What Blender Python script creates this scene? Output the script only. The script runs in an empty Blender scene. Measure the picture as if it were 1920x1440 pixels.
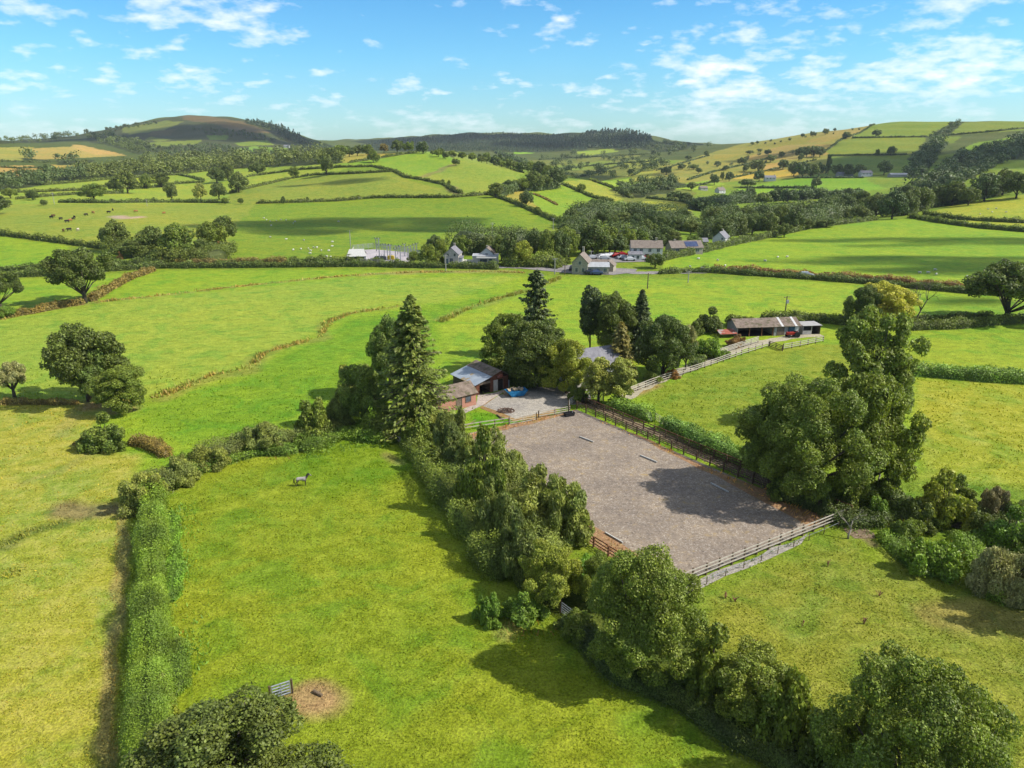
import bpy, math, random
import numpy as np
from mathutils import Vector, Matrix, Euler
R = math.radians
rng = np.random.default_rng(11)
random.seed(11)
SC = bpy.context.scene
COL = SC.collection

# ------------------------------------------------------------------ camera, sky, sun, exposure
F, CU, CV, PITCH, H0 = 1333.0, 960.0, 720.0, R(18.3), 38.0
SP, CP = math.sin(PITCH), math.cos(PITCH)
cam_d = bpy.data.cameras.new('camera'); cam = bpy.data.objects.new('camera', cam_d); COL.objects.link(cam)
cam_d.sensor_width = 36.0; cam_d.lens = 36.0*F/1920.0; cam_d.clip_start = .5; cam_d.clip_end = 30000
cam.location = (0, 0, H0); cam.rotation_euler = (R(90)-PITCH, 0, 0)
SC.camera = cam
SUN_EL, SUN_AZ = R(44), R(-8)          # azimuth counted from +X towards +Y
SUND = Vector((math.cos(SUN_EL)*math.cos(SUN_AZ), math.cos(SUN_EL)*math.sin(SUN_AZ), math.sin(SUN_EL)))
sun_d = bpy.data.lights.new('sun', 'SUN'); sun = bpy.data.objects.new('sun', sun_d); COL.objects.link(sun)
sun_d.energy = 4.6; sun_d.angle = R(.55); sun_d.color = (1.0, .955, .87)
sun.rotation_euler = SUND.to_track_quat('Z', 'Y').to_euler(); sun.location = (200, 0, 400)
SC.view_settings.view_transform = 'Standard'; SC.view_settings.look = 'None'
SC.view_settings.exposure = .74; SC.view_settings.gamma = 1
SC.cycles.use_denoising = True
SC.cycles.max_bounces = 6; SC.cycles.diffuse_bounces = 3; SC.cycles.transparent_max_bounces = 12
SC.cycles.transmission_bounces = 3; SC.cycles.glossy_bounces = 2

world = bpy.data.worlds.new('World'); SC.world = world; world.use_nodes = True
nt = world.node_tree; nt.nodes.clear()
def N(tree, typ, **kw):
    n = tree.nodes.new(typ)
    for k, v in kw.items():
        if k.startswith('i_'):
            key = k[2:]
            key = int(key) if key.isdigit() else key.replace('_', ' ')
            n.inputs[key].default_value = v
        else: setattr(n, k, v)
    return n
def ramp(tree, src, stops, interp='LINEAR'):
    n = tree.nodes.new('ShaderNodeValToRGB'); n.color_ramp.interpolation = interp
    e = n.color_ramp.elements
    while len(e) < len(stops): e.new(.5)
    for i, (p, c) in enumerate(stops):
        e[i].position = p; e[i].color = c if len(c) == 4 else (*c, 1)
    if src is not None: tree.links.new(src, n.inputs[0])
    return n
def mth(tree, op, a, b=None, c=None, clamp=False):
    n = tree.nodes.new('ShaderNodeMath'); n.operation = op; n.use_clamp = clamp
    for i, x in enumerate((a, b, c)):
        if x is None: continue
        if isinstance(x, (int, float)): n.inputs[i].default_value = x
        else: tree.links.new(x, n.inputs[i])
    return n.outputs[0]
def mixc(tree, fac, a, b, mode='MIX'):
    n = tree.nodes.new('ShaderNodeMix'); n.data_type = 'RGBA'; n.blend_type = mode; n.clamp_factor = True
    for i, x in ((0, fac), (6, a), (7, b)):
        if isinstance(x, (int, float)): n.inputs[i].default_value = x
        elif isinstance(x, tuple): n.inputs[i].default_value = x if len(x) == 4 else (*x, 1)
        else: tree.links.new(x, n.inputs[i])
    return n.outputs[2]
def build_world():
    L = nt.links.new
    out = N(nt, 'ShaderNodeOutputWorld'); bg = N(nt, 'ShaderNodeBackground')
    sky = N(nt, 'ShaderNodeTexSky', sky_type='NISHITA', sun_disc=False, sun_elevation=SUN_EL,
            sun_rotation=math.pi/2-SUN_AZ, air_density=1.0, dust_density=.6, ozone_density=2.0)
    tc = N(nt, 'ShaderNodeTexCoord'); sep = N(nt, 'ShaderNodeSeparateXYZ')
    L(tc.outputs['Generated'], sep.inputs[0])
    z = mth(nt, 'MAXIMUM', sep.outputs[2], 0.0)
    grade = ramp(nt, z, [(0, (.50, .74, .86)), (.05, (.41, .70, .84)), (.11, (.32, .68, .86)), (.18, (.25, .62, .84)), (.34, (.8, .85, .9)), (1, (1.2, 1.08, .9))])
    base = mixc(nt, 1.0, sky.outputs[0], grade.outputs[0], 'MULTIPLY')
    # a layer of thin broken cloud on a plane above
    zz = mth(nt, 'ADD', z, .26)
    dx = mth(nt, 'DIVIDE', sep.outputs[0], zz); dy = mth(nt, 'DIVIDE', sep.outputs[1], zz)
    comb = N(nt, 'ShaderNodeCombineXYZ'); L(dx, comb.inputs[0]); L(dy, comb.inputs[1])
    comb.inputs[2].default_value = 3.7
    big = N(nt, 'ShaderNodeTexNoise', i_Scale=.62, i_Detail=2.5, i_Roughness=.5); L(comb.outputs[0], big.inputs['Vector'])
    n1 = N(nt, 'ShaderNodeTexNoise', i_Scale=4.6, i_Detail=9.0, i_Roughness=.55, i_Distortion=.1); L(comb.outputs[0], n1.inputs['Vector'])
    n2 = N(nt, 'ShaderNodeTexNoise', i_Scale=12.0, i_Detail=6.0, i_Roughness=.55, i_Distortion=.1); L(comb.outputs[0], n2.inputs['Vector'])
    dens = mth(nt, 'ADD', mth(nt, 'MULTIPLY', n1.outputs[0], .52), mth(nt, 'MULTIPLY', n2.outputs[0], .48))
    dens = mth(nt, 'ADD', dens, mth(nt, 'MULTIPLY', mth(nt, 'SUBTRACT', big.outputs[0], .53), .95))
    # one taller heap of cloud standing over the right hand hills
    dv = N(nt, 'ShaderNodeVectorMath', operation='DISTANCE'); mp = N(nt, 'ShaderNodeMapping'); L(tc.outputs['Generated'], mp.inputs[0]); mp.inputs['Scale'].default_value = (1, 1, 2.6)
    L(mp.outputs[0], dv.inputs[0]); dv.inputs[1].default_value = (.505, .860, .072*2.6)
    heap = ramp(nt, dv.outputs['Value'], [(.0, (.20, .20, .20)), (.07, (.12, .12, .12)), (.13, (0, 0, 0))])
    dens = mth(nt, 'ADD', dens, heap.outputs[0])
    cl = ramp(nt, dens, [(.465, (0, 0, 0)), (.55, (.40, .40, .40)), (.66, (.88, .88, .88))])
    fade = ramp(nt, z, [(.0, (.0, .0, .0)), (.03, (.5, .5, .5)), (.07, (1, 1, 1)), (1, (1, 1, 1))])
    fac = mth(nt, 'MULTIPLY', cl.outputs[0], fade.outputs[0])
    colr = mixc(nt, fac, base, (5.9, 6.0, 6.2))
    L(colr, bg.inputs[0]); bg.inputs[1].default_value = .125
    L(bg.outputs[0], out.inputs[0])
build_world()

# ------------------------------------------------------------------ small tools
def s2l(c):
    c = np.asarray(c, float)/255.0
    return np.where(c <= .04045, c/12.92, ((c+.055)/1.055)**2.4)
LIT = 1.9                                   # how bright a white surface in the sun renders
def alb(*c):
    return tuple(float(x) for x in np.clip(s2l(c)/LIT, .002, .85))
def props(o, label=None, cat=None, group=None, kind=None):
    if label: o['label'] = label
    if cat: o['category'] = cat
    if group: o['group'] = group
    if kind: o['kind'] = kind
    return o
def empty(name, loc, rz=0, label=None, cat=None, group=None, scale=None):
    o = bpy.data.objects.new(name, None); COL.objects.link(o)
    o.location = loc; o.rotation_euler = (0, 0, rz); o.empty_display_size = .3
    if scale is not None: o.scale = scale
    return props(o, label, cat, group)
def link(name, me, parent=None, mat=None, loc=None):
    o = bpy.data.objects.new(name, me); COL.objects.link(o)
    if parent is not None: o.parent = parent
    if loc is not None: o.location = loc
    if mat is not None:
        if len(me.materials) == 0: me.materials.append(mat)
        elif me.materials[0] != mat:
            o.material_slots[0].link = 'OBJECT'; o.material_slots[0].material = mat
    return o
def npmesh(name, V, Q=None, T=None, attr=None, smooth=False):
    """V (n,3); Q (m,4) quads; T (k,3) triangles; attr {name: (n,4) colours or (n,) floats}"""
    me = bpy.data.meshes.new(name)
    V = np.asarray(V, np.float32); me.vertices.add(len(V)); me.vertices.foreach_set('co', V.ravel())
    Q = np.zeros((0, 4), np.int32) if Q is None or len(Q) == 0 else np.asarray(Q, np.int32)
    T = np.zeros((0, 3), np.int32) if T is None or len(T) == 0 else np.asarray(T, np.int32)
    me.loops.add(Q.size+T.size); me.loops.foreach_set('vertex_index', np.concatenate([Q.ravel(), T.ravel()]))
    me.polygons.add(len(Q)+len(T))
    st = np.concatenate([np.arange(len(Q))*4, Q.size+np.arange(len(T))*3]).astype(np.int32)
    me.polygons.foreach_set('loop_start', st)
    me.polygons.foreach_set('use_smooth', np.full(len(st), smooth))
    for k, a in (attr or {}).items():
        a = np.asarray(a, np.float32)
        if a.ndim == 2:
            at = me.attributes.new(k, 'FLOAT_COLOR', 'POINT'); at.data.foreach_set('color', a.ravel())
        else:
            at = me.attributes.new(k, 'FLOAT', 'POINT'); at.data.foreach_set('value', a.ravel())
    me.update(calc_edges=True); me.validate()
    return me
class MB:
    """collects simple solids, then links them as one mesh object"""
    def __init__(s): s.v = []; s.f = []
    def add(s, vs, fs):
        k = len(s.v); s.v += [tuple(map(float, p)) for p in vs]; s.f += [tuple(i+k for i in f) for f in fs]; return s
    def hexa(s, p):      # 8 points: bottom ring 0-3, top ring 4-7
        return s.add(p, [(3, 2, 1, 0), (4, 5, 6, 7), (0, 1, 5, 4), (1, 2, 6, 5), (2, 3, 7, 6), (3, 0, 4, 7)])
    def box(s, x0, x1, y0, y1, z0, z1):
        return s.hexa([(x0, y0, z0), (x1, y0, z0), (x1, y1, z0), (x0, y1, z0), (x0, y0, z1), (x1, y0, z1), (x1, y1, z1), (x0, y1, z1)])
    def slab(s, a, b, c, d, t):   # quad a b c d thickened by t along its normal
        a, b, c, d = map(Vector, (a, b, c, d)); n = (b-a).cross(d-a).normalized()*t
        return s.hexa([a, b, c, d, a+n, b+n, c+n, d+n])
    def beam(s, a, b, w, h, up=(0, 0, 1)):
        a, b = Vector(a), Vector(b); d = (b-a).normalized(); u = Vector(up)
        x = d.cross(u)
        if x.length < 1e-4: x = d.cross(Vector((1, 0, 0)))
        x.normalize(); y = x.cross(d).normalized(); x *= w/2; y *= h/2
        return s.hexa([a-x-y, a+x-y, b+x-y, b-x-y, a-x+y, a+x+y, b+x+y, b-x+y])
    def tube(s, pts, rad, n=6, cap=True):
        pts = [Vector(p) for p in pts]; k0 = len(s.v); vs = []
        for i, p in enumerate(pts):
            d = (pts[min(i+1, len(pts)-1)]-pts[max(i-1, 0)]).normalized()
            x = d.cross(Vector((.31, .95, .05))).normalized(); y = d.cross(x)
            r = rad[i] if hasattr(rad, '__len__') else rad
            for j in range(n):
                a = 2*math.pi*j/n; vs.append(p+x*(r*math.cos(a))+y*(r*math.sin(a)))
        fs = [(i*n+j, i*n+(j+1) % n, (i+1)*n+(j+1) % n, (i+1)*n+j) for i in range(len(pts)-1) for j in range(n)]
        if cap: fs += [tuple(range(n))[::-1], tuple(range((len(pts)-1)*n, len(pts)*n))]
        return s.add(vs, fs)
    def mesh(s, name, smooth=False):
        me = bpy.data.meshes.new(name); me.from_pydata(s.v, [], s.f)
        if smooth: me.polygons.foreach_set('use_smooth', np.full(len(s.f), True))
        me.update(); return me
    def build(s, name, mat, parent=None, smooth=False, loc=None):
        return link(name, s.mesh(name, smooth), parent, mat, loc)

# ------------------------------------------------------------------ terrain height field (world x, y -> z)
def z_from(Y, v):
    t = (v-CV)/F
    return H0-Y*(SP+t*CP)/(CP-t*SP)
def zxy_to_uv(P):
    P = np.asarray(P, float); X, Y, D = P[..., 0], P[..., 1], H0-P[..., 2]
    zc = Y*CP+D*SP; yc = D*CP-Y*SP
    return CU+F*X/zc, CV+F*yc/zc
# per column: (distance, row at which the ground at that distance shows)
PROFILE = {
 -320: [(250,496),(330,432),(470,384),(640,346),(800,322),(950,302),(1200,276),(1450,256),(1700,266),(2600,272),(3600,276)],
    0: [(250,496),(320,436),(470,384),(640,347),(780,328),(920,310),(1150,284),(1400,262),(1550,258),(1900,276),(2800,272),(3600,276)],
  200: [(255,490),(325,438),(485,384),(680,342),(830,326),(950,314),(1250,294),(1800,268),(2300,254),(2600,247),(3200,262),(4200,270)],
  290: [(257,489),(330,438),(492,384),(690,344),(840,324),(975,311),(1275,295),(1800,268),(2300,240),(2560,221),(2760,221),(3250,252),(4200,269)],
  375: [(258,488),(335,438),(500,384),(700,346),(850,323),(1000,308),(1300,296),(1800,270),(2300,230),(2560,207),(2820,207),(3300,246),(4200,268)],
  500: [(262,484),(345,438),(505,382),(720,333),(850,314),(960,301),(1200,306),(1900,276),(2300,242),(2480,224),(2660,224),(3200,254),(4200,268)],
  590: [(266,480),(350,437),(520,379),(700,326),(850,300),(950,291),(1250,304),(2000,282),(2500,270),(3000,266),(3600,270),(4300,274)],
  700: [(268,478),(350,436),(520,375),(680,319),(830,289),(910,278),(1150,296),(1800,292),(2700,276),(3500,257),(4300,266)],
  850: [(270,476),(345,436),(520,370),(620,331),(720,299),(800,281),(1000,302),(1500,306),(2500,272),(3500,250),(4300,262)],
  950: [(270,476),(335,440),(500,371),(600,341),(710,314),(770,306),(1000,328),(1500,308),(2500,274),(3500,247),(4300,260)],
 1050: [(270,476),(335,440),(450,402),(560,366),(650,342),(740,336),(950,340),(1400,312),(2400,278),(3400,247),(4300,260)],
 1150: [(270,476),(340,438),(470,396),(600,366),(700,352),(820,346),(1150,328),(1700,300),(2400,268),(2850,240),(3050,240),(3700,262)],
 1250: [(270,476),(335,440),(460,400),(560,380),(720,360),(950,336),(1300,311),(1800,286),(2400,270),(2900,262),(3700,270)],
 1400: [(247,498),(295,466),(345,444),(430,432),(540,404),(700,372),(950,341),(1200,313),(1500,284),(1800,265),(2300,278),(3700,276)],
 1550: [(245,499),(310,459),(385,425),(460,412),(600,384),(800,346),(900,331),(1100,299),(1400,267),(1600,249),(1750,242),(2300,260),(3700,272)],
 1700: [(240,502),(310,457),(395,411),(460,402),(600,384),(800,343),(1000,309),(1200,278),(1400,249),(1600,226),(1720,225),(2200,248),(3700,270)],
 1920: [(230,507),(290,466),(345,431),(390,410),(465,366),(540,352),(700,334),(800,318),(1000,289),(1200,260),(1400,235),(1560,225),(2200,248),(3700,270)],
 2240: [(230,507),(290,466),(345,431),(390,408),(465,358),(540,340),(750,312),(1000,275),(1200,250),(1400,233),(1560,226),(2200,248),(3700,270)],
}
UH = np.arange(-900, 2840, 20.0)
LY = np.linspace(math.log(8), math.log(9000), 520); YY = np.exp(LY)
def build_table():
    cols = sorted(PROFILE); zc = []
    for c in cols:
        p = PROFILE[c]; y = [0, 150, 215]+[a for a, b in p]+[9000]
        z = [0, 0, .3]+[z_from(a, b) for a, b in p]
        z.append(z[-1]-40)
        zc.append(np.interp(YY, y, z))
    zc = np.array(zc); tab = np.zeros((len(UH), len(YY)))
    for j in range(len(YY)):
        tab[:, j] = np.interp(UH, cols, zc[:, j])
    def blur(a, ax, r):
        k = np.exp(-.5*(np.arange(-3*r, 3*r+1)/r)**2); k /= k.sum()
        pad = [(0, 0), (0, 0)]; pad[ax] = (3*r, 3*r); b = np.pad(a, pad, mode='edge')
        return np.apply_along_axis(lambda m: np.convolve(m, k, 'valid'), ax, b)
    return blur(blur(tab, 0, 2), 1, 4)
ZT = build_table()
def zt(x, y):
    x = np.asarray(x, float); y = np.maximum(np.asarray(y, float), 8.0)
    uh = np.clip((960+1333*1.053*x/y-UH[0])/20.0, 0, len(UH)-1.001)
    ly = np.clip((np.log(y)-LY[0])/(LY[1]-LY[0]), 0, len(LY)-1.001)
    i = uh.astype(int); j = ly.astype(int); a = uh-i; b = ly-j
    z = ZT[i, j]*(1-a)*(1-b)+ZT[i+1, j]*a*(1-b)+ZT[i, j+1]*(1-a)*b+ZT[i+1, j+1]*a*b
    w = np.clip((y-250)/500, 0, 1)
    z = z+w*(2.2*np.sin(x*.021+1.3*np.sin(y*.013))*np.sin(y*.017+1)+1.0*np.sin(x*.05+y*.031))
    w2 = np.clip((y-1500)/900, 0, 1)
    z = z+w2*(5*np.sin(x*.011+y*.004)*np.sin(y*.009+x*.003)+3*np.sin(x*.027-y*.013))
    return z
_YS = np.exp(np.linspace(math.log(20), math.log(5200), 1400))
def cast(u, v):
    """where the ray through photo pixel (u, v) first meets the terrain; past the skyline, the crest just below it"""
    u = np.atleast_1d(np.asarray(u, float)); v = np.atleast_1d(np.asarray(v, float))
    t = (v-CV)/F; fw = CP-SP*t; dn = SP+CP*t; sx = (u-CU)/F/fw; sl = dn/fw
    out = np.zeros((len(u), 3))
    for k in range(len(u)):
        X = _YS*sx[k]; zr = H0-_YS*sl[k]; g = zr-zt(X, _YS)
        hit = np.nonzero(g < 0)[0]
        if len(hit) and hit[0] > 0:
            i = hit[0]; a = g[i-1]/(g[i-1]-g[i]); Y = _YS[i-1]+(_YS[i]-_YS[i-1])*a
        elif len(hit): Y = _YS[0]
        else: Y = _YS[400+int(np.argmin((g/_YS)[400:]))]
        out[k] = (Y*sx[k], Y, zt(Y*sx[k], Y))
    return out
def at(u, v):
    return Vector(cast([u], [v])[0])
def px(P):           # metres per photo pixel at a world point
    return (P[1]*CP+(H0-P[2])*SP)/F
def dense(pts, step=6.0):
    """subdivide a pixel polyline"""
    o = []
    for (a, b), (c, d) in zip(pts[:-1], pts[1:]):
        n = max(1, int(math.hypot(c-a, d-b)/step))
        o += [(a+(c-a)*k/n, b+(d-b)*k/n) for k in range(n)]
    return o+[pts[-1]]
def cast_line(pts, step=6.0):
    d = dense(pts, step); return cast([p[0] for p in d], [p[1] for p in d])
def inpoly(x, y, P):
    P = np.asarray(P); r = np.zeros(x.shape, bool); j = len(P)-1
    for i in range(len(P)):
        xi, yi = P[i][:2]; xj, yj = P[j][:2]
        if yi != yj:
            r ^= ((yi > y) != (yj > y)) & (x < (xj-xi)*(y-yi)/(yj-yi)+xi)
        j = i
    return r
# ------------------------------------------------------------------ ground: one terrain sheet, its field colours by world polygons
def grass_material():
    m = bpy.data.materials.new('pasture'); m.use_nodes = True; t = m.node_tree; L = t.links.new
    b = t.nodes['Principled BSDF']; b.inputs['Roughness'].default_value = .85; b.inputs['Specular IOR Level'].default_value = .12
    g = N(t, 'ShaderNodeNewGeometry'); pos = g.outputs['Position']
    col = N(t, 'ShaderNodeAttribute', attribute_name='field_colour'); dry = N(t, 'ShaderNodeAttribute', attribute_name='dry')
    def noise(sc, det=4.0, rough=.55, dist=0.0, src=pos):
        n = N(t, 'ShaderNodeTexNoise', i_Scale=sc, i_Detail=det, i_Roughness=rough, i_Distortion=dist); L(src, n.inputs['Vector']); return n.outputs[0]
    st = N(t, 'ShaderNodeMapping'); L(pos, st.inputs[0]); st.inputs['Scale'].default_value = (.7, 1.05, 1.0); st.inputs['Rotation'].default_value = (0, 0, R(8))
    f1 = noise(5.0, 5.0, .7); f2 = noise(1.1, 5.0, .65, .6); f3 = noise(.16, 4.0, .6, .8); f4 = noise(.022, 3.0, .55)
    f5 = noise(.5, 4.0, .62, .5, st.outputs[0])
    k = mth(t, 'MULTIPLY', ramp(t, f1, [(.28, (.36, .36, .36)), (.5, (.96, .96, .96)), (.72, (1.62, 1.62, 1.62))]).outputs[0],
            ramp(t, f2, [(.3, (.76, .76, .76)), (.5, (1, 1, 1)), (.7, (1.22, 1.22, 1.22))]).outputs[0])
    k = mth(t, 'MULTIPLY', k, ramp(t, f5, [(.3, (.80, .80, .80)), (.5, (1, 1, 1)), (.72, (1.2, 1.2, 1.2))]).outputs[0])
    c = mixc(t, 1.0, col.outputs['Color'], k, 'MULTIPLY')
    # lusher and yellower patches
    lush = ramp(t, f3, [(.36, (.72, .92, .85)), (.5, (1, 1, 1)), (.64, (1.11, 1.05, 1.03))])
    c = mixc(t, 1.0, c, lush.outputs[0], 'MULTIPLY')
    c = mixc(t, 1.0, c, ramp(t, f4, [(.35, (.86, .96, .95)), (.65, (1.12, 1.03, 1.0))]).outputs[0], 'MULTIPLY')
    # dead straw lying among the green
    sf = mth(t, 'ADD', mth(t, 'MULTIPLY', f5, .55), mth(t, 'MULTIPLY', f2, .45))
    sm = mth(t, 'MULTIPLY', ramp(t, sf, [(.45, (0, 0, 0)), (.63, (1, 1, 1))]).outputs[0], dry.outputs['Fac'], clamp=True)
    c = mixc(t, sm, c, (.30, .235, .085))
    # scattered dark tussocks
    v = N(t, 'ShaderNodeTexVoronoi', i_Scale=.42); L(pos, v.inputs['Vector'])
    tus = ramp(t, mth(t, 'ADD', v.outputs['Distance'], mth(t, 'MULTIPLY', f2, .35)), [(.16, (1, 1, 1)), (.30, (0, 0, 0))])
    gate = ramp(t, noise(.09, 3.0), [(.5, (0, 0, 0)), (.62, (1, 1, 1))])
    c = mixc(t, mth(t, 'MULTIPLY', mth(t, 'MULTIPLY', tus.outputs[0], gate.outputs[0]), .4), c, mixc(t, 1.0, c, (.42, .62, .6), 'MULTIPLY'))
    L(c, b.inputs['Base Color'])
    bm = N(t, 'ShaderNodeBump', i_Strength=.85, i_Distance=.2)
    h = mth(t, 'ADD', mth(t, 'MULTIPLY', f1, .55), mth(t, 'MULTIPLY', f2, 1.3)); L(h, bm.inputs['Height']); L(bm.outputs[0], b.inputs['Normal'])
    return m
M_GRASS = grass_material()

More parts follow.
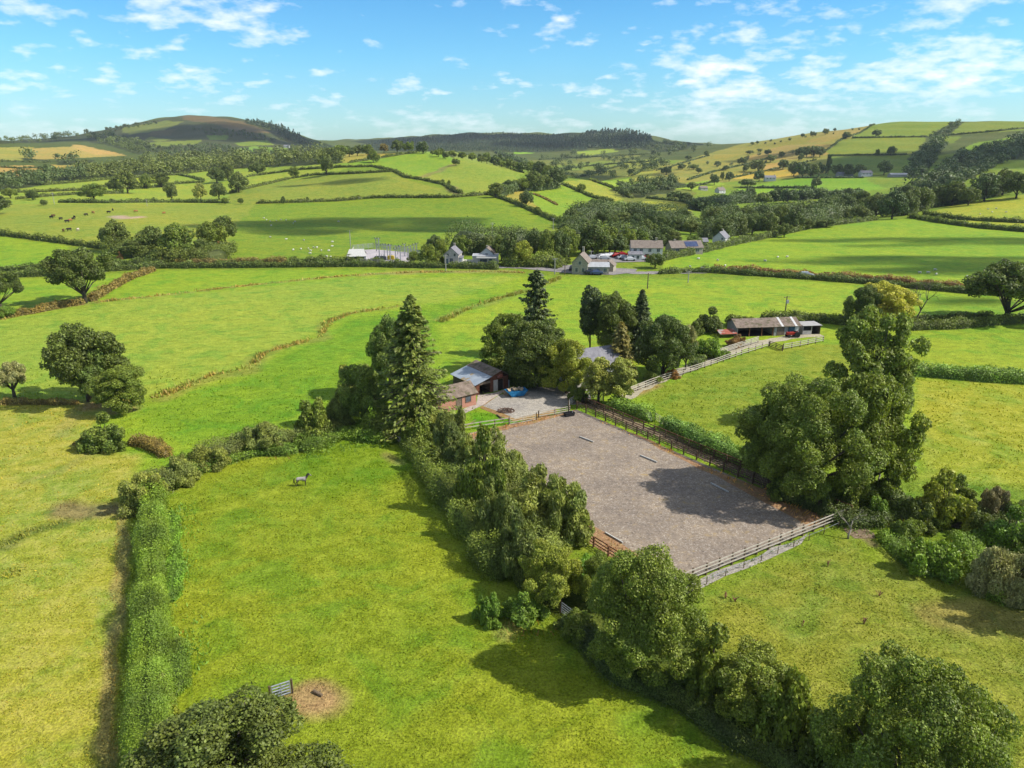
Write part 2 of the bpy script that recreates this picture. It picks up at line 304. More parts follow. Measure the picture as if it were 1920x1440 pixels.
# name: (pixel outline, colour as it looks in the sun, dryness, edge wobble in metres)
ZONES = [
 # hills first, nearer ground later
 ([(-400,300),(2400,300),(2400,180),(-400,180)], (84,108,58), .15, 4),
 ([(-200,330),(0,322),(150,322),(300,325),(620,300),(640,240),(-200,240)], (80,106,52), .1, 6),
 # mountain on the left: scrub, heather, small fields
 ([(150,250),(230,235),(350,216),(400,216),(470,226),(520,238),(600,276),(560,292),(330,292),(180,268)], (66,84,52), .15, 12),
 ([(225,240),(300,228),(345,228),(300,246),(240,252)], (116,142,68), .2, 12),
 ([(345,217),(375,215),(440,226),(500,234),(520,250),(440,246),(400,232),(340,224)], (108,104,86), .1, 12),
 ([(285,246),(330,242),(320,254),(280,254)], (94,98,74), .1, 8),
 ([(480,228),(520,236),(596,276),(560,278),(520,256),(480,236)], (58,74,46), .1, 8),
 ([(262,268),(380,262),(370,270),(290,276)], (120,150,60), .1, 6),
 ([(270,262),(285,256),(320,263),(300,266)], (116,142,62), .1, 6),
 ([(388,254),(430,254),(425,262),(395,262)], (112,150,58), .1, 4),
 ([(440,268),(500,262),(515,272),(450,274)], (120,156,60), .1, 4),
 ([(445,280),(470,274),(540,278),(535,288),(450,284)], (122,170,62), .1, 4),
 # far left fields
 ([(-200,262),(0,262),(150,252),(60,246),(-200,250)], (108,130,58), .2, 4),
 ([(-200,305),(0,303),(60,303),(60,276),(0,276),(-200,278)], (154,168,88), .3, 4),
 ([(60,300),(235,292),(150,274),(60,278)], (172,170,106), .4, 4),
 ([(130,276),(150,272),(235,290),(180,290)], (190,176,126), .4, 4),
 ([(-200,312),(0,311),(60,310),(128,324),(60,331),(-200,333)], (184,168,114), .4, 3),
 ([(96,309),(150,309),(140,318),(110,316)], (176,170,90), .6, 3),
 # terraced fields mid left
 ([(-200,362),(0,358),(220,334),(300,329),(460,309),(640,300),(700,300),(640,320),(430,364),(430,384),(-200,384)], (146,182,76), .1, 3),
 ([(430,364),(520,340),(640,326),(740,322),(765,338),(855,362),(850,370),(690,372),(560,380),(478,383),(430,380)], (134,166,66), .25, 3),
 # knoll
 ([(640,306),(700,298),(765,288),(790,285),(740,288),(650,288)], (166,172,84), .4, 4),
 ([(655,306),(767,288),(800,280),(850,296),(848,310),(790,334),(740,322)], (132,180,66), .05, 3),
 ([(800,281),(850,281),(985,325),(925,365),(868,363),(795,334),(850,310),(855,292)], (136,172,68), .3, 3),
 ([(920,360),(985,352),(1060,350),(1112,370),(1045,412),(985,388)], (132,180,54), .2, 3),
 ([(925,358),(985,356),(1000,380),(1030,405),(985,388)], (160,170,86), .4, 3),
 ([(1055,340),(1110,336),(1180,370),(1150,380),(1110,368)], (158,182,70), .4, 3),
 ([(480,383),(560,380),(690,372),(850,372),(920,366),(1063,424),(1000,436),(800,452),(760,478),(420,486),(430,440)], (122,164,48), .1, 3),
 ([(-200,384),(430,382),(478,385),(430,440),(420,470),(200,472),(133,458),(0,440),(-200,430)], (138,170,62), .3, 3),
 ([(-200,440),(0,443),(130,462),(110,500),(-200,512)], (132,180,52), .05, 3),
 # valley right of the knoll
 ([(960,300),(1240,300),(1300,320),(1300,420),(1200,400),(1110,335),(1000,320)], (112,136,60), .3, 6),
 ([(1030,312),(1090,306),(1150,300),(1160,310),(1100,318),(1040,322)], (124,158,70), .15, 4),
 ([(1165,304),(1235,296),(1225,310),(1180,318)], (140,166,78), .2, 4),
 ([(1060,300),(1140,292),(1200,288),(1200,294),(1130,300)], (120,140,72), .2, 4),
 ([(963,281),(1005,280),(1000,288),(965,289)], (138,200,72), 0, 3),
 ([(1080,285),(1150,278),(1160,284),(1100,292)], (150,186,74), .1, 3),
 ([(1130,340),(1200,322),(1240,318),(1230,330),(1150,352)], (158,180,74), .4, 4),
 ([(1115,342),(1180,332),(1200,342),(1150,356)], (150,196,70), .1, 4),
 ([(1190,388),(1211,376),(1300,384),(1300,396),(1200,396)], (160,186,66), .3, 3),
 # right hill
 ([(1230,316),(1420,262),(1640,228),(1660,232),(1600,258),(1560,290),(1545,325),(1490,333),(1300,345),(1230,340)], (146,160,80), .3, 8),
 ([(1380,300),(1470,272),(1570,270),(1570,282),(1550,290),(1480,300)], (162,158,98), .35, 8),
 ([(1480,262),(1640,230),(1648,236),(1600,252),(1540,268)], (160,160,94), .35, 8),
 ([(1340,292),(1470,262),(1560,250),(1500,268),(1400,288),(1350,302)], (150,160,64), .4, 8),
 ([(1420,310),(1480,300),(1470,316),(1430,318)], (178,166,104), .4, 4),
 ([(1360,330),(1430,318),(1500,318),(1490,332),(1380,336)], (196,188,84), .5, 4),
 ([(1600,257),(1640,230),(1700,222),(1790,226),(1740,257)], (122,158,46), .15, 5),
 ([(1549,284),(1579,262),(1612,257),(1738,258),(1715,288),(1552,291)], (124,156,48), .2, 5),
 ([(1552,294),(1705,291),(1690,324),(1600,322),(1560,312)], (112,150,46), .15, 5),
 ([(1760,254),(1800,230),(1990,222),(1990,240)], (120,152,50), .2, 5),
 ([(1740,274),(1760,256),(1802,256),(1790,268)], (116,150,52), .1, 5),
 ([(1800,282),(1830,268),(1990,242),(1990,262),(1860,282)], (116,162,46), .1, 5),
 ([(1730,316),(1745,292),(1795,288),(1760,310)], (108,142,52), .1, 5),
 ([(1400,350),(1489,334),(1620,334),(1660,354),(1580,362),(1530,352)], (124,180,54), .05, 3),
 ([(1350,368),(1387,354),(1520,354),(1500,366),(1450,374),(1400,372)], (140,194,60), .05, 3),
 ([(1240,350),(1330,338),(1360,345),(1310,356),(1250,354)], (146,190,66), .1, 3),
 # right near fields
 ([(1732,402),(1800,382),(2100,340),(2100,440),(1920,424),(1837,420),(1800,414)], (156,186,62), .3, 3),
 ([(1249,484),(1387,458),(1519,429),(1642,414),(1706,408),(1837,429),(2100,450),(2100,560),(1815,545),(1687,533),(1537,521),(1335,509),(1235,512)], (134,182,56), .05, 3),
 ([(1505,419),(1640,398),(1646,408),(1530,424)], (130,190,50), .05, 2),
 # valley floor
 ([(-300,505),(0,524),(215,512),(300,506),(640,504),(1000,515),(1240,522),(1470,522),(1690,540),(2200,570),(2400,900),(-400,900)], (136,182,58), .05, 2),
 ([(-300,530),(0,528),(220,514),(300,510),(660,508),(660,518),(200,560),(0,592),(-300,630)], (136,182,56), .05, 2),
 ([(-300,640),(0,596),(200,566),(660,520),(1000,516),(830,570),(740,572),(620,600),(600,630),(490,665),(470,690),(360,730),(270,752),(160,750),(0,748),(-300,748)], (142,184,80), .12, 2),
 ([(270,752),(360,732),(470,694),(495,668),(610,630),(625,602),(760,575),(1000,545),(840,600),(830,680),(720,690),(600,770),(470,830),(340,838),(240,800)], (116,170,44), .05, 2),
 ([(820,612),(1040,522),(1240,522),(1470,524),(1690,542),(1680,590),(1400,600),(1300,620),(1180,740),(850,700)], (140,184,66), .02, 2),
 ([(-300,750),(160,752),(275,752),(200,790),(170,840),(290,845),(245,930),(262,960),(232,1440),(-400,1600)], (164,186,86), .42, 1.2),
 ([(-400,900),(60,960),(245,955),(232,1440),(-400,1700)], (162,186,82), .42, 1),
 ([(250,950),(340,880),(640,800),(740,815),(760,860),(960,1130),(1600,1600),(150,1600),(232,1300)], (133,167,46), .1, 1.5),
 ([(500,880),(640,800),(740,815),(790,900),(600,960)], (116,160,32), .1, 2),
 ([(250,950),(330,900),(350,1100),(330,1300),(230,1400)], (116,166,50), .1, 1.5),
 ([(1180,738),(1390,655),(1540,640),(1700,640),(1690,880),(1420,900),(1240,800)], (128,164,56), .15, 2),
 ([(1640,612),(2300,610),(2300,700),(1690,694)], (142,182,60), .05, 2),
 ([(1690,705),(2300,720),(2300,960),(1700,905)], (152,180,56), .25, 2),
 ([(1300,1110),(1580,985),(1660,1000),(1940,1120),(2500,1300),(2300,1700),(1500,1600),(1260,1200)], (130,158,64), .2, 1.5),
 ([(1580,985),(1660,990),(1700,1080),(1600,1060)], (128,166,44), .1, 1.5),
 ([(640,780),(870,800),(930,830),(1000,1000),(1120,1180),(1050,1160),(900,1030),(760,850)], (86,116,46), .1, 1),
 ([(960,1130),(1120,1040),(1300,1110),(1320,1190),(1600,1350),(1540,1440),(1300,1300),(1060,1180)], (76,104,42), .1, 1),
 # farm corner
 ([(878,770),(960,775),(1010,795),(960,800),(880,808)], (104,166,34), 0, .6),
 ([(985,775),(1075,755),(1088,765),(1020,785)], (120,160,44), .1, .6),
 ([(1075,762),(1085,762),(1580,975),(1555,985)], (120,160,44), .2, .5),
]
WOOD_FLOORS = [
 [(140,322),(200,316),(260,306),(330,300),(420,297),(520,293),(600,288),(640,290),(640,306),(560,311),(470,314),(400,320),(330,328),(240,335),(160,338)],
 [(-30,336),(60,334),(140,326),(190,334),(120,342),(60,350),(0,360),(-30,360)],
 [(-30,264),(60,258),(130,250),(200,244),(232,262),(300,280),(260,290),(200,272),(150,262),(60,268),(0,270),(-30,270)],
 [(40,304),(95,303),(95,300),(42,296)],
 [(105,310),(150,309),(148,302),(108,300)],
 [(155,306),(176,305),(176,300),(156,299)],
 [(455,229),(490,230),(530,241),(560,256),(592,277),(570,277),(540,262),(510,245),(470,234)],
 [(655,282),(700,268),(760,262),(850,254),(950,252),(1050,255),(1100,258),(1100,282),(1000,286),(900,284),(760,284)],
 [(1070,268),(1100,254),(1140,248),(1190,250),(1220,262),(1230,275),(1180,280),(1120,279),(1075,277)],
 [(1150,356),(1200,342),(1260,340),(1290,346),(1250,362),(1200,372),(1170,370)],
 [(1200,278),(1250,268),(1300,272),(1290,280),(1230,286)],
 [(1695,330),(1705,312),(1725,292),(1745,272),(1762,262),(1780,268),(1760,290),(1745,316),(1730,338)],
 [(1744,342),(1770,312),(1800,296),(1850,282),(1930,262),(1990,256),(1990,280),(1930,290),(1880,304),(1850,320),(1800,348)],
 [(1740,258),(1770,242),(1795,230),(1806,230),(1785,248),(1758,262)],
 [(1660,372),(1690,352),(1740,342),(1790,350),(1780,372),(1720,380)]]
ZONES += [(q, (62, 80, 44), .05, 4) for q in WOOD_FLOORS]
# soft strokes: pixel line, half width in metres, colour, strength
STROKES = [
 ([(0,596),(90,580),(190,566),(320,552),(470,535),(620,520),(780,511),(900,509)], 1.3, (156,156,80), .6),
 ([(290,748),(365,718),(400,703),(470,692),(492,665),(520,655),(600,632),(617,603),(660,588),(750,574)], 1.5, (146,150,66), .6),
 ([(830,600),(900,570),(1000,545),(1050,522)], 1.4, (140,148,74), .5),
 ([(120,820),(125,800),(150,770),(180,745)], 1.0, (176,170,92), .5),
 ([(40,905),(120,880),(200,840)], .8, (176,168,96), .35),
 ([(140,960),(180,962),(230,955)], 1.8, (140,118,84), .8),
 ([(0,1030),(40,1000),(90,985),(128,978)], 1.0, (110,130,50), .8),
 ([(185,765),(205,750),(235,770)], 1.5, (180,130,100), .6),
 ([(1590,985),(1612,1002),(1630,1022)], .5, (150,128,92), .8),
 ([(1750,1155),(1850,1150),(1925,1160)], 1.6, (170,150,84), .6),
 ([(1180,738),(1215,725)], 1.6, (190,150,100), .8),
 ([(590,1306),(600,1316)], 1.7, (196,158,108), 1.0),
 ([(555,1318),(580,1300)], 1.0, (180,150,100), .7),
 ([(232,960),(222,1150),(205,1300),(200,1440)], .45, (168,146,96), .6),
 ([(960,1165),(940,1180)], .9, (186,170,96), .6),
 ([(730,850),(750,870)], .9, (170,150,96), .5),
 ([(215,405),(235,408),(258,406)], 4.0, (206,176,158), .9),
 ([(790,333),(830,318),(850,308)], 3.5, (150,140,80), .8),
 ([(835,350),(856,362)], 4.0, (128,104,80), .8),
 ([(1335,509),(1462,516),(1540,521)], 2.0, (120,92,74), .8),
 ([(700,514),(800,508),(960,508)], 2.2, (178,160,96), .6),
 ([(1720,740),(1790,760),(1830,830)], .7, (176,186,74), .35),
 ([(1725,800),(1750,850),(1745,890)], .7, (176,186,74), .3),
]
def galb(r, g, b): return alb(min(255, r*1.12), g*.985, b*.72)
def poly_world(pts):
    return cast_line(list(pts)+[pts[0]], 14)[:, :2]
def wob(x, y, a):
    return (a*(np.sin(x/a*.31+1.7*np.sin(y/a*.23))+.6*np.sin(y/a*.71+x/a*.4)),
            a*(np.sin(y/a*.29+1.3*np.sin(x/a*.27)+2)+.6*np.sin(x/a*.63-y/a*.5)))
def dist_line(x, y, P):
    d = np.full(x.shape, 1e9)
    for (ax, ay), (bx, by) in zip(P[:-1, :2], P[1:, :2]):
        L2 = (bx-ax)**2+(by-ay)**2
        if L2 < 1e-9: continue
        t = np.clip(((x-ax)*(bx-ax)+(y-ay)*(by-ay))/L2, 0, 1)
        d = np.minimum(d, np.hypot(x-ax-t*(bx-ax), y-ay-t*(by-ay)))
    return d
def ground_colour(X, Y):
    colr = np.tile(np.array(galb(120, 160, 50)), (len(X), 1)); dry = np.full(len(X), .15)
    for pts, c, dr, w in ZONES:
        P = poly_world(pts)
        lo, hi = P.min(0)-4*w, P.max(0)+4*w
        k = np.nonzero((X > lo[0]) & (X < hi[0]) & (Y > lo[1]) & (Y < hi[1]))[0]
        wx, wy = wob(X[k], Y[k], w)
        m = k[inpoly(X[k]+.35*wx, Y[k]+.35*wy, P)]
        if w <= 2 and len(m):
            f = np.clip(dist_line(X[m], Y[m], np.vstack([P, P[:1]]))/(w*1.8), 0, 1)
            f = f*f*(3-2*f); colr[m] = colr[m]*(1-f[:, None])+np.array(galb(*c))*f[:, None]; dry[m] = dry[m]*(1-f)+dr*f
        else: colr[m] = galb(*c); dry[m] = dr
    # hidden slopes keep a plain hill green; strokes go on top
    for pts, w, c, st in STROKES:
        P = cast_line(pts, 10)
        lo, hi = P[:, :2].min(0)-4*w, P[:, :2].max(0)+4*w
        k = np.nonzero((X > lo[0]) & (X < hi[0]) & (Y > lo[1]) & (Y < hi[1]))[0]
        if not len(k): continue
        wx, wy = wob(X[k], Y[k], w*1.2)
        d = dist_line(X[k]+.5*wx, Y[k]+.5*wy, P)
        f = np.clip(1.6-d/w, 0, 1)[:, None]*st
        colr[k] = colr[k]*(1-f)+np.array(alb(*c))*f; dry[k] = np.maximum(dry[k], f[:, 0]*.3)
    return colr, dry
def build_terrain():
    s_in = np.linspace(-.98, .98, 760)
    s = np.concatenate([np.linspace(-2.2, -1.0, 50), s_in, np.linspace(1.0, 2.2, 50)])
    vv = np.linspace(1900, 512, 440); t = (vv-CV)/F; y1 = H0*(CP-SP*t)/(SP+CP*t)
    y2 = np.exp(np.arange(math.log(y1[-1])+.008, math.log(5600), .0075))
    y = np.concatenate([[9, 12, 15], y1[y1 > 16], y2])
    S, Y = np.meshgrid(s, y); X = S*Y; Z = zt(X, Y)
    nr, nc = X.shape
    X, Y, Z = X.ravel(), Y.ravel(), Z.ravel()
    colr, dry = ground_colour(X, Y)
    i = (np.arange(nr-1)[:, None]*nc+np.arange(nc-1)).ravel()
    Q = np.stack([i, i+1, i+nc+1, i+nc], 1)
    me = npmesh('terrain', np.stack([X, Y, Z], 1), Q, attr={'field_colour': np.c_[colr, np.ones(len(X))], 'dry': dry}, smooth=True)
    o = link('terrain', me, mat=M_GRASS); o['kind'] = 'structure'
    return o
build_terrain()

# grass standing in the near fields: short blades in the colour of their field
def near_grass(n=230000):
    r = np.random.default_rng(77)
    v = 690+(1500-690)*r.random(n)**.9; u = r.uniform(-250, 2170, n)
    t = (v-CV)/F; fw = CP-SP*t; dn = SP+CP*t; Y = H0/dn*fw; X = H0/dn*(u-CU)/F
    keep = (Y < 135)
    q = np.sin(X*.8+2*np.sin(Y*.5))*np.sin(Y*.9+1.5*np.sin(X*.37))
    keep &= r.random(n) < .45+.5*q
    for ring in NO_GRASS: keep &= ~inpoly(X, Y, ring)
    X, Y = X[keep], Y[keep]; n = len(X)
    c, dry = ground_colour(X, Y)
    pxm = np.hypot(Y, H0)/F*1.875
    h = np.clip(pxm*1.3, .09, .22)*r.uniform(.5, 1.5, n); w = pxm*r.uniform(.7, 1.5, n)
    up = unit(np.tile([0, 0, 1.0], (n, 1))+.75*r.normal(size=(n, 3))); up[:, 2] = np.abs(up[:, 2])
    sd = unit(np.cross(up, r.normal(size=(n, 3)))); base = np.stack([X, Y, zt(X, Y)-.02], 1)
    V = np.stack([base-sd*(w*.5)[:, None], base+sd*(w*.5)[:, None], base+up*h[:, None]+sd*(w*.2)[:, None], base+up*h[:, None]-sd*(w*.25)[:, None]], 1).reshape(-1, 3)
    k = r.uniform(.75, 1.35, n)[:, None]*np.where(r.random((n, 1)) < dry[:, None]*.35, np.array([[1.5, 1.1, 1.3]]), 1.0)
    C = np.c_[np.clip(c*k*1.12, 0, .8), np.ones(n)]
    m = bpy.data.materials.new('grass_blades'); m.use_nodes = True; t_ = m.node_tree; b = t_.nodes['Principled BSDF']; b.inputs['Roughness'].default_value = .7; b.inputs['Specular IOR Level'].default_value = .15
    a = N(t_, 'ShaderNodeAttribute', attribute_name='field_colour'); t_.links.new(a.outputs['Color'], b.inputs['Base Color'])
    tr = N(t_, 'ShaderNodeBsdfTranslucent'); t_.links.new(a.outputs['Color'], tr.inputs[0]); mx = N(t_, 'ShaderNodeMixShader', i_0=.35)
    t_.links.new(b.outputs[0], mx.inputs[1]); t_.links.new(tr.outputs[0], mx.inputs[2]); t_.links.new(mx.outputs[0], t_.nodes['Material Output'].inputs[0])
    o = link('grass', npmesh('grass', V, np.arange(4*n).reshape(n, 4), attr={'field_colour': np.repeat(C, 4, 0)}), mat=m); o['kind'] = 'stuff'
NO_GRASS = []
def px_ring(pts): return [tuple(at(*p)[:2]) for p in pts]
# ------------------------------------------------------------------ foliage materials
def foliage(name, c, transl=.30, hue=.10):
    m = bpy.data.materials.new(name); m.use_nodes = True; t = m.node_tree; L = t.links.new
    b = t.nodes['Principled BSDF']; out = t.nodes['Material Output']
    b.inputs['Roughness'].default_value = .6; b.inputs['Specular IOR Level'].default_value = .4
    a = N(t, 'ShaderNodeAttribute', attribute_name='tint'); oi = N(t, 'ShaderNodeObjectInfo')
    g = N(t, 'ShaderNodeNewGeometry')
    nz = N(t, 'ShaderNodeTexNoise', i_Scale=.45, i_Detail=2.0); L(g.outputs['Position'], nz.inputs['Vector'])
    base = tuple(x*k for x, k in zip(alb(*c), (1.82, 1.7, 1.15)))
    warm = tuple(min(1, x*k) for x, k in zip(base, (1+3.2*hue, 1+1.2*hue, .8)))
    cool = tuple(x*k for x, k in zip(base, (1-1.5*hue, 1-.8*hue, 1.08)))
    f = mth(t, 'ADD', mth(t, 'MULTIPLY', oi.outputs['Random'], .45), mth(t, 'MULTIPLY', ramp(t, nz.outputs[0], [(.3, (0, 0, 0)), (.7, (1, 1, 1))]).outputs[0], .55))
    col = mixc(t, f, cool, warm)
    col = mixc(t, 1.0, col, a.outputs['Fac'], 'MULTIPLY')
    L(col, b.inputs['Base Color'])
    tr = N(t, 'ShaderNodeBsdfTranslucent'); L(mixc(t, 1.0, col, (1.15, 1.25, .7), 'MULTIPLY'), tr.inputs[0])
    mx = N(t, 'ShaderNodeMixShader', i_0=transl); L(b.outputs[0], mx.inputs[1]); L(tr.outputs[0], mx.inputs[2]); L(mx.outputs[0], out.inputs[0])
    return m
def bark(name, c, c2):
    m = bpy.data.materials.new(name); m.use_nodes = True; t = m.node_tree; L = t.links.new
    b = t.nodes['Principled BSDF']; b.inputs['Roughness'].default_value = .9
    g = N(t, 'ShaderNodeNewGeometry'); n = N(t, 'ShaderNodeTexNoise', i_Scale=3.0, i_Detail=6.0); L(g.outputs['Position'], n.inputs['Vector'])
    L(ramp(t, n.outputs[0], [(.35, alb(*c)), (.65, alb(*c2))]).outputs[0], b.inputs['Base Color'])
    return m
FM = {
 'oak': foliage('oak_leaves', (108, 128, 56)), 'oakdark': foliage('dark_oak_leaves', (88, 106, 54)),
 'ash': foliage('ash_leaves', (112, 134, 70)), 'willow': foliage('willow_leaves', (128, 142, 78), hue=.09),
 'willowdark': foliage('grey_willow_leaves', (106, 122, 70), hue=.08), 'yellow': foliage('yellow_green_leaves', (138, 150, 60)),
 'gold': foliage('golden_leaves', (172, 176, 80), hue=.06), 'bramble': foliage('bramble_leaves', (106, 138, 54), hue=.11),
 'laurel': foliage('laurel_leaves', (112, 148, 70), .2), 'hedge': foliage('hedge_leaves', (98, 116, 58), hue=.1),
 'hedgedry': foliage('dry_hedge_leaves', (132, 122, 76), hue=.1), 'spruce': foliage('spruce_needles', (112, 130, 66), .25),
 'conifer': foliage('dark_conifer_needles', (74, 92, 58), .15), 'larch': foliage('larch_needles', (132, 128, 78), .25),
 'birch': foliage('birch_leaves', (140, 154, 88), .3), 'far': foliage('distant_leaves', (94, 112, 58), .2, .12),
 'fardark': foliage('distant_dark_leaves', (82, 102, 58), .15, .1), 'farcon': foliage('distant_conifers', (58, 80, 60), .1, .06),
 'fargrey': foliage('distant_hill_leaves', (80, 100, 66), .15, .1), 'russet': foliage('russet_leaves', (140, 112, 76), hue=.1),
 'sallow': foliage('silvery_sallow_leaves', (146, 150, 112), .2, .05), 'plum': foliage('greyish_twig_leaves', (128, 122, 96), .15, .05),
 'nettle': foliage('nettle_leaves', (108, 150, 58), .3),
 'rush': foliage('rush_blades', (156, 142, 84), .25, .12), 'rushgreen': foliage('green_rush_blades', (134, 142, 66), .25, .12),
 'dock': foliage('dead_dock_stalks', (122, 78, 50), .1, .05), 'straw': foliage('straw_weeds', (190, 150, 88), .2, .1),
}
BARK = bark('bark', (70, 62, 50), (112, 100, 82)); PALE = bark('pale_bark', (150, 140, 122), (196, 186, 166))

# ------------------------------------------------------------------ leaf clouds
def unit(v): return v/np.maximum(np.linalg.norm(v, axis=-1, keepdims=True), 1e-9)
def sphere_dirs(n, r): return unit(r.normal(size=(n, 3)))
def leaf_quads(P, Nr, size, r, elong=1.4, along=None):
    n = len(P); Nr = unit(Nr)
    T = r.normal(size=(n, 3)) if along is None else along+.35*r.normal(size=(n, 3))
    T = unit(T-Nr*(T*Nr).sum(1, keepdims=True)); B = np.cross(Nr, T)
    s = (np.asarray(size)*r.uniform(.65, 1.35, n))[:, None]
    a = T*s*elong/2; b = B*s/2
    k = r.uniform(-.35, .35, (n, 1))
    V = np.stack([P-a, P+b+a*k, P+a, P-b+a*k], 1).reshape(-1, 3)
    return V, np.arange(4*n).reshape(n, 4)
def cloud_mesh(name, puffs, nleaf, lsize, seed, elong=1.4, zmin=-.7, jit=.8, rough=.14, updir=0.0, tintvar=.5):
    """leaves spread over the outside of many overlapping rounded clumps"""
    r = np.random.default_rng(seed)
    C = np.array([p[:3] for p in puffs]); Rd = np.array([p[3] for p in puffs])
    Ps, Ns, Ts = [], [], []; got = 0; ptint = r.uniform(.8, 1.22, len(C))
    while got < nleaf:
        m = int(nleaf*1.2); i = r.choice(len(C), m, p=Rd**2/np.sum(Rd**2)); d = sphere_dirs(m, r)
        d = d[(k := d[:, 2] > zmin-.25*r.random(m))]; i = i[k]
        rad = Rd[i]*(1+rough*r.normal(size=len(i)))
        P = C[i]+d*rad[:, None]
        keep = np.ones(len(P), bool)
        for c, q in zip(C, Rd): keep &= np.linalg.norm(P-c, axis=1) > q*.72
        keep &= P[:, 2] > .0
        P, d, i = P[keep], d[keep], i[keep]
        Ps.append(P); Ns.append(d); Ts.append(ptint[i]); got += len(P)
    P, D, T = (np.concatenate(x)[:nleaf] for x in (Ps, Ns, Ts))
    Nr = D+jit*r.normal(size=D.shape); Nr[:, 2] += .25
    al = None
    if updir: al = D*.4+np.array([0, 0, updir])
    V, Q = leaf_quads(P, Nr, np.full(len(P), lsize), r, elong, al)
    tint = T*r.uniform(1-tintvar, 1+tintvar, len(P))
    return npmesh(name, V, Q, attr={'tint': np.repeat(tint, 4)})
def crown_puffs(seed, n1, z0, h, shape='round', sub=10, big=.17, rmin=.09, rmax=.17, spread=.66):
    """boughs (n1 of them) spread over the crown, each carrying a handful of small rounded sprays"""
    r = np.random.default_rng(seed); o = []; zc = (z0+h)/2; zr = (h-z0)/2; lop = 1+.22*r.normal(size=6)
    for k in range(n1):
        g = (k+.5)/n1; zd = 1-1.75*g if shape != 'oak' else 1-1.55*g      # fill from the top down
        a = k*2.39996+r.normal()*.35; ring = math.sqrt(max(0, 1-zd*zd)); q = spread*r.uniform(.84, 1.16)*np.clip(lop[int(a*6/6.2832) % 6], .75, 1.25)
        if shape == 'oak': q *= 1.15; zd *= .9
        if shape == 'tall': q *= .9
        if shape == 'pear': q *= 1.08-.4*(zd+1)/2
        c = np.array([math.cos(a)*ring*q, math.sin(a)*ring*q, zc+zd*spread*1.22*zr*r.uniform(.88, 1.1)])
        for j in range(sub):
            d = sphere_dirs(1, r)[0]; d[2] *= .62
            p = c+d*big*r.uniform(.35, 1.25); o.append((p[0], p[1], p[2], r.uniform(rmin, rmax)))
    for j in range(max(3, n1//3)):
        d = sphere_dirs(1, r)[0]*.28; o.append((d[0], d[1], zc+d[2]*zr, .26))
    return o
def dome_puffs(seed, n, h, sub=6, big=.17, rmin=.08, rmax=.17):
    r = np.random.default_rng(seed); o = []; lop = np.clip(1+.26*r.normal(size=7), .6, 1.12)
    for k in range(n//2):
        d = sphere_dirs(1, r)[0]; d[2] = abs(d[2]); a = math.atan2(d[1], d[0])+math.pi; q = r.uniform(.5, .82)*lop[int(a/6.2833*7) % 7]
        c = np.array([d[0]*q, d[1]*q, .1+d[2]*q*h*r.uniform(.8, 1.08)])
        for j in range(sub):
            p = c+sphere_dirs(1, r)[0]*big*r.uniform(.3, 1.3); o.append((p[0], p[1], max(.05, p[2]), r.uniform(rmin, rmax)))
    for j in range(5): o.append((r.normal()*.2, r.normal()*.2, h*r.uniform(.15, .5), .3))
    return o
def trunk_mesh(name, puffs, z0, h, seed, r0=.055, limbs=7, lean=.04):
    r = np.random.default_rng(seed); m = MB()
    top = (z0+h)/2+.15
    pts = [(lean*r.normal()*k/4, lean*r.normal()*k/4, top*k/4) for k in range(5)]; pts[0] = (0, 0, -.05)
    m.tube(pts, [r0*1.5, r0*1.05, r0*.85, r0*.6, r0*.35], 7)
    idx = r.choice(len(puffs)-1, min(limbs, len(puffs)-1), replace=False)
    for i in idx:
        c = np.array(puffs[i][:3]); zb = min(max(z0*.7, .25*c[2]), c[2]*.75)
        b = np.array([pts[2][0]*.6, pts[2][1]*.6, zb]); mid = (b+c)/2+np.array([0, 0, .06])+r.normal(size=3)*.03
        m.tube([b, mid, c], [r0*.5, r0*.34, r0*.15], 5)
    return m.mesh(name, True)
PROTO = {}     # kind -> (crown mesh, trunk mesh, natural height for radius 1)
def proto_tree(key, seed, n, z0, h, shape, nleaf, ls, elong=1.4, limbs=7, r0=.055, **kw):
    pf = crown_puffs(seed, n, z0, h, shape, **kw)
    cm = cloud_mesh('crown', pf, nleaf, ls, seed+1, elong); tm = trunk_mesh('trunk', pf, z0, h, seed+2, r0, limbs)
    v = np.zeros(len(cm.vertices)*3, np.float32); cm.vertices.foreach_get('co', v); v = v.reshape(-1, 3)
    kx = 1/np.percentile(np.hypot(v[:, 0], v[:, 1]), 97.5); kz = h/np.percentile(v[:, 2], 99.7)
    for me in (cm, tm): me.transform(Matrix.Diagonal((kx, kx, kz, 1)))
    PROTO[key] = (cm, tm, h)
def proto_bush(key, seed, n, h, nleaf, ls, elong=1.4, updir=0.0, **kw):
    pf = dome_puffs(seed, n, h)
    mm = MB()
    rr = np.random.default_rng(seed+5)
    for p in pf[::3]:
        mm.tube([(0, 0, -.05), (p[0]*.5, p[1]*.5, p[2]*.6), p[:3]], [.03, .022, .01], 4)
    PROTO[key] = (cloud_mesh('foliage', pf, nleaf, ls, seed+1, elong, zmin=-.4, updir=updir, **kw), mm.mesh('stems', True), h)
for k in range(3): proto_tree(f'oak{k}', 100+k*7, 22, .38, 1.9, 'oak', 24000, .040, limbs=14, sub=9, big=.19, rmin=.08, rmax=.16, spread=.72)
for k in range(3): proto_tree(f'full{k}', 140+k*7, 40, .08, 2.1, 'round', 42000, .034, limbs=14, sub=9, big=.16, rmin=.08, rmax=.16, spread=.74)
for k in range(2): proto_tree(f'near{k}', 160+k*7, 52, .06, 2.0, 'round', 95000, .021, limbs=16, sub=10, big=.14, rmin=.06, rmax=.125, spread=.74)
for k in range(2): proto_tree(f'ash{k}', 180+k*7, 30, .45, 2.2, 'round', 22000, .036, 1.9, limbs=18, sub=7, big=.15, rmin=.07, rmax=.14, spread=.78)
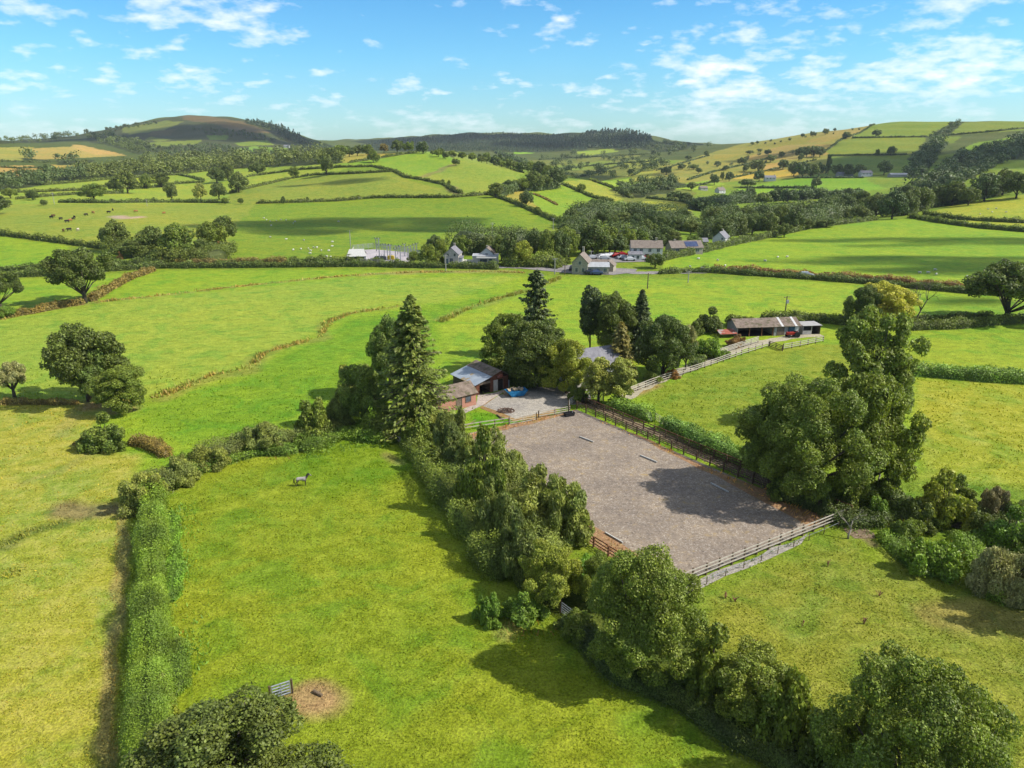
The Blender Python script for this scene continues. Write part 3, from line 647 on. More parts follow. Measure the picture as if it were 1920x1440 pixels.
for k in range(4): proto_tree(f'mid{k}', 220+k*7, 18, .25 if k == 0 else .06, 1.95, 'oak' if k == 1 else 'round', 6000, .072, sub=5, big=.18, rmin=.13, rmax=.24, spread=.66)
for k in range(4): proto_tree(f'low{k}', 260+k*7, 11, .22 if k == 3 else .05, 1.9, 'round' if k % 2 else 'oak', 1900, .125, limbs=4, sub=4, big=.18, rmin=.18, rmax=.32, spread=.6)
proto_tree('tall0', 300, 30, .15, 3.0, 'pear', 16000, .05, 1.8, sub=7, big=.17, rmin=.09, rmax=.17)
proto_tree('tall1', 307, 30, .12, 3.0, 'tall', 16000, .05, 1.8, sub=7, big=.17, rmin=.09, rmax=.17)
proto_tree('column', 320, 44, .06, 5.2, 'tall', 12000, .09, 1.8, sub=4, big=.2, rmin=.2, rmax=.32, spread=.55)
proto_tree('pollard', 330, 20, .62, 1.9, 'round', 13000, .04, 2.4, limbs=9, r0=.09, sub=7, big=.16, rmin=.1, rmax=.18)
for k in range(3): proto_bush(f'willow{k}', 340+k*7, 48, 1.15, 20000, .030, 2.8, .5)
for k in range(3): proto_bush(f'bush{k}', 370+k*7, 40, 1.1, 10500, .056)
for k in range(2): proto_bush(f'lowbush{k}', 400+k*7, 14, 1.1, 1300, .16)

def proto_conifer(key, seed, levels, per, sprays, rad, droop, needle, gap=0.0, taper=1.0, base=.06, upturn=.12, drop=.0):
    """conifer of unit height 3: whorls of drooping boughs hung with sprays"""
    r = np.random.default_rng(seed); H = 3.0; P = []; Nn = []; Al = []; m = MB()
    m.tube([(0, 0, -.05), (.01, 0, H*.5), (0, .01, H*.97)], [.075, .045, .008], 7)
    for l in range(levels):
        f = l/(levels-1); z = H*(base+(1-base)*f)*.985
        prof = (1-f)**taper
        for j in range(per):
            if r.random() < gap: continue
            a = r.uniform(0, 2*math.pi); Lg = rad*(prof*.97+.03)*r.uniform(.62, 1.12)
            dz = -droop*Lg*r.uniform(.6, 1.3)
            t = np.linspace(.12, 1, sprays)
            x = Lg*t; zz = dz*t**1.2+upturn*Lg*t**3
            px_, py_ = x*math.cos(a), x*math.sin(a)
            pts = np.stack([px_, py_, z+zz], 1)
            if Lg > rad*.25 and j % 2 == 0: m.tube([pts[0]*[0, 0, 1], pts[len(pts)//2], pts[-1]], [.016, .011, .004], 4)
            wob_ = r.normal(size=pts.shape)*needle*.45; wob_[:, 2] *= .5
            wob_ += np.outer(r.normal(size=len(pts)), [-math.sin(a), math.cos(a), 0])*(.16*Lg*(1.15-t))[:, None]
            P.append(pts+wob_); Nn.append(np.tile([math.cos(a)*.25, math.sin(a)*.25, 1.0], (len(pts), 1))+.5*r.normal(size=pts.shape))
            Al.append(np.tile([math.cos(a), math.sin(a), -.35-drop], (len(pts), 1)))
    P, Nn, Al = map(np.concatenate, (P, Nn, Al))
    V, Q = leaf_quads(P, Nn, np.full(len(P), needle), r, 2.0, Al)
    tint = r.uniform(.7, 1.3, len(P))
    PROTO[key] = (npmesh('crown', V, Q, attr={'tint': np.repeat(tint, 4)}), m.mesh('trunk', True), H)
proto_conifer('spruce', 500, 58, 11, 34, 1.0, .34, .042, gap=.12, taper=.72, upturn=.22, drop=.5)
proto_conifer('fir', 520, 56, 14, 20, 1.0, .30, .062, gap=.0, taper=.8)
proto_conifer('pine', 540, 26, 8, 26, 1.0, .05, .085, gap=.30, taper=.45, base=.2)
proto_conifer('larch', 560, 46, 10, 14, 1.0, .12, .085, gap=.1, taper=.6)
proto_conifer('farcone', 580, 12, 9, 4, 1.0, .3, .34, taper=.8)

def bare_mesh(seed, H, spread, depth=5, r0=.05, split=3):
    """bare branching: trunk mesh and branch mesh"""
    r = np.random.default_rng(seed); tr, br = MB(), MB()
    def grow(p, d, L, rad, dep):
        q = p+d*L*.5+r.normal(size=3)*L*.05; e = p+d*L+r.normal(size=3)*L*.08
        (tr if dep == depth else br).tube([p, q, e], [rad, rad*.85, rad*.68], 6 if dep > 2 else 4)
        if dep == 0: return
        for k in range(split if dep > 1 else 2):
            nd = unit(d+spread*r.normal(size=3)+np.array([0, 0, .12])); grow(e if k else q+(e-q)*.9, nd, L*r.uniform(.62, .85), rad*.6, dep-1)
    grow(np.zeros(3), np.array([0.02, 0, 1.0]), H*.3, r0*H, depth)
    return tr.mesh('trunk', True), br.mesh('branches', True)

# ------------------------------------------------------------------ placing plants
KINDS = {'oak': ('oak_tree', 'tree'), 'full': ('broadleaf_tree', 'tree'), 'near': ('broadleaf_tree', 'tree'), 'ash': ('ash_tree', 'tree'), 'mid': ('broadleaf_tree', 'tree'),
         'low': ('hillside_tree', 'tree'), 'tall': ('tall_tree', 'tree'), 'column': ('columnar_cypress', 'tree'), 'pollard': ('pollard_willow', 'tree'),
         'willow': ('willow_bush', 'bush'), 'bush': ('leafy_bush', 'bush'), 'lowbush': ('distant_bush', 'bush'), 'spruce': ('spruce_tree', 'tree'),
         'fir': ('conical_fir', 'tree'), 'pine': ('ragged_pine', 'tree'), 'larch': ('larch_tree', 'tree'), 'farcone': ('distant_conifer', 'tree')}
_cnt = {}
def plant(kind, u, vb, vt, w, mat, label, group=None, rz=None, name=None, cat=None, trunk=BARK, maxd=1e9):
    """a plant whose foot shows at pixel (u, vb), top at row vt, w pixels wide"""
    base = kind.rstrip('0123456789')
    if kind not in PROTO:
        opts = sorted(k for k in PROTO if k.rstrip('0123456789') == base)
        _cnt[base] = _cnt.get(base, 0)+1; kind = opts[_cnt[base] % len(opts)]
    P = at(u, vb)
    while P.y > maxd and vb < 480: vb += 1.0; vt += 1.0; P = at(u, vb)
    Rad = w/2*px(P); Hh = max(z_from(P.y, vt)-P.z-.34*Rad*(H0-P.z)/P.y*(kind.rstrip('0123456789') not in ('spruce', 'fir', 'pine', 'larch', 'column')), Rad*.6)
    crown, trk, nat = PROTO[kind]
    nm, ct = KINDS[base]
    o = empty(name or nm, P, random.uniform(0, 6.28) if rz is None else rz, label, cat or ct, group, (Rad, Rad, Hh/nat))
    link('trunk' if ct == 'tree' else 'stems', trk, o, trunk)
    link('crown' if ct == 'tree' else 'foliage', crown, o, FM[mat])
    return o
ORD = ['first', 'second', 'third', 'fourth', 'fifth', 'sixth', 'seventh', 'eighth', 'ninth', 'tenth', 'eleventh', 'twelfth', 'thirteenth', 'fourteenth', 'fifteenth',
       'sixteenth', 'seventeenth', 'eighteenth', 'nineteenth', 'twentieth']
def ordinal(i):
    if i < 20: return ORD[i]
    tens = {2: 'twenty', 3: 'thirty', 4: 'forty', 5: 'fifty', 6: 'sixty'}[(i+1)//10]; k = (i+1) % 10
    return tens+'-'+ORD[k-1] if k else {'twenty': 'twentieth', 'thirty': 'thirtieth', 'forty': 'fortieth', 'fifty': 'fiftieth', 'sixty': 'sixtieth'}[tens]
def row(rows, where, group, kind, mats, noun='tree', maxd=1e9):
    """plants that differ mainly by where they stand: told apart by their order from the left"""
    rows = sorted(rows, key=lambda q: q[0]); n = len(rows)
    ws = sorted(q[3] for q in rows)
    for i, q in enumerate(rows):
        k = q[4] if len(q) > 4 else kind; m = q[5] if len(q) > 5 else mats[i % len(mats)]
        size = 'small' if q[3] <= ws[n//3] else ('broad' if q[3] >= ws[-max(1, n//4)] else 'rounded')
        pos = 'leftmost' if i == 0 else ('rightmost' if i == n-1 else ordinal(i)+' from the left')
        plant(k, *q[:4], m, f'{size} {noun} {where}, {pos} of {n}', group, maxd=maxd)
def hedge(pts, h, w, mat, label, name='hedge', cat='hedge', group=None, leaf=2.1, step=8, ragged=.25, fill=1.5, elong=1.4, updir=0., kind=None, density=1.0):
    """a hedge along a pixel polyline: leaves over a lumpy rounded box, real metres high and wide"""
    P = cast_line(pts, step); r = np.random.default_rng(int(abs(pts[0][0]*7+pts[0][1]*13+len(pts))) % 99991)
    # resample along the ground
    d = np.r_[0, np.cumsum(np.linalg.norm(np.diff(P, axis=0), axis=1))]; Lg = d[-1]
    pxm = np.array([px(p) for p in P])
    per = 2*h+w; sz = pxm*leaf
    sgs = np.linspace(0, Lg, max(4, int(Lg/max(.4, w*.35)))); sm = (sgs[:-1]+sgs[1:])/2; dl = sgs[1]-sgs[0]
    ssz = np.interp(sm, d, sz); nl = (dl*per/(ssz**2*elong*.7)*fill*density)
    cnt = r.poisson(np.minimum(nl, 4000))
    s = np.repeat(sgs[:-1], cnt)+r.random(cnt.sum())*dl; n = len(s); size = np.repeat(ssz, cnt)
    c = np.stack([np.interp(s, d, P[:, k]) for k in range(3)], 1)
    s2 = np.minimum(s+.6, Lg); s1 = np.maximum(s-.6, 0)
    tan = np.stack([np.interp(s2, d, P[:, k])-np.interp(s1, d, P[:, k]) for k in range(3)], 1); tan[:, 2] = 0; tan = unit(tan)
    side = np.stack([tan[:, 1], -tan[:, 0], np.zeros(n)], 1)
    ph = r.uniform(0, 6.28, 4)
    lump = 1+ragged*(.5*np.sin(s/w*1.1+ph[0])+.35*np.sin(s/w*2.7+ph[1])+.3*np.sin(s/w*.43+ph[2]))
    lump = lump*np.clip(.35+np.minimum(s, Lg-s)/(w*.5), .35, 1)
    a = r.uniform(-.12, math.pi+.12, n); e = .62
    ca, sa = np.cos(a), np.maximum(np.sin(a), 0)
    X = np.sign(ca)*np.abs(ca)**e*w/2*lump; Zz = sa**e*h*lump
    k = 1+.10*r.normal(size=n)
    pos = c+side*(X*k)[:, None]+np.array([0, 0, 1.0])*(Zz*k)[:, None]+r.normal(size=(n, 3))*(.04*h)
    pos[:, 2] = np.maximum(pos[:, 2], zt(pos[:, 0], pos[:, 1])+.02)
    nb = int(min(160, Lg/w*1.6)); bs = r.uniform(0, Lg, nb); ba = r.uniform(0, math.pi, nb); bamp = r.uniform(.06, .22, nb)*min(1, ragged*3); brd = r.uniform(.35, .9, nb)*w
    ext = np.zeros(n)
    for q0, q1, q2, q3 in zip(bs, ba, bamp, brd):
        f_ = np.nonzero(np.abs(s-q0) < q3)[0]; dd = ((s[f_]-q0)/q3)**2+((a[f_]-q1)/.75)**2
        ext[f_] = np.maximum(ext[f_], q2*np.clip(1-dd, 0, 1)**.5)
    pos += (side*ca[:, None]+np.array([0, 0, 1.0])*sa[:, None])*(ext*(w+h)*.5)[:, None]
    Nr = side*(ca/w)[:, None]*h+np.array([0, 0, 1.0])*sa[:, None]+.65*r.normal(size=(n, 3))
    tone = 1+.30*np.sin(s/w*1.7+ph[3])*np.sin(s/w*.61+a*1.5+ph[0])+.15*np.sin(s*2.1+a*3)
    al = None if not updir else np.tile([0, 0, updir], (n, 1))+.3*r.normal(size=(n, 3))
    V, Q = leaf_quads(pos, Nr, size, r, elong, al)
    tint = tone*r.uniform(.68, 1.32, n)
    # solid twiggy core inside the leaves
    cs = np.stack([np.interp(sgs, d, P[:, k]) for k in range(3)], 1)
    t2 = np.gradient(cs, axis=0); t2[:, 2] = 0; t2 = unit(t2); sd = np.stack([t2[:, 1], -t2[:, 0], 0*sgs], 1)
    lm = 1+ragged*(.5*np.sin(sgs/w*1.1+ph[0])+.35*np.sin(sgs/w*2.7+ph[1])+.3*np.sin(sgs/w*.43+ph[2]))
    lm = lm*np.clip(np.minimum(sgs, Lg-sgs)/(w*.6), .02, 1)**.5
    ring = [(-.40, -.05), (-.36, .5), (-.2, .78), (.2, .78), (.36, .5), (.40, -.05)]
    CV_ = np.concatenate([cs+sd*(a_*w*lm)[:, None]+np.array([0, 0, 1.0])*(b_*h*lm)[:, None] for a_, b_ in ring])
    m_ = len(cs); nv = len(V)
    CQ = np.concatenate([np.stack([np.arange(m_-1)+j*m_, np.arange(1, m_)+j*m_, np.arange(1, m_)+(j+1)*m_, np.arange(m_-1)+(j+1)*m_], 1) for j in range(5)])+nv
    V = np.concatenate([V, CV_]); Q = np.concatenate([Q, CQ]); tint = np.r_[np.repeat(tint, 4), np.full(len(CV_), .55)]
    o0 = Vector(P[0]); V = V-P[0]
    me = npmesh(name, V, Q, attr={'tint': tint})
    o = link(name, me, mat=FM[mat], loc=o0)
    return props(o, label, cat, group, kind)
def tufts(name, pts, width, mat, hgt, n_per_m2, label=None, kind='stuff', size=None, jit=.5):
    """upright blades and weeds in a band along a pixel polyline"""
    P = cast_line(pts, 8); r = np.random.default_rng(int(abs(pts[0][0]*3+pts[0][1]*5)) % 9999)
    d = np.r_[0, np.cumsum(np.linalg.norm(np.diff(P, axis=0), axis=1))]; Lg = d[-1]
    n = int(min(Lg*width*n_per_m2, 60000)); s = r.random(n)*Lg
    c = np.stack([np.interp(s, d, P[:, k]) for k in range(3)], 1)
    tan = np.stack([np.interp(np.minimum(s+.5, Lg), d, P[:, k])-np.interp(np.maximum(s-.5, 0), d, P[:, k]) for k in range(3)], 1)
    side = unit(np.stack([tan[:, 1], -tan[:, 0], 0*s], 1))
    wv = width*(.75+.3*np.sin(s*.35)+.2*np.sin(s*.9+1))
    c = c+side*(np.clip(r.normal(size=n)*.33, -.6, .6)*wv)[:, None]
    kk = r.random(n) < np.clip(.55+.5*np.sin(s*.21+1)+.35*np.sin(s*.53), .12, 1); c, s = c[kk], s[kk]; n = len(s)
    c[:, 2] = zt(c[:, 0], c[:, 1])
    pm = np.array([px(p) for p in P]).mean()
    sz = np.full(n, size or max(.1, pm*1.8)); hh = hgt*r.uniform(.5, 1.3, n)*(.7+.5*np.sin(s*.6)**2)
    up = np.tile([0, 0, 1.0], (n, 1))+jit*r.normal(size=(n, 3)); up = unit(up)
    sd = unit(np.cross(up, r.normal(size=(n, 3))))
    base = c-np.array([0, 0, .03])
    V = np.stack([base-sd*sz[:, None]*.5, base+sd*sz[:, None]*.5, base+up*hh[:, None]+sd*sz[:, None]*.25, base+up*hh[:, None]-sd*sz[:, None]*.25], 1).reshape(-1, 3)
    me = npmesh(name, V-P[0], np.arange(4*n).reshape(n, 4), attr={'tint': np.repeat(r.uniform(.65, 1.35, n), 4)})
    o = link(name, me, mat=FM[mat], loc=Vector(P[0]))
    return props(o, label, None, None, kind)
def wood(name, poly, spacing_px, hpx, mat, kind='low', label=None, seed=1, nl=150, jitter=.35, aspect=.95):
    """a far wood that reads as one mass: many small crowns in one object (kind stuff)"""
    r = np.random.default_rng(seed)
    poly = np.asarray(poly, float); lo, hi = poly.min(0), poly.max(0); pts = []
    v = lo[1]
    while v <= hi[1]:
        u = lo[0]+r.uniform(0, spacing_px)
        while u <= hi[0]:
            pts.append((u+r.normal()*spacing_px*jitter, v+r.normal()*spacing_px*.25)); u += spacing_px
        v += spacing_px*.42
    pts = np.array(pts); pts = pts[inpoly(pts[:, 0], pts[:, 1], poly)]
    if not len(pts): return
    B = cast(pts[:, 0], pts[:, 1])
    Vs, Qs, Ts, k = [], [], [], 0
    for p in B:
        s = px(p); h = hpx*s*r.uniform(.7, 1.25); rad = h*aspect*.5*r.uniform(.8, 1.2)
        if kind == 'cone':
            nn = max(24, nl//3); t = r.random(nn)**.7; a = r.uniform(0, 6.283, nn); q = rad*.75*(1-t)**.9+.02*h
            P = np.stack([q*np.cos(a), q*np.sin(a), h*(.02+t*.98)], 1); Nr = np.stack([np.cos(a), np.sin(a), .5+0*a], 1)+.4*r.normal(size=(nn, 3)); ls = h*.17
        else:
            pc = [(r.normal()*.42*rad, r.normal()*.42*rad, h*r.uniform(.3, .74), rad*r.uniform(.5, .74)) for _ in range(6)]
            i = r.integers(0, 6, nl); d = sphere_dirs(nl, r); d[:, 2] = np.abs(d[:, 2])*np.where(r.random(nl) < .75, 1, -1)
            C = np.array([q[:3] for q in pc])[i]; P = C+d*np.array([q[3] for q in pc])[i][:, None]*(1+.1*r.normal(size=(nl, 1)))
            Nr = d+.55*r.normal(size=d.shape); Nr[:, 2] += .25; ls = max(rad*.24, s*1.1)
        P[:, 2] = np.maximum(P[:, 2], 0)
        V, Q = leaf_quads(P+p, Nr, np.full(len(P), ls), r, 1.3)
        tt = r.uniform(.75, 1.2)*r.uniform(.75, 1.25, len(P))
        Vs.append(V); Qs.append(Q+k); Ts.append(np.repeat(tt, 4)); k += len(V)
    V = np.concatenate(Vs); o0 = B.mean(0)
    me = npmesh(name, V-o0, np.concatenate(Qs), attr={'tint': np.concatenate(Ts)})
    o = link(name, me, mat=FM[mat], loc=Vector(o0))
    return props(o, label, None, None, 'stuff')
# ------------------------------------------------------------------ near trees and bushes, each told apart by its label
PL = [
 # kind, u, foot row, top row, width, leaves, label
 ('oak0', 168, 752, 603, 155, 'oakdark', 'spreading dark oak standing alone on the field edge beside a lighter ash'),
 ('ash0', 183, 757, 650, 74, 'ash', 'paler tree in front of the trunk of the spreading dark oak'),
 ('full1', 232, 772, 682, 98, 'oak', 'low rounded tree leaning out to the right of the spreading field oak'),
 ('pollard', 28, 746, 677, 58, 'sallow', 'short round-headed pollard willow standing on the ditch bank'),
 ('bush0', 197, 842, 784, 92, 'oak', 'dark green bush at the corner where pale and bright fields meet'),
 ('willow0', 163, 840, 806, 46, 'hedgedry', 'low brownish scrub leaning on the dark corner bush'),
 ('oak1', 160, 568, 463, 122, 'oakdark', 'big dark oak on the field bank below the left road'),
 ('oak2', 2, 580, 503, 84, 'oakdark', 'dark oak at the left end of the ditch bank hedge'),
 ('bush1', 12, 594, 566, 44, 'bramble', 'green bush at the foot of the left end oak'),
 ('mid0', -6, 402, 364, 56, 'fardark', 'dark round tree at the left edge above the cattle field'),
 # willows on the bank above the horse field
 ('willow0', 505, 838, 778, 96, 'willow', 'broad rounded willow bush on the bank above the horse field'),
 ('willow1', 452, 842, 808, 58, 'willowdark', 'small willow bush left of the broad rounded willow'),
 ('willow2', 392, 876, 823, 84, 'willow', 'domed willow bush midway along the bank behind the horse'),
 ('willow0', 345, 905, 850, 80, 'willow', 'greyish willow bush between the domed willow and the bank corner'),
 ('bush1', 352, 872, 838, 50, 'bramble', 'light green bush behind the greyish bank willow'),
 ('willow1', 272, 950, 876, 104, 'willow', 'large willow bush at the top end of the bramble hedge'),
 ('bush2', 592, 820, 738, 82, 'oak', 'tall dark bush right of the broad rounded willow'),
 ('willow2', 632, 800, 735, 66, 'willowdark', 'grey green bush between the tall dark bush and the spruce scrub'),
 ('full0', 682, 795, 678, 96, 'ash', 'pale green small tree left of the tall spruce'),
 ('bush0', 650, 775, 702, 62, 'willow', 'willow bush behind the pale small tree left of the spruce'),
 # spruce and its neighbours
 ('spruce', 780, 808, 552, 180, 'spruce', 'tall spruce with drooping boughs beside the barn'),
 ('full1', 734, 746, 592, 78, 'ash', 'broadleaf tree half hidden behind the tall spruce'),
 ('bush1', 745, 815, 752, 96, 'spruce', 'dense bush at the left foot of the tall spruce'),
 ('bush2', 792, 842, 778, 76, 'oak', 'yellowish bush in front of the tall spruce'),
 ('willow2', 843, 838, 752, 70, 'willowdark', 'grey upright bush between the spruce and the farm lawn'),
 ('willow1', 815, 828, 770, 70, 'willow', 'light willow bush right of the spruce foot'),
 # belt of scrub along the arena
 ('willow0', 855, 878, 776, 92, 'willowdark', 'grey willow at the farm end of the arena scrub belt'),
 ('willow1', 905, 905, 796, 122, 'willow', 'wide willow by the top corner of the arena'),
 ('bush0', 902, 965, 828, 112, 'oak', 'broad leaved bush on the field side of the arena scrub belt'),
 ('willow2', 958, 922, 828, 110, 'willow', 'willow on the arena side, third down the scrub belt'),
 ('willow0', 992, 990, 866, 156, 'willow', 'large pale willow in the middle of the arena scrub belt'),
 ('willow1', 1060, 1012, 884, 126, 'willow', 'rounded pale willow overhanging the gravel arena'),
 ('willow2', 938, 1025, 886, 116, 'willowdark', 'dark grey willow on the field side of the scrub belt'),
 ('willow0', 978, 1080, 950, 110, 'willowdark', 'grey willow behind the yellow green bush of the scrub belt'),
 ('full0', 1030, 1128, 1010, 120, 'yellow', 'yellow green bushy tree near the bottom arena corner'),
 ('bush1', 1095, 1088, 1022, 84, 'nettle', 'bright green nettle bank beside the rusty arena weeds'),
 ('bush2', 920, 1166, 1106, 66, 'bramble', 'low bramble mound standing out into the horse field'),
 ('bush0', 985, 1160, 1110, 90, 'bramble', 'dark undergrowth bush at the foot of the yellow green tree'),
 ('bush1', 1080, 1190, 1130, 90, 'oak', 'shaded bush at the left foot of the big arena oak'),
 ('near0', 1198, 1268, 1008, 222, 'oak', 'big rounded oak at the bottom corner of the arena'),
 ('full0', 1120, 1130, 1035, 80, 'oak', 'smaller oak shoot behind the left shoulder of the big arena oak'),
 # hedge row bottom right
 ('bush0', 1322, 1300, 1180, 132, 'oak', 'leafy bush against the right foot of the big arena oak'),
 ('full1', 1408, 1350, 1208, 150, 'oak', 'dense bush midway along the front hedge row'),
 ('bush2', 1478, 1400, 1240, 140, 'oak', 'dark bush left of the big front hedge tree'),
 ('bush1', 1545, 1440, 1300, 130, 'oakdark', 'shaded bush under the left side of the front hedge tree'),
 ('near1', 1680, 1540, 1192, 310, 'oak', 'large full crowned tree at the near end of the front hedge row'),
 ('willow2', 1810, 1480, 1390, 90, 'willowdark', 'grey bush at the right foot of the large front hedge tree'),
 ('near0', 430, 1590, 1272, 390, 'oakdark', 'large dark tree rising at the near end of the bramble hedge'),
 ('bush2', 300, 1330, 1255, 70, 'willow', 'grey green bush growing out of the bramble hedge'),
 ('bush1', 318, 1370, 1305, 60, 'yellow', 'yellowish bush beside the large dark near tree'),
 # trees round the house
 ('full0', 952, 695, 583, 96, 'oak', 'dark broadleaf tree at the left of the farmhouse trees'),
 ('full1', 1005, 725, 597, 118, 'oakdark', 'broad dark tree behind the yard'),
 ('full0', 1062, 738, 630, 98, 'yellow', 'yellow green tree leaning over the yard in front of the house'),
 ('pine', 1005, 668, 508, 88, 'conifer', 'ragged dark pine rising behind the broad yard tree'),
 ('column', 1106, 655, 538, 42, 'conifer', 'narrow columnar cypress behind the farmhouse'),
 ('full1', 1152, 665, 548, 82, 'oakdark', 'dark round tree between the cypress and the conical fir'),
 ('fir', 1198, 665, 543, 74, 'conifer', 'conical dark fir behind the farmhouse garden'),
 ('larch', 1160, 712, 604, 70, 'larch', 'pale brownish larch beside the farmhouse gable'),
 ('full0', 1242, 706, 586, 112, 'oakdark', 'large rounded tree with rusty tinge right of the fir'),
 ('ash1', 1285, 694, 608, 46, 'sallow', 'slender silvery tree at the right of the garden trees'),
 ('tall0', 1122, 758, 668, 60, 'birch', 'pale birch standing in front of the farmhouse'),
 ('tall1', 1162, 760, 670, 58, 'birch', 'second pale birch, beside the drive gate'),
 ('bush0', 1082, 752, 715, 42, 'oak', 'small bush at the foot of the yellow green yard tree'),
 ('bush1', 945, 720, 676, 60, 'oakdark', 'shaded bush behind the corrugated barn'),
 ('bush2', 910, 700, 672, 60, 'oakdark', 'dark bush left behind the corrugated barn roof'),
 ('bush0', 985, 726, 690, 56, 'oakdark', 'shaded bush at the back of the yard'),
 ('bush0', 1225, 714, 690, 44, 'ash', 'garden shrub below the large rounded tree'),
 ('bush2', 1262, 708, 690, 34, 'russet', 'pinkish garden shrub beside the drive'),
 # right hand cluster
 ('near1', 1502, 935, 690, 245, 'oak', 'huge sycamore overhanging the track beside the arena'),
 ('full1', 1460, 905, 740, 140, 'oak', 'lower crowned tree joined to the left of the huge sycamore'),
 ('full0', 1612, 925, 690, 165, 'oak', 'dense tree at the right of the huge sycamore'),
 ('ash0', 1620, 800, 566, 160, 'ash', 'tall open ash standing behind the sycamore cluster'),
 ('bush0', 1600, 945, 872, 100, 'oak', 'leafy undergrowth bush below the dense tree of the sycamore cluster'),
 ('bush1', 1552, 948, 885, 90, 'oakdark', 'dark undergrowth bush at the foot of the huge sycamore'),
 ('bush2', 1480, 930, 880, 90, 'oak', 'undergrowth bush at the left foot of the huge sycamore'),
 ('bush0', 1660, 950, 880, 86, 'oak', 'undergrowth bush beside the dead pale tree'),
 ('full1', 1648, 800, 680, 96, 'oak', 'dark tree under the right side of the tall ash'),
 ('full1', 1660, 608, 528, 100, 'gold', 'golden leaved tree by the hedge beyond the ash'),
 ('full0', 1615, 612, 534, 70, 'oakdark', 'dark green tree touching the left of the golden tree'),
 ('oak2', 1885, 602, 486, 170, 'oakdark', 'massive dark oak at the right end of the meadow hedge'),
 ('bush1', 1690, 968, 905, 100, 'willowdark', 'grey shrub at the foot of the leafless tree'),
 ('bush0', 1768, 982, 893, 124, 'yellow', 'yellow green bush in the shrub line by the right meadow'),
 ('bush2', 1722, 985, 930, 80, 'oakdark', 'dark bush in front of the grey shrub line'),
 ('willow1', 1858, 975, 903, 62, 'plum', 'purplish grey twiggy shrub in the right shrub line'),
 ('bush1', 1908, 985, 918, 84, 'oakdark', 'dark holly like bush at the right edge of the shrub line'),
 ('bush0', 1885, 1030, 958, 110, 'bramble', 'light green bush below the purplish shrub'),
 ('bush2', 1832, 1010, 955, 60, 'oakdark', 'shaded bush between the bramble mound and the light green bush'),
 ('bush1', 1745, 1072, 988, 116, 'bramble', 'sprawling bramble mound with seed heads in the right corner'),
 ('willow2', 1872, 1110, 1000, 120, 'sallow', 'silvery sallow bush with dead boughs at the right corner'),
 ('oak1', 2010, 1165, 985, 150, 'willowdark', 'tall grey tree just past the right corner bushes'),
 ('bush1', 1700, 1010, 955, 70, 'oak', 'bush between the bramble mound and the dark shrub line'),
 ('bush2', 1645, 975, 925, 60, 'bramble', 'bright bush at the right end of the sycamore undergrowth'),
 ('bush0', 1800, 940, 896, 70, 'oak', 'bush rising behind the yellow green shrub'),
 ('bush1', 1925, 1060, 1000, 90, 'willowdark', 'dark willow bush cut by the right edge'),
 ('willow1', 1905, 1130, 1070, 80, 'sallow', 'low sallow shoots at the foot of the dead bough'),
 # behind the long shed
 ('bush0', 1330, 622, 582, 64, 'oakdark', 'dark bush behind the left end of the long shed'),
 ('bush1', 1385, 612, 580, 64, 'oak', 'rounded bush behind the long shed roof'),
 ('bush2', 1302, 628, 598, 40, 'hedge', 'small bush left of the bushes behind the long shed'),
 ('bush0', 1485, 606, 586, 44, 'hedge', 'hedge bush behind the right half of the long shed'),
 ('bush1', 1540, 604, 580, 24, 'hedge', 'pointed bush in the hedge right of the long shed'),
 ('bush1', 1330, 668, 620, 74, 'bramble', 'green bracken bank below the left end of the long shed'),
 ('willow0', 1378, 650, 625, 40, 'russet', 'reddish weeds in front of the long shed bays'),
]
for q in PL: plant(*q)
def bare(name, u, vb, vt, seed, spread, label, mat=PALE, depth=5, r0=.016, split=3, cat='tree', lean=0):
    P = at(u, vb); H = z_from(P.y, vt)-P.z
    a, b = bare_mesh(seed, 1.0, spread, depth, r0, split)
    zs = [v.co.z for v in b.vertices]; k = H/max(zs)
    o = empty(name, P, .6, label, cat, None, (k, k, k)); o.rotation_euler = (0, R(lean), .6)
    link('trunk', a, o, mat); link('branches', b, o, mat)
bare('bare_tree', 1717, 608, 522, 611, .42, 'leafless grey tree between the golden tree and the massive oak', BARK, r0=.022)
bare('dead_tree', 1640, 935, 790, 622, .36, 'dead pale leafless tree in front of the sycamore cluster', PALE, r0=.014)
bare('fallen_bough', 1905, 1090, 1015, 640, .55, 'bleached dead bough sticking out of the silvery sallow', PALE, depth=3, r0=.03, split=2, cat='dead branch', lean=-35)
bare('dead_snag', 1590, 1010, 955, 633, .4, 'small dead snag beside the end of the arena track', PALE, depth=4, r0=.03, split=2, lean=8)
# ---- hedges and banks near the camera
hedge([(288,932),(290,1000),(288,1100),(284,1250),(284,1400),(290,1560)], 2.5, 2.3, 'bramble', 'thick bright green bramble hedge between the pale field and the horse field', 'bramble_hedge', step=14, leaf=1.9, fill=1.9, ragged=.26)
hedge([(330,905),(400,872),(480,852),(560,848)], .9, 2.0, 'bramble', 'low bramble bank in front of the willows above the horse field', 'bramble_bank', leaf=2.2, ragged=.35)
hedge([(240,835),(262,832),(292,842),(315,858)], 1.1, 1.6, 'hedgedry', 'short brownish hedge running from the corner bush to the willows', leaf=2.0)
hedge([(560,846),(640,815),(720,822),(745,830)], 1.4, 4.5, 'bramble', 'rough green scrub bank between the dark bush and the spruce', 'scrub_bank', leaf=2.2, ragged=.4)
hedge([(775,850),(820,905),(860,960),(900,1030),(945,1090)], 2.4, 3.0, 'oak', 'shaded undergrowth along the field side of the arena scrub belt', 'undergrowth_hedge', leaf=2.2, ragged=.35)
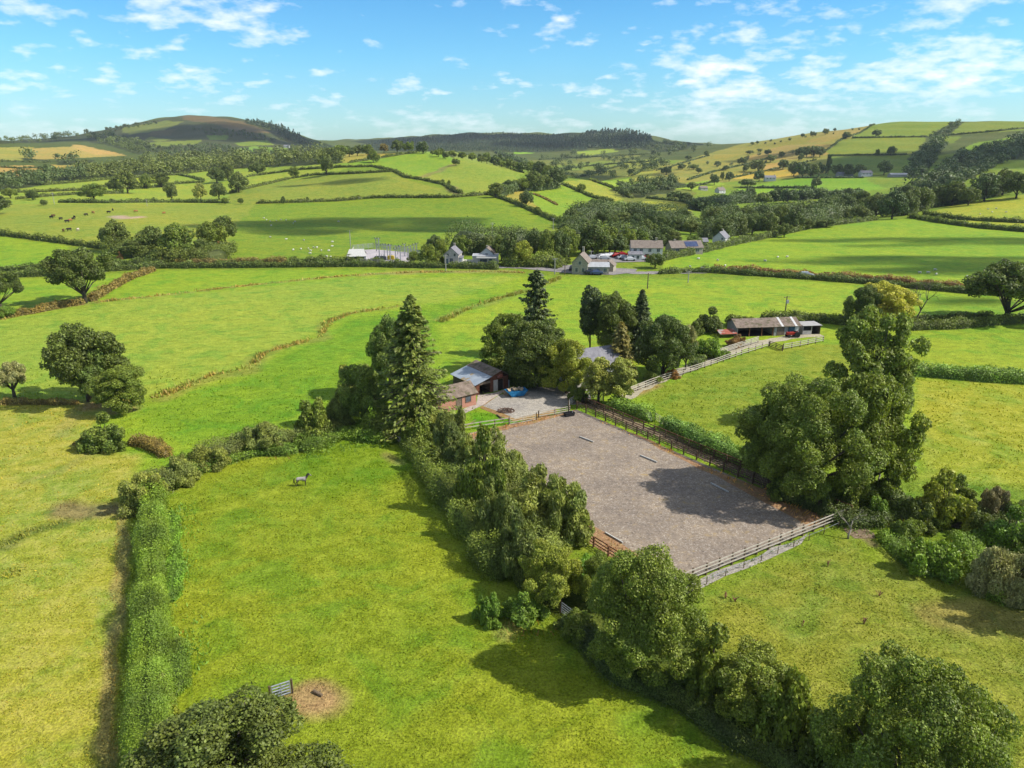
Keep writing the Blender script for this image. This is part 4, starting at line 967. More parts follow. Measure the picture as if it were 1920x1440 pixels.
hedge([(1060,1165),(1110,1215),(1170,1275),(1270,1310),(1350,1365),(1450,1420),(1540,1480)], 1.2, 2.2, 'oakdark', 'shaded hedge foot running under the big arena oak to the front hedge tree', 'hedge', leaf=2.4, ragged=.3)
hedge([(1138,762),(1165,768),(1205,783),(1222,792)], 1.7, 2.4, 'laurel', 'rounded laurel hedge beside the track by the drive gate', 'laurel_hedge', leaf=2.2, ragged=.22)
hedge([(1243,800),(1275,815),(1320,840),(1365,860),(1405,875)], 1.9, 2.3, 'laurel', 'longer laurel hedge running from the field gate to the sycamore', 'laurel_hedge', leaf=2.2, ragged=.22)
hedge([(1680,700),(1740,704),(1830,712),(1960,720),(2100,726)], 2.0, 2.4, 'laurel', 'broad clipped hedge dividing the two right meadows', leaf=2.1, ragged=.14)
hedge([(1425,602),(1500,602),(1560,606),(1610,612),(1690,618),(1780,616),(1870,608),(1990,600)], 1.9, 2.2, 'hedge', 'long hedge behind the long shed reaching to the massive oak', leaf=2.0, ragged=.2)
hedge([(1690,604),(1780,600),(1860,596)], 1.3, 1.6, 'hedge', 'lower hedge beyond the long shed hedge below the bare tree', leaf=2.0)
hedge([(1440,925),(1510,948),(1590,985),(1680,975),(1760,990)], 1.2, 2.0, 'oakdark', 'dark undergrowth under the sycamore cluster beside the track', 'undergrowth_hedge', leaf=2.2, ragged=.3)
hedge([(1690,975),(1740,985),(1800,975),(1860,990),(1930,1000)], 1.5, 3.0, 'hedge', 'rough mixed hedge along the edge of the right meadow', leaf=2.0, ragged=.45)
hedge([(1660,1000),(1690,1040),(1740,1075),(1800,1075)], .8, 2.0, 'bramble', 'low bramble fringe round the sprawling mound in the right corner', 'bramble_bank', leaf=2.0, ragged=.5)
hedge([(1800,1010),(1830,1060),(1850,1110),(1900,1135)], 1.3, 2.4, 'bramble', 'bramble bank leading down to the silvery sallow', 'bramble_bank', leaf=2.3, ragged=.35)
hedge([(1300,690),(1320,672),(1332,668)], 1.2, 1.8, 'hedge', 'short hedge below the bracken bank beside the drive', leaf=2.0)
hedge([(880,702),(930,690),(975,700)], 1.5, 2.0, 'oakdark', 'dark hedge behind the corrugated barn', leaf=2.0)
hedge([(0,596),(60,588),(115,576),(160,570)], 1.5, 2.0, 'hedgedry', 'ragged bank hedge between the left end oak and the big dark oak', leaf=2.0, ragged=.3)
hedge([(170,566),(205,545),(245,523),(290,508)], 1.6, 1.8, 'hedgedry', 'hedge climbing from the big dark oak to the left road', leaf=2.0, ragged=.3)
hedge([(0,757),(60,757),(110,758),(150,757)], .7, 1.2, 'hedgedry', 'low rough bank from the pollard willow to the spreading oak', leaf=2.0, ragged=.4)
hedge([(268,948),(300,915),(345,890),(400,862),(460,842),(520,834),(600,818),(660,795)], 1.7, 3.2, 'willowdark', 'continuous scrub joining the bank willows above the horse field', 'scrub_hedge', leaf=1.9, ragged=.45)
hedge([(850,850),(900,905),(945,960),(985,1020),(1040,1085)], 2.6, 6.0, 'willow', 'thick willow scrub filling the belt beside the arena', 'scrub_hedge', leaf=1.9, ragged=.45)
hedge([(690,800),(740,815),(790,835)], 2.2, 4.0, 'oak', 'leafy scrub under the left side of the spruce', 'scrub_hedge', leaf=1.9, ragged=.45)
# ---- rough vegetation
tufts('ditch_rushes', [(190,566),(320,552),(470,535),(620,520),(700,514),(780,511),(900,509),(985,512)], 1.5, 'rush', .6, 9)
tufts('ditch_rushes', [(0,600),(90,582),(190,566)], 1.2, 'rush', .5, 9)
tufts('stream_rushes', [(290,748),(365,718),(400,703),(470,692),(492,665),(520,655),(600,632),(617,603),(660,588),(750,574)], 1.7, 'rush', .65, 9)
tufts('stream_rushes', [(290,746),(365,716),(400,701),(470,690),(490,665),(520,654),(600,631),(615,603),(660,587),(750,573)], 2.2, 'rushgreen', .6, 9)
tufts('bank_rushes', [(825,604),(860,588),(900,570),(950,556),(1000,543),(1052,520)], 2.2, 'rushgreen', .8, 10)
tufts('bank_rushes', [(825,603),(900,569),(1000,542),(1052,520)], 1.2, 'rush', .6, 4)
tufts('marsh_grass', [(0,1032),(40,1002),(90,987),(130,978)], 1.7, 'rushgreen', .35, 22)
tufts('marsh_grass', [(-10,1085),(25,1070),(35,1080)], 1.6, 'rushgreen', .4, 22)
tufts('hedge_weeds', [(318,960),(325,1050),(330,1180),(320,1260)], 2.6, 'straw', .3, 2)
tufts('hedge_weeds', [(318,950),(335,1050),(340,1180),(330,1300)], 4.5, 'nettle', .4, 14)
hedge([(318,960),(328,1040),(322,1130)], .5, 1.5, 'nettle', 'low nettle bank on the field side of the bramble hedge', 'nettle_bank', leaf=2.0, ragged=.5)
hedge([(322,1180),(330,1240),(326,1310)], .6, 1.6, 'bramble', 'low bramble shoots spreading from the bramble hedge into the horse field', 'bramble_bank', leaf=2.0, ragged=.5)
tufts('hedge_weeds', [(225,965),(216,1100),(212,1300),(212,1440)], .7, 'rush', .3, 8)
tufts('bank_weeds', [(560,862),(640,838),(735,838)], 3.0, 'bramble', .4, 10)
tufts('russet_weeds', [(500,862),(560,845),(640,818),(720,815)], 3.0, 'russet', .5, .9)
tufts('field_weeds', [(930,1180),(1000,1185),(1060,1180)], 2.5, 'bramble', .4, 12)
tufts('russet_weeds', [(985,1195),(1030,1180),(955,1160)], 1.5, 'russet', .6, 3)
tufts('corner_weeds', [(1590,990),(1650,1000),(1720,985)], 2.2, 'bramble', .4, 10)
tufts('russet_weeds', [(1650,975),(1700,995),(1720,1010)], 1.6, 'russet', .9, 6)
tufts('straw_weeds', [(1700,1030),(1745,1045),(1790,1040)], 2.4, 'straw', 1.3, 3)
M_DOCK = bark('dead_dock_seed', (140, 92, 62), (172, 124, 90))
for i, (u, v) in enumerate([(1552,1062),(1648,1118),(1504,1175),(1360,1122),(1414,1216),(1378,1128),(1620,1170)]):
    q = at(u, v); r_ = np.random.default_rng(900+i); m_ = MB()
    for k in range(9):
        d_ = r_.normal(size=2)*.14; h_ = r_.uniform(.3, .7)
        m_.tube([(0, 0, -.03), (d_[0]*.5, d_[1]*.5, h_*.6), (d_[0], d_[1], h_)], [.015, .02, .035], 4)
    o_ = m_.build('dead_dock', M_DOCK, loc=q)
    props(o_, 'dead brown dock plant standing in the olive paddock', 'weed', 'dead docks in the paddock')
# ------------------------------------------------------------------ hillside hedges: pixel line, metres high, metres wide, leaves, label
HH = [
 ([(-40,523),(0,521),(100,517),(215,508),(300,503),(450,502),(640,500),(700,500),(775,502),(860,503),(935,505)], 1.9,2.0,'hedge','long roadside hedge on the near side of the left road'),
 ([(-40,510),(0,509),(100,505),(215,497),(300,494)], 1.9,2.0,'hedge','roadside hedge on the far side of the left road under the tree clump'),
 ([(540,493),(600,493),(640,493),(690,494),(720,495)], 1.9,2.0,'hedge','short roadside hedge in front of the substation'),
 ([(300,494),(380,495),(450,493),(540,493)], 1.6,2.2,'hedgedry','rough roadside hedge right of the tree clump'),
 ([(-40,436),(0,441),(50,447),(133,458),(197,467)], 2.0,2.2,'hedge','hedge along the bottom of the cattle field'),
 ([(110,380),(200,381),(260,380),(327,380),(430,381)], 2.2,2.4,'hedge','thick hedge along the top of the cattle field'),
 ([(480,382),(560,380),(640,377),(693,372),(727,371),(843,371),(920,365)], 2.0,2.2,'hedge','dark hedge along the top of the sheep slope below the knoll'),
 ([(920,365),(977,387),(1033,412),(1063,422)], 2.2,2.4,'hedge','hedge running down the right side of the sheep slope'),
 ([(30,374),(85,369),(140,365),(233,363)], 2.0,2.2,'hedge','terrace hedge above the round trees left of the cattle field'),
 ([(3,362),(83,360),(160,357),(200,351)], 2.0,2.2,'hedge','second terrace hedge on the far left slope'),
 ([(83,347),(160,341),(220,335),(333,328),(400,319),(460,310)], 2.0,2.2,'hedge','long terrace hedge below the left wooded strip'),
 ([(243,355),(290,352),(333,345),(383,342)], 2.0,2.2,'hedge','short terrace hedge between the hedgerow trees'),
 ([(0,344),(40,345),(83,347)], 2.2,2.5,'fardark','dark hedge end at the far left terrace'),
 ([(333,328),(360,333),(383,340)], 1.8,2.0,'hedge','little cross hedge between two terrace fields'),
 ([(430,363),(473,352),(547,335),(593,328),(633,327),(680,325),(740,322)], 1.9,2.0,'hedge','hedge rising from the round trees to the knoll foot'),
 ([(463,332),(500,327),(567,318),(640,314),(700,313),(740,322)], 1.9,2.0,'hedge','upper terrace hedge curving to the knoll foot'),
 ([(740,322),(760,333),(793,338),(833,347),(853,360),(867,363)], 2.0,2.4,'hedge','hedge descending across the knoll to the brown bank'),
 ([(653,306),(700,299),(767,288),(793,285)], 2.0,2.6,'hedge','hedge between the straw field and the bright knoll field'),
 ([(850,284),(887,293),(927,307),(960,318),(983,325)], 1.4,2.0,'hedge','hedge line under the row of trees on the knoll flank'),
 ([(985,330),(1040,345),(1057,347),(1110,370),(1150,380)], 2.0,2.2,'hedge','hedge right of the knoll wood going down to the valley'),
 ([(1107,338),(1147,352),(1185,372)], 2.0,2.4,'hedge','hedge with small trees down the straw field right of the knoll'),
 ([(1000,364),(1020,372),(1045,385)], 1.0,1.4,'hedgedry','faint dry hedge in the field below the knoll wood'),
 ([(1240,488),(1320,472),(1387,456),(1450,444),(1519,428),(1580,420),(1642,413)], 2.2,2.6,'hedge','long hedge along the top of the big right field'),
 ([(1706,408),(1762,418),(1837,428),(1920,435),(1980,440)], 2.2,2.6,'hedge','thick hedge at the upper right side of the big right field'),
 ([(1732,402),(1800,412),(1867,416),(1960,420)], 2.0,2.2,'hedge','hedge below the pale field on the right edge'),
 ([(1235,514),(1290,511),(1335,511),(1400,516),(1462,520),(1537,525),(1612,531),(1687,538),(1815,550),(1900,556)], 1.6,2.2,'hedge','near roadside hedge below the big right field'),
 ([(1335,507),(1400,510),(1462,515),(1537,520),(1612,525),(1687,531),(1815,542)], 1.6,2.4,'russet','reddish bank hedge on the far side of the right road'),
 ([(1597,259),(1660,258),(1740,257)], 2.2,3.0,'fardark','hedge across the upper right hill field'),
 ([(1549,283),(1579,261),(1612,250),(1640,232)], 2.0,3.0,'fardark','hedge dividing tan moor from green hill fields'),
 ([(1552,292),(1620,291),(1702,290)], 1.8,2.6,'fardark','lower hedge across the right hill fields'),
 ([(1387,353),(1450,353),(1526,353)], 2.2,2.4,'fardark','dark hedge between two bright valley fields'),
 ([(1211,372),(1282,379),(1300,386)], 2.0,2.4,'fardark','hedge in the valley bottom below the white cottages'),
 ([(1489,334),(1560,334),(1620,334)], 1.6,2.2,'fardark','hedge in front of the hill farm'),
 ([(1280,378),(1330,374),(1370,370)], 1.8,2.4,'fardark','valley hedge left of the mass of trees'),
 ([(0,314),(40,316),(75,315),(130,326)], 1.8,2.4,'fardark','hedge between two straw fields at far left'),
 ([(0,303),(60,305),(95,305)], 2.2,3.0,'fardark','hedge below the upper pale field at far left'),
 ([(1755,256),(1800,252),(1860,247),(1920,241),(1990,236)], 2.2,3.2,'fardark','hedge across the top fields of the right hill'),
 ([(1230,320),(1262,312),(1300,300),(1330,292)], 1.8,3.0,'fardark','scrubby hedge climbing the left of the right hill'),
 ([(1290,338),(1340,322),(1400,308),(1440,298)], 1.8,3.0,'fardark','hedge with thorn bushes midway up the right hill'),
 ([(1360,337),(1420,324),(1480,312),(1530,300)], 1.8,3.0,'fardark','hedge below the gorse slope on the right hill'),
 ([(1240,356),(1310,348),(1345,340)], 1.8,2.6,'fardark','hedge above the white cottages in the valley'),
]
HH += [([(1010,300),(1070,296),(1150,293),(1230,288)], 2.2, 4, 'fargrey', 'hedge along the foot of the conifer hill'),
 ([(1040,318),(1100,312),(1170,306),(1240,302)], 2.2, 4, 'fargrey', 'hedge across the valley fields right of the knoll'),
 ([(1080,334),(1130,322),(1160,312),(1180,300)], 2.2, 3.5, 'fardark', 'hedge climbing between the small valley fields'),
 ([(1190,328),(1215,312),(1235,300)], 2.2, 3.5, 'fardark', 'short hedge at the valley head')]
for pts, h, w, m, lab in HH:
    hedge(pts, h, w, m, lab, 'hill_hedge', leaf=1.7, step=7, ragged=.35, fill=1.2)
# ------------------------------------------------------------------ individual trees of the middle distance
row([(177,376,343,50),(240,363,320,45),(213,359,338,24),(275,354,325,24),(303,351,323,34),(323,378,342,25),(377,374,343,24,'mid','birch'),(411,374,342,34),(448,361,322,38),
     (407,343,313,34),(428,338,305,26),(483,329,305,30),(553,333,312,22),(613,329,288,30),(82,385,374,15),(452,383,371,12),(422,383,370,12),(532,383,368,9),(577,378,369,7),
     (700,305,282,24),(20,372,352,26),(62,375,356,24)],
    'on the terraced fields above the cattle', 'hedgerow trees on the terraced fields', 'mid', ['oak', 'oakdark', 'far'], maxd=1000)
row([(220,470,412,54),(290,480,423,52),(337,490,418,62),(397,460,415,58),(423,456,404,52,'mid','oakdark'),(253,483,448,55),(380,485,447,42),(360,492,463,42),(320,494,466,42),(300,492,468,36),(227,486,474,14,'bush0','russet'),(307,494,478,18,'bush0','russet'),(410,472,456,18,'bush0','russet')],
    'in the clump beside the left road', 'clump of trees beside the left road', 'mid', ['far', 'oak', 'far'])
row([(745,281,257,24),(767,283,262,22),(793,288,265,24),(720,283,265,18,'low','hedgedry'),(827,276,263,15),(847,276,265,15),(867,278,266,18),(885,276,265,14),(903,277,265,18),(930,288,267,28),(953,302,280,26),(940,280,268,20),
     (822,294,280,18),(835,298,284,13),(855,311,297,16),(810,291,282,8),(853,287,280,10),(867,291,279,15),(885,296,281,16),(900,301,285,12),(913,304,283,18),(932,309,292,18),(957,318,298,20),(980,324,302,22),
     (995,322,300,24),(1010,328,304,26),(972,300,284,24),(990,308,290,24),(690,285,266,26),(670,288,268,24),(655,290,270,24),(640,296,272,30),(622,300,276,26)],
    'along the top and flank of the knoll', 'trees on the knoll', 'low', ['far', 'oak', 'fardark'], maxd=860)
row([(930,371,342,28),(953,358,337,28),(980,358,333,32),(1000,358,320,34),(1020,356,327,32),(1040,354,312,40),(1013,330,302,28),(1028,335,310,28),(1050,345,322,28),(942,364,345,24),(966,356,338,24),
     (987,389,357,26),(1007,403,387,16),(1090,361,344,18),(842,349,337,7),(850,360,348,12),(830,344,336,8)],
    'in the wood on the knoll flank', 'wood on the knoll flank', 'mid', ['far', 'oak', 'fardark'])
row([(1072,424,390,38),(1113,398,373,32),(1133,394,368,32),(1160,401,380,32),(1107,414,397,28),(1187,402,381,32),(1219,415,384,28),(1238,441,402,36),(1211,448,410,42),(1245,460,421,42),(1090,436,408,36),(1060,440,415,30),(1130,420,392,34),(1170,424,398,36),(1150,440,405,36),(1195,428,400,34),(1085,412,386,30),(1262,432,404,30),(1280,415,390,30),(1295,440,412,30)],
    'between the knoll and the village', 'valley trees beyond the village', 'mid', ['fardark', 'far', 'oakdark'])
row([(803,499,457,40),(827,486,447,28),(866,480,440,36),(887,476,436,38),(915,478,440,36),(940,490,440,40),(957,496,433,38),(980,499,450,42,'mid','yellow'),(977,462,428,38),(1003,490,428,38),(1027,494,433,38),(1050,494,433,38),(1066,482,430,42),(1110,478,412,64),(1143,474,424,44),(1120,478,440,40),(1153,474,436,40),(1177,468,428,36),(1200,466,430,36),(1230,464,434,36),(1262,461,432,34),(1090,476,436,40),(826,494,474,22,'bush0','hedge'),(995,500,478,34,'bush1','hedge'),(1040,502,480,34,'bush2','oak'),(1165,474,445,32),(1300,470,440,30),(1060,494,480,22,'bush0','oak'),(945,470,430,36),(1025,462,430,38),(815,470,440,30),(1060,470,424,40)],
    'in the wood behind the village', 'wood behind the village', 'mid', ['oak', 'fardark', 'far', 'oak'])
row([(1350,448,410,42),(1369,441,402,40),(1387,441,404,36),(1410,440,399,42),(1440,440,395,42),(1462,430,384,42),(1489,433,387,38),(1511,430,410,28),(1549,426,408,38),(1522,411,380,42),(1556,411,369,40),(1582,403,365,42),(1612,400,357,42),(1642,407,361,42),(1672,411,358,54),(1695,404,357,42),(1721,396,350,50),(1755,388,346,42),(1785,385,339,46),(1815,385,350,38),(1845,377,324,60),(1879,366,316,50),(1470,445,418,30),(1330,440,405,36),(1580,412,388,36),(1610,412,385,36),(1500,412,382,36),(1430,415,385,34),(1400,420,388,34),(1375,418,385,34),(1340,420,388,34),(1905,372,322,50),(1540,400,372,34),(1700,385,345,40),(1735,372,338,40)],
    'in the mass beyond the big right field', 'mass of trees beyond the big right field', 'mid', ['fardark', 'far', 'oakdark', 'far'])
row([(1316,396,371,38),(1387,377,356,24),(1429,385,361,38),(1455,377,352,32),(1477,381,354,32),(1511,375,356,32),(1534,373,354,28),(1530,353,333,20),(1567,373,356,32),(1590,370,352,28),(1296,357,341,18),(1339,347,326,20),(1354,338,322,8),(1367,340,322,16),(1423,340,320,22),(1402,351,335,32),(1207,359,343,18),(1234,355,339,16),(1286,377,361,30),(1264,374,358,30),(1405,372,352,26),
     (1657,328,301,28),(1552,328,290,12),(1504,333,303,30),(1520,332,305,30),(1535,331,305,26),(1488,331,303,24),(1570,330,307,24),(1590,331,307,26),(1610,330,308,22)],
    'in the valley below the right hill', 'valley trees below the right hill', 'low', ['fardark', 'far', 'fardark'])
row([(1391,310,294,18),(1421,321,300,28),(1399,321,308,14),(1444,304,290,20),(1466,295,284,14),(1468,317,299,22),(1440,291,280,14),(1406,289,282,16),(1361,319,310,14),(1324,293,282,12),(1279,317,307,18),(1249,328,312,22),(1524,257,246,13),(1547,253,241,13),(1586,260,247,16),(1642,257,243,18),(1670,291,274,18),(1645,292,279,8),(1505,258,250,8),(1565,245,239,7),(1480,264,258,7),(1420,270,264,8),(1410,272,266,8),(1445,266,261,6),(1300,318,308,18),(1310,325,314,16),(1345,312,302,14),(1290,300,291,14),
     (1500,296,275,20),(1512,295,274,20),(1525,294,273,20),(1537,295,275,18),(1502,301,287,12)],
    'on the upper slope of the right hill', 'scattered trees on the right hill', 'low', ['fardark', 'far'], maxd=1800)
plant('mid1', 1228, 503, 474, 40, 'oakdark', 'dark tree standing alone at the left corner of the big right field')
plant('mid0', 776, 494, 470, 26, 'oak', 'small leafy tree at the right end of the substation')
plant('bush0', 745, 500, 488, 36, 'hedge', 'shrub inside the substation hedge')
# ------------------------------------------------------------------ far woods that read as one mass
wood('woodland', [(140,322),(200,316),(260,306),(330,300),(420,297),(520,293),(600,288),(640,290),(640,306),(560,311),(470,314),(400,320),(330,328),(240,335),(160,338)], 11, 19, 'far', label='wooded strip across the foot of the left mountain', seed=3)
wood('woodland', [(-30,336),(60,334),(140,326),(190,334),(120,342),(60,350),(0,360),(-30,360)], 11, 20, 'fardark', seed=4)
wood('woodland', [(-30,266),(60,261),(130,256),(200,254),(232,264),(300,280),(260,290),(200,272),(150,262),(60,268),(0,270),(-30,270)], 10, 11, 'far', seed=5)
wood('woodland', [(40,304),(95,303),(95,300),(42,296)], 13, 17, 'fardark', seed=6)
wood('woodland', [(105,310),(150,309),(148,302),(108,300)], 13, 17, 'fardark', seed=7)
wood('woodland', [(155,306),(176,305),(176,300),(156,299)], 13, 15, 'far', seed=8)
wood('conifer_plantation', [(455,229),(490,230),(530,241),(560,256),(592,277),(570,277),(540,262),(510,245),(470,234)], 4.5, 8, 'farcon', 'cone', seed=9, nl=120)
wood('hillside_scrub', [(190,256),(240,262),(262,270),(300,278),(390,272),(440,278),(540,290),(440,290),(340,293),(260,282)], 8, 6.5, 'fargrey', seed=10, nl=140)
wood('hillside_scrub', [(160,248),(220,240),(290,228),(300,232),(230,246)], 8, 5, 'fargrey', seed=11, nl=120)
wood('hillside_scrub', [(350,240),(400,242),(470,248),(540,264),(500,266),(430,256),(390,252)], 9, 5, 'fargrey', seed=12, nl=120)
wood('conifer_forest', [(655,282),(700,268),(760,262),(850,254),(950,252),(1050,255),(1100,258),(1100,282),(1000,286),(900,284),(760,284)], 3.4, 4.6, 'farcon', 'cone', seed=13, nl=96)
wood('conifer_forest', [(1070,268),(1100,254),(1140,248),(1190,250),(1220,262),(1230,275),(1180,280),(1120,279),(1075,277)], 4.0, 8.5, 'farcon', 'cone', seed=14, nl=120)
wood('woodland', [(1000,298),(1060,292),(1150,290),(1240,284),(1300,276),(1340,276),(1280,292),(1240,305),(1150,312),(1060,318),(1020,312)], 19, 11, 'fargrey', seed=15, nl=180)
wood('woodland', [(1040,326),(1100,318),(1180,310),(1240,306),(1250,318),(1190,330),(1130,338),(1070,336)], 19, 15, 'fardark', seed=16, nl=200)
wood('woodland', [(1150,356),(1200,342),(1260,340),(1290,346),(1250,362),(1200,372),(1170,370)], 14, 16, 'fardark', seed=17, nl=220)
wood('woodland', [(1200,278),(1250,268),(1300,272),(1290,280),(1230,286)], 8, 8, 'fargrey', seed=18, nl=120)
wood('woodland', [(1695,330),(1705,312),(1725,292),(1745,272),(1762,262),(1780,268),(1760,290),(1745,316),(1730,338)], 10, 15, 'fardark', seed=19, nl=200)
wood('woodland', [(1744,342),(1770,312),(1800,296),(1850,282),(1930,262),(1990,256),(1990,280),(1930,290),(1880,304),(1850,320),(1800,348)], 11, 17, 'fargrey', seed=20, nl=220)
wood('woodland', [(1740,258),(1770,242),(1795,230),(1806,230),(1785,248),(1758,262)], 9, 9, 'fardark', seed=21, nl=120)
wood('woodland', [(1660,372),(1690,352),(1740,342),(1790,350),(1780,372),(1720,380)], 19, 24, 'fardark', seed=22, nl=240)
wood('hillside_scrub', [(1430,268),(1520,252),(1640,234),(1640,240),(1520,262),(1440,276)], 24, 4, 'fargrey', seed=23, nl=80)
wood('hillside_scrub', [(1240,326),(1330,300),(1450,280),(1520,290),(1420,312),(1310,335)], 30, 7, 'fargrey', seed=24, nl=120)

# thick undergrowth that ties the valley woods together
for pts, h, w, m, lab in [
 ([(940,499),(1000,500),(1060,497)], 3.5, 5, 'oak', 'thick undergrowth along the front of the village wood'),
 ([(840,478),(920,470),(1000,466),(1080,466),(1180,464),(1270,458)], 7, 10, 'fardark', 'dense thicket through the back of the village wood'),
 ([(1060,430),(1120,412),(1180,406),(1240,420),(1300,436)], 7, 14, 'fardark', 'dense thicket between the knoll and the village'),
 ([(1320,448),(1400,434),(1480,424),(1560,414),(1640,402),(1690,398)], 7, 10, 'fardark', 'dense thicket along the foot of the tree mass beyond the big right field'),
 ([(1330,418),(1400,412),(1480,404),(1560,396),(1640,390),(1720,380)], 7, 14, 'fardark', 'second dense thicket behind the tree mass'),
 ([(1690,404),(1740,390),(1800,382),(1870,364),(1930,352)], 6, 10, 'far', 'thicket under the trees right of the big right field'),
 ([(1300,394),(1380,380),(1460,376),(1540,370),(1620,366)], 6, 12, 'fardark', 'thicket along the valley stream'),
 ([(930,368),(960,357),(1010,356),(1045,352)], 5, 10, 'fardark', 'thicket under the wood on the knoll flank'),
 ([(930,286),(970,300),(1000,316),(1020,328)], 5, 12, 'fardark', 'thicket behind the crest of the knoll'),
 ([(215,470),(260,480),(320,492),(400,490),(425,470)], 3.5, 8, 'hedge', 'scrub around the foot of the clump beside the left road')]:
    hedge(pts, h, w, m, lab, 'thicket', 'thicket', leaf=1.7, step=7, ragged=.5, fill=1.1)
# ------------------------------------------------------------------ built materials
def mat_noise(name, c1, c2, scale=2.0, rough=.8, detail=5.0, c3=None, sc3=.5, bump=0.0, metallic=0.0, space='Object', wave=None, spec=.2, p3=(.5, .62)):
    m = bpy.data.materials.new(name); m.use_nodes = True; t = m.node_tree; L = t.links.new
    b = t.nodes['Principled BSDF']; b.inputs['Roughness'].default_value = rough; b.inputs['Metallic'].default_value = metallic
    b.inputs['Specular IOR Level'].default_value = spec
    tc = N(t, 'ShaderNodeTexCoord'); src = tc.outputs['Object'] if space == 'Object' else N(t, 'ShaderNodeNewGeometry').outputs['Position']
    n = N(t, 'ShaderNodeTexNoise', i_Scale=scale, i_Detail=detail, i_Roughness=.65); L(src, n.inputs['Vector'])
    c = ramp(t, n.outputs[0], [(.36, alb(*c1)), (.64, alb(*c2))]).outputs[0]; h = n.outputs[0]
    if c3:
        n3 = N(t, 'ShaderNodeTexNoise', i_Scale=sc3, i_Detail=4.0, i_Roughness=.6); L(src, n3.inputs['Vector'])
        c = mixc(t, ramp(t, n3.outputs[0], [(p3[0], (0, 0, 0)), (p3[1], (1, 1, 1))]).outputs[0], c, alb(*c3))
    if wave:
        axis, ws, amt = wave
        w = N(t, 'ShaderNodeTexWave', wave_type='BANDS', bands_direction=axis, i_Scale=ws, i_Distortion=.15); L(src, w.inputs['Vector'])
        c = mixc(t, 1.0, c, ramp(t, w.outputs['Fac'], [(0, (1-amt,)*3), (.6, (1, 1, 1))]).outputs[0], 'MULTIPLY')
        bm = N(t, 'ShaderNodeBump', i_Strength=.6, i_Distance=.03); L(w.outputs['Fac'], bm.inputs['Height']); L(bm.outputs[0], b.inputs['Normal'])
    elif bump:
        bm = N(t, 'ShaderNodeBump', i_Strength=bump, i_Distance=.05); L(h, bm.inputs['Height']); L(bm.outputs[0], b.inputs['Normal'])
    L(c, b.inputs['Base Color']); return m
def gravel(name, c, dark, light, weed, wamt=(.6, .72), extra=None):
    m = bpy.data.materials.new(name); m.use_nodes = True; t = m.node_tree; L = t.links.new
    b = t.nodes['Principled BSDF']; b.inputs['Roughness'].default_value = .9; b.inputs['Specular IOR Level'].default_value = .1
    p = N(t, 'ShaderNodeNewGeometry').outputs['Position']
    v = N(t, 'ShaderNodeTexVoronoi', i_Scale=8.5); L(p, v.inputs['Vector'])
    sepc = N(t, 'ShaderNodeSeparateColor'); L(v.outputs['Color'], sepc.inputs[0])
    chips = ramp(t, sepc.outputs[0], [(0, alb(*dark)), (.22, alb(*c)), (.80, alb(*c)), (.93, alb(*light))])
    n = N(t, 'ShaderNodeTexNoise', i_Scale=1.3, i_Detail=6.0, i_Roughness=.7); L(p, n.inputs['Vector'])
    n2 = N(t, 'ShaderNodeTexNoise', i_Scale=.14, i_Detail=4.0); L(p, n2.inputs['Vector'])
    col = mixc(t, 1.0, chips.outputs[0], ramp(t, n.outputs[0], [(.3, (.74, .74, .76)), (.7, (1.24, 1.22, 1.18))]).outputs[0], 'MULTIPLY')
    col = mixc(t, 1.0, col, ramp(t, n2.outputs[0], [(.33, (.82, .81, .82)), (.67, (1.15, 1.12, 1.06))]).outputs[0], 'MULTIPLY')
    w = N(t, 'ShaderNodeTexNoise', i_Scale=.9, i_Detail=6.0, i_Roughness=.75, i_Distortion=.4); L(p, w.inputs['Vector'])
    wf = mth(t, 'ADD', mth(t, 'MULTIPLY', w.outputs[0], .8), mth(t, 'MULTIPLY', n2.outputs[0], .2))
    col = mixc(t, ramp(t, wf, [(wamt[0], (0, 0, 0)), (wamt[1], (.8, .8, .8))]).outputs[0], col, alb(*weed))
    L(col, b.inputs['Base Color'])
    bm = N(t, 'ShaderNodeBump', i_Strength=.5, i_Distance=.05); L(n.outputs[0], bm.inputs['Height']); L(bm.outputs[0], b.inputs['Normal'])
    return m
GM = {
 'arena': gravel('arena_gravel', (164, 151, 137), (132, 119, 107), (196, 186, 173), (194, 166, 112), (.55, .66)),
 'yard': gravel('yard_gravel', (186, 180, 170), (150, 144, 134), (212, 208, 200), (150, 140, 96), (.62, .72)),
 'track': gravel('track_dirt', (146, 128, 104), (118, 104, 86), (178, 164, 140), (116, 130, 60), (.55, .68)),
 'drive': gravel('drive_stone', (192, 184, 160), (160, 152, 130), (214, 208, 190), (140, 152, 80), (.56, .66)),
 'rust': gravel('dry_weeds_ground', (176, 138, 106), (142, 110, 84), (206, 172, 130), (160, 146, 90), (.5, .62)),
 'tarmac': gravel('tarmac', (160, 156, 156), (142, 138, 138), (178, 174, 172), (150, 146, 144), (.7, .8)),
 'concrete': gravel('concrete_apron', (206, 194, 184), (182, 170, 160), (222, 214, 206), (176, 160, 134), (.56, .68)),
 'slab': gravel('pale_concrete_slab', (200, 194, 200), (182, 176, 182), (218, 214, 218), (190, 184, 188), (.6, .7)),
 'stain': gravel('mossy_gravel', (176, 142, 92), (140, 112, 70), (196, 168, 120), (150, 136, 70), (.52, .64)),
}
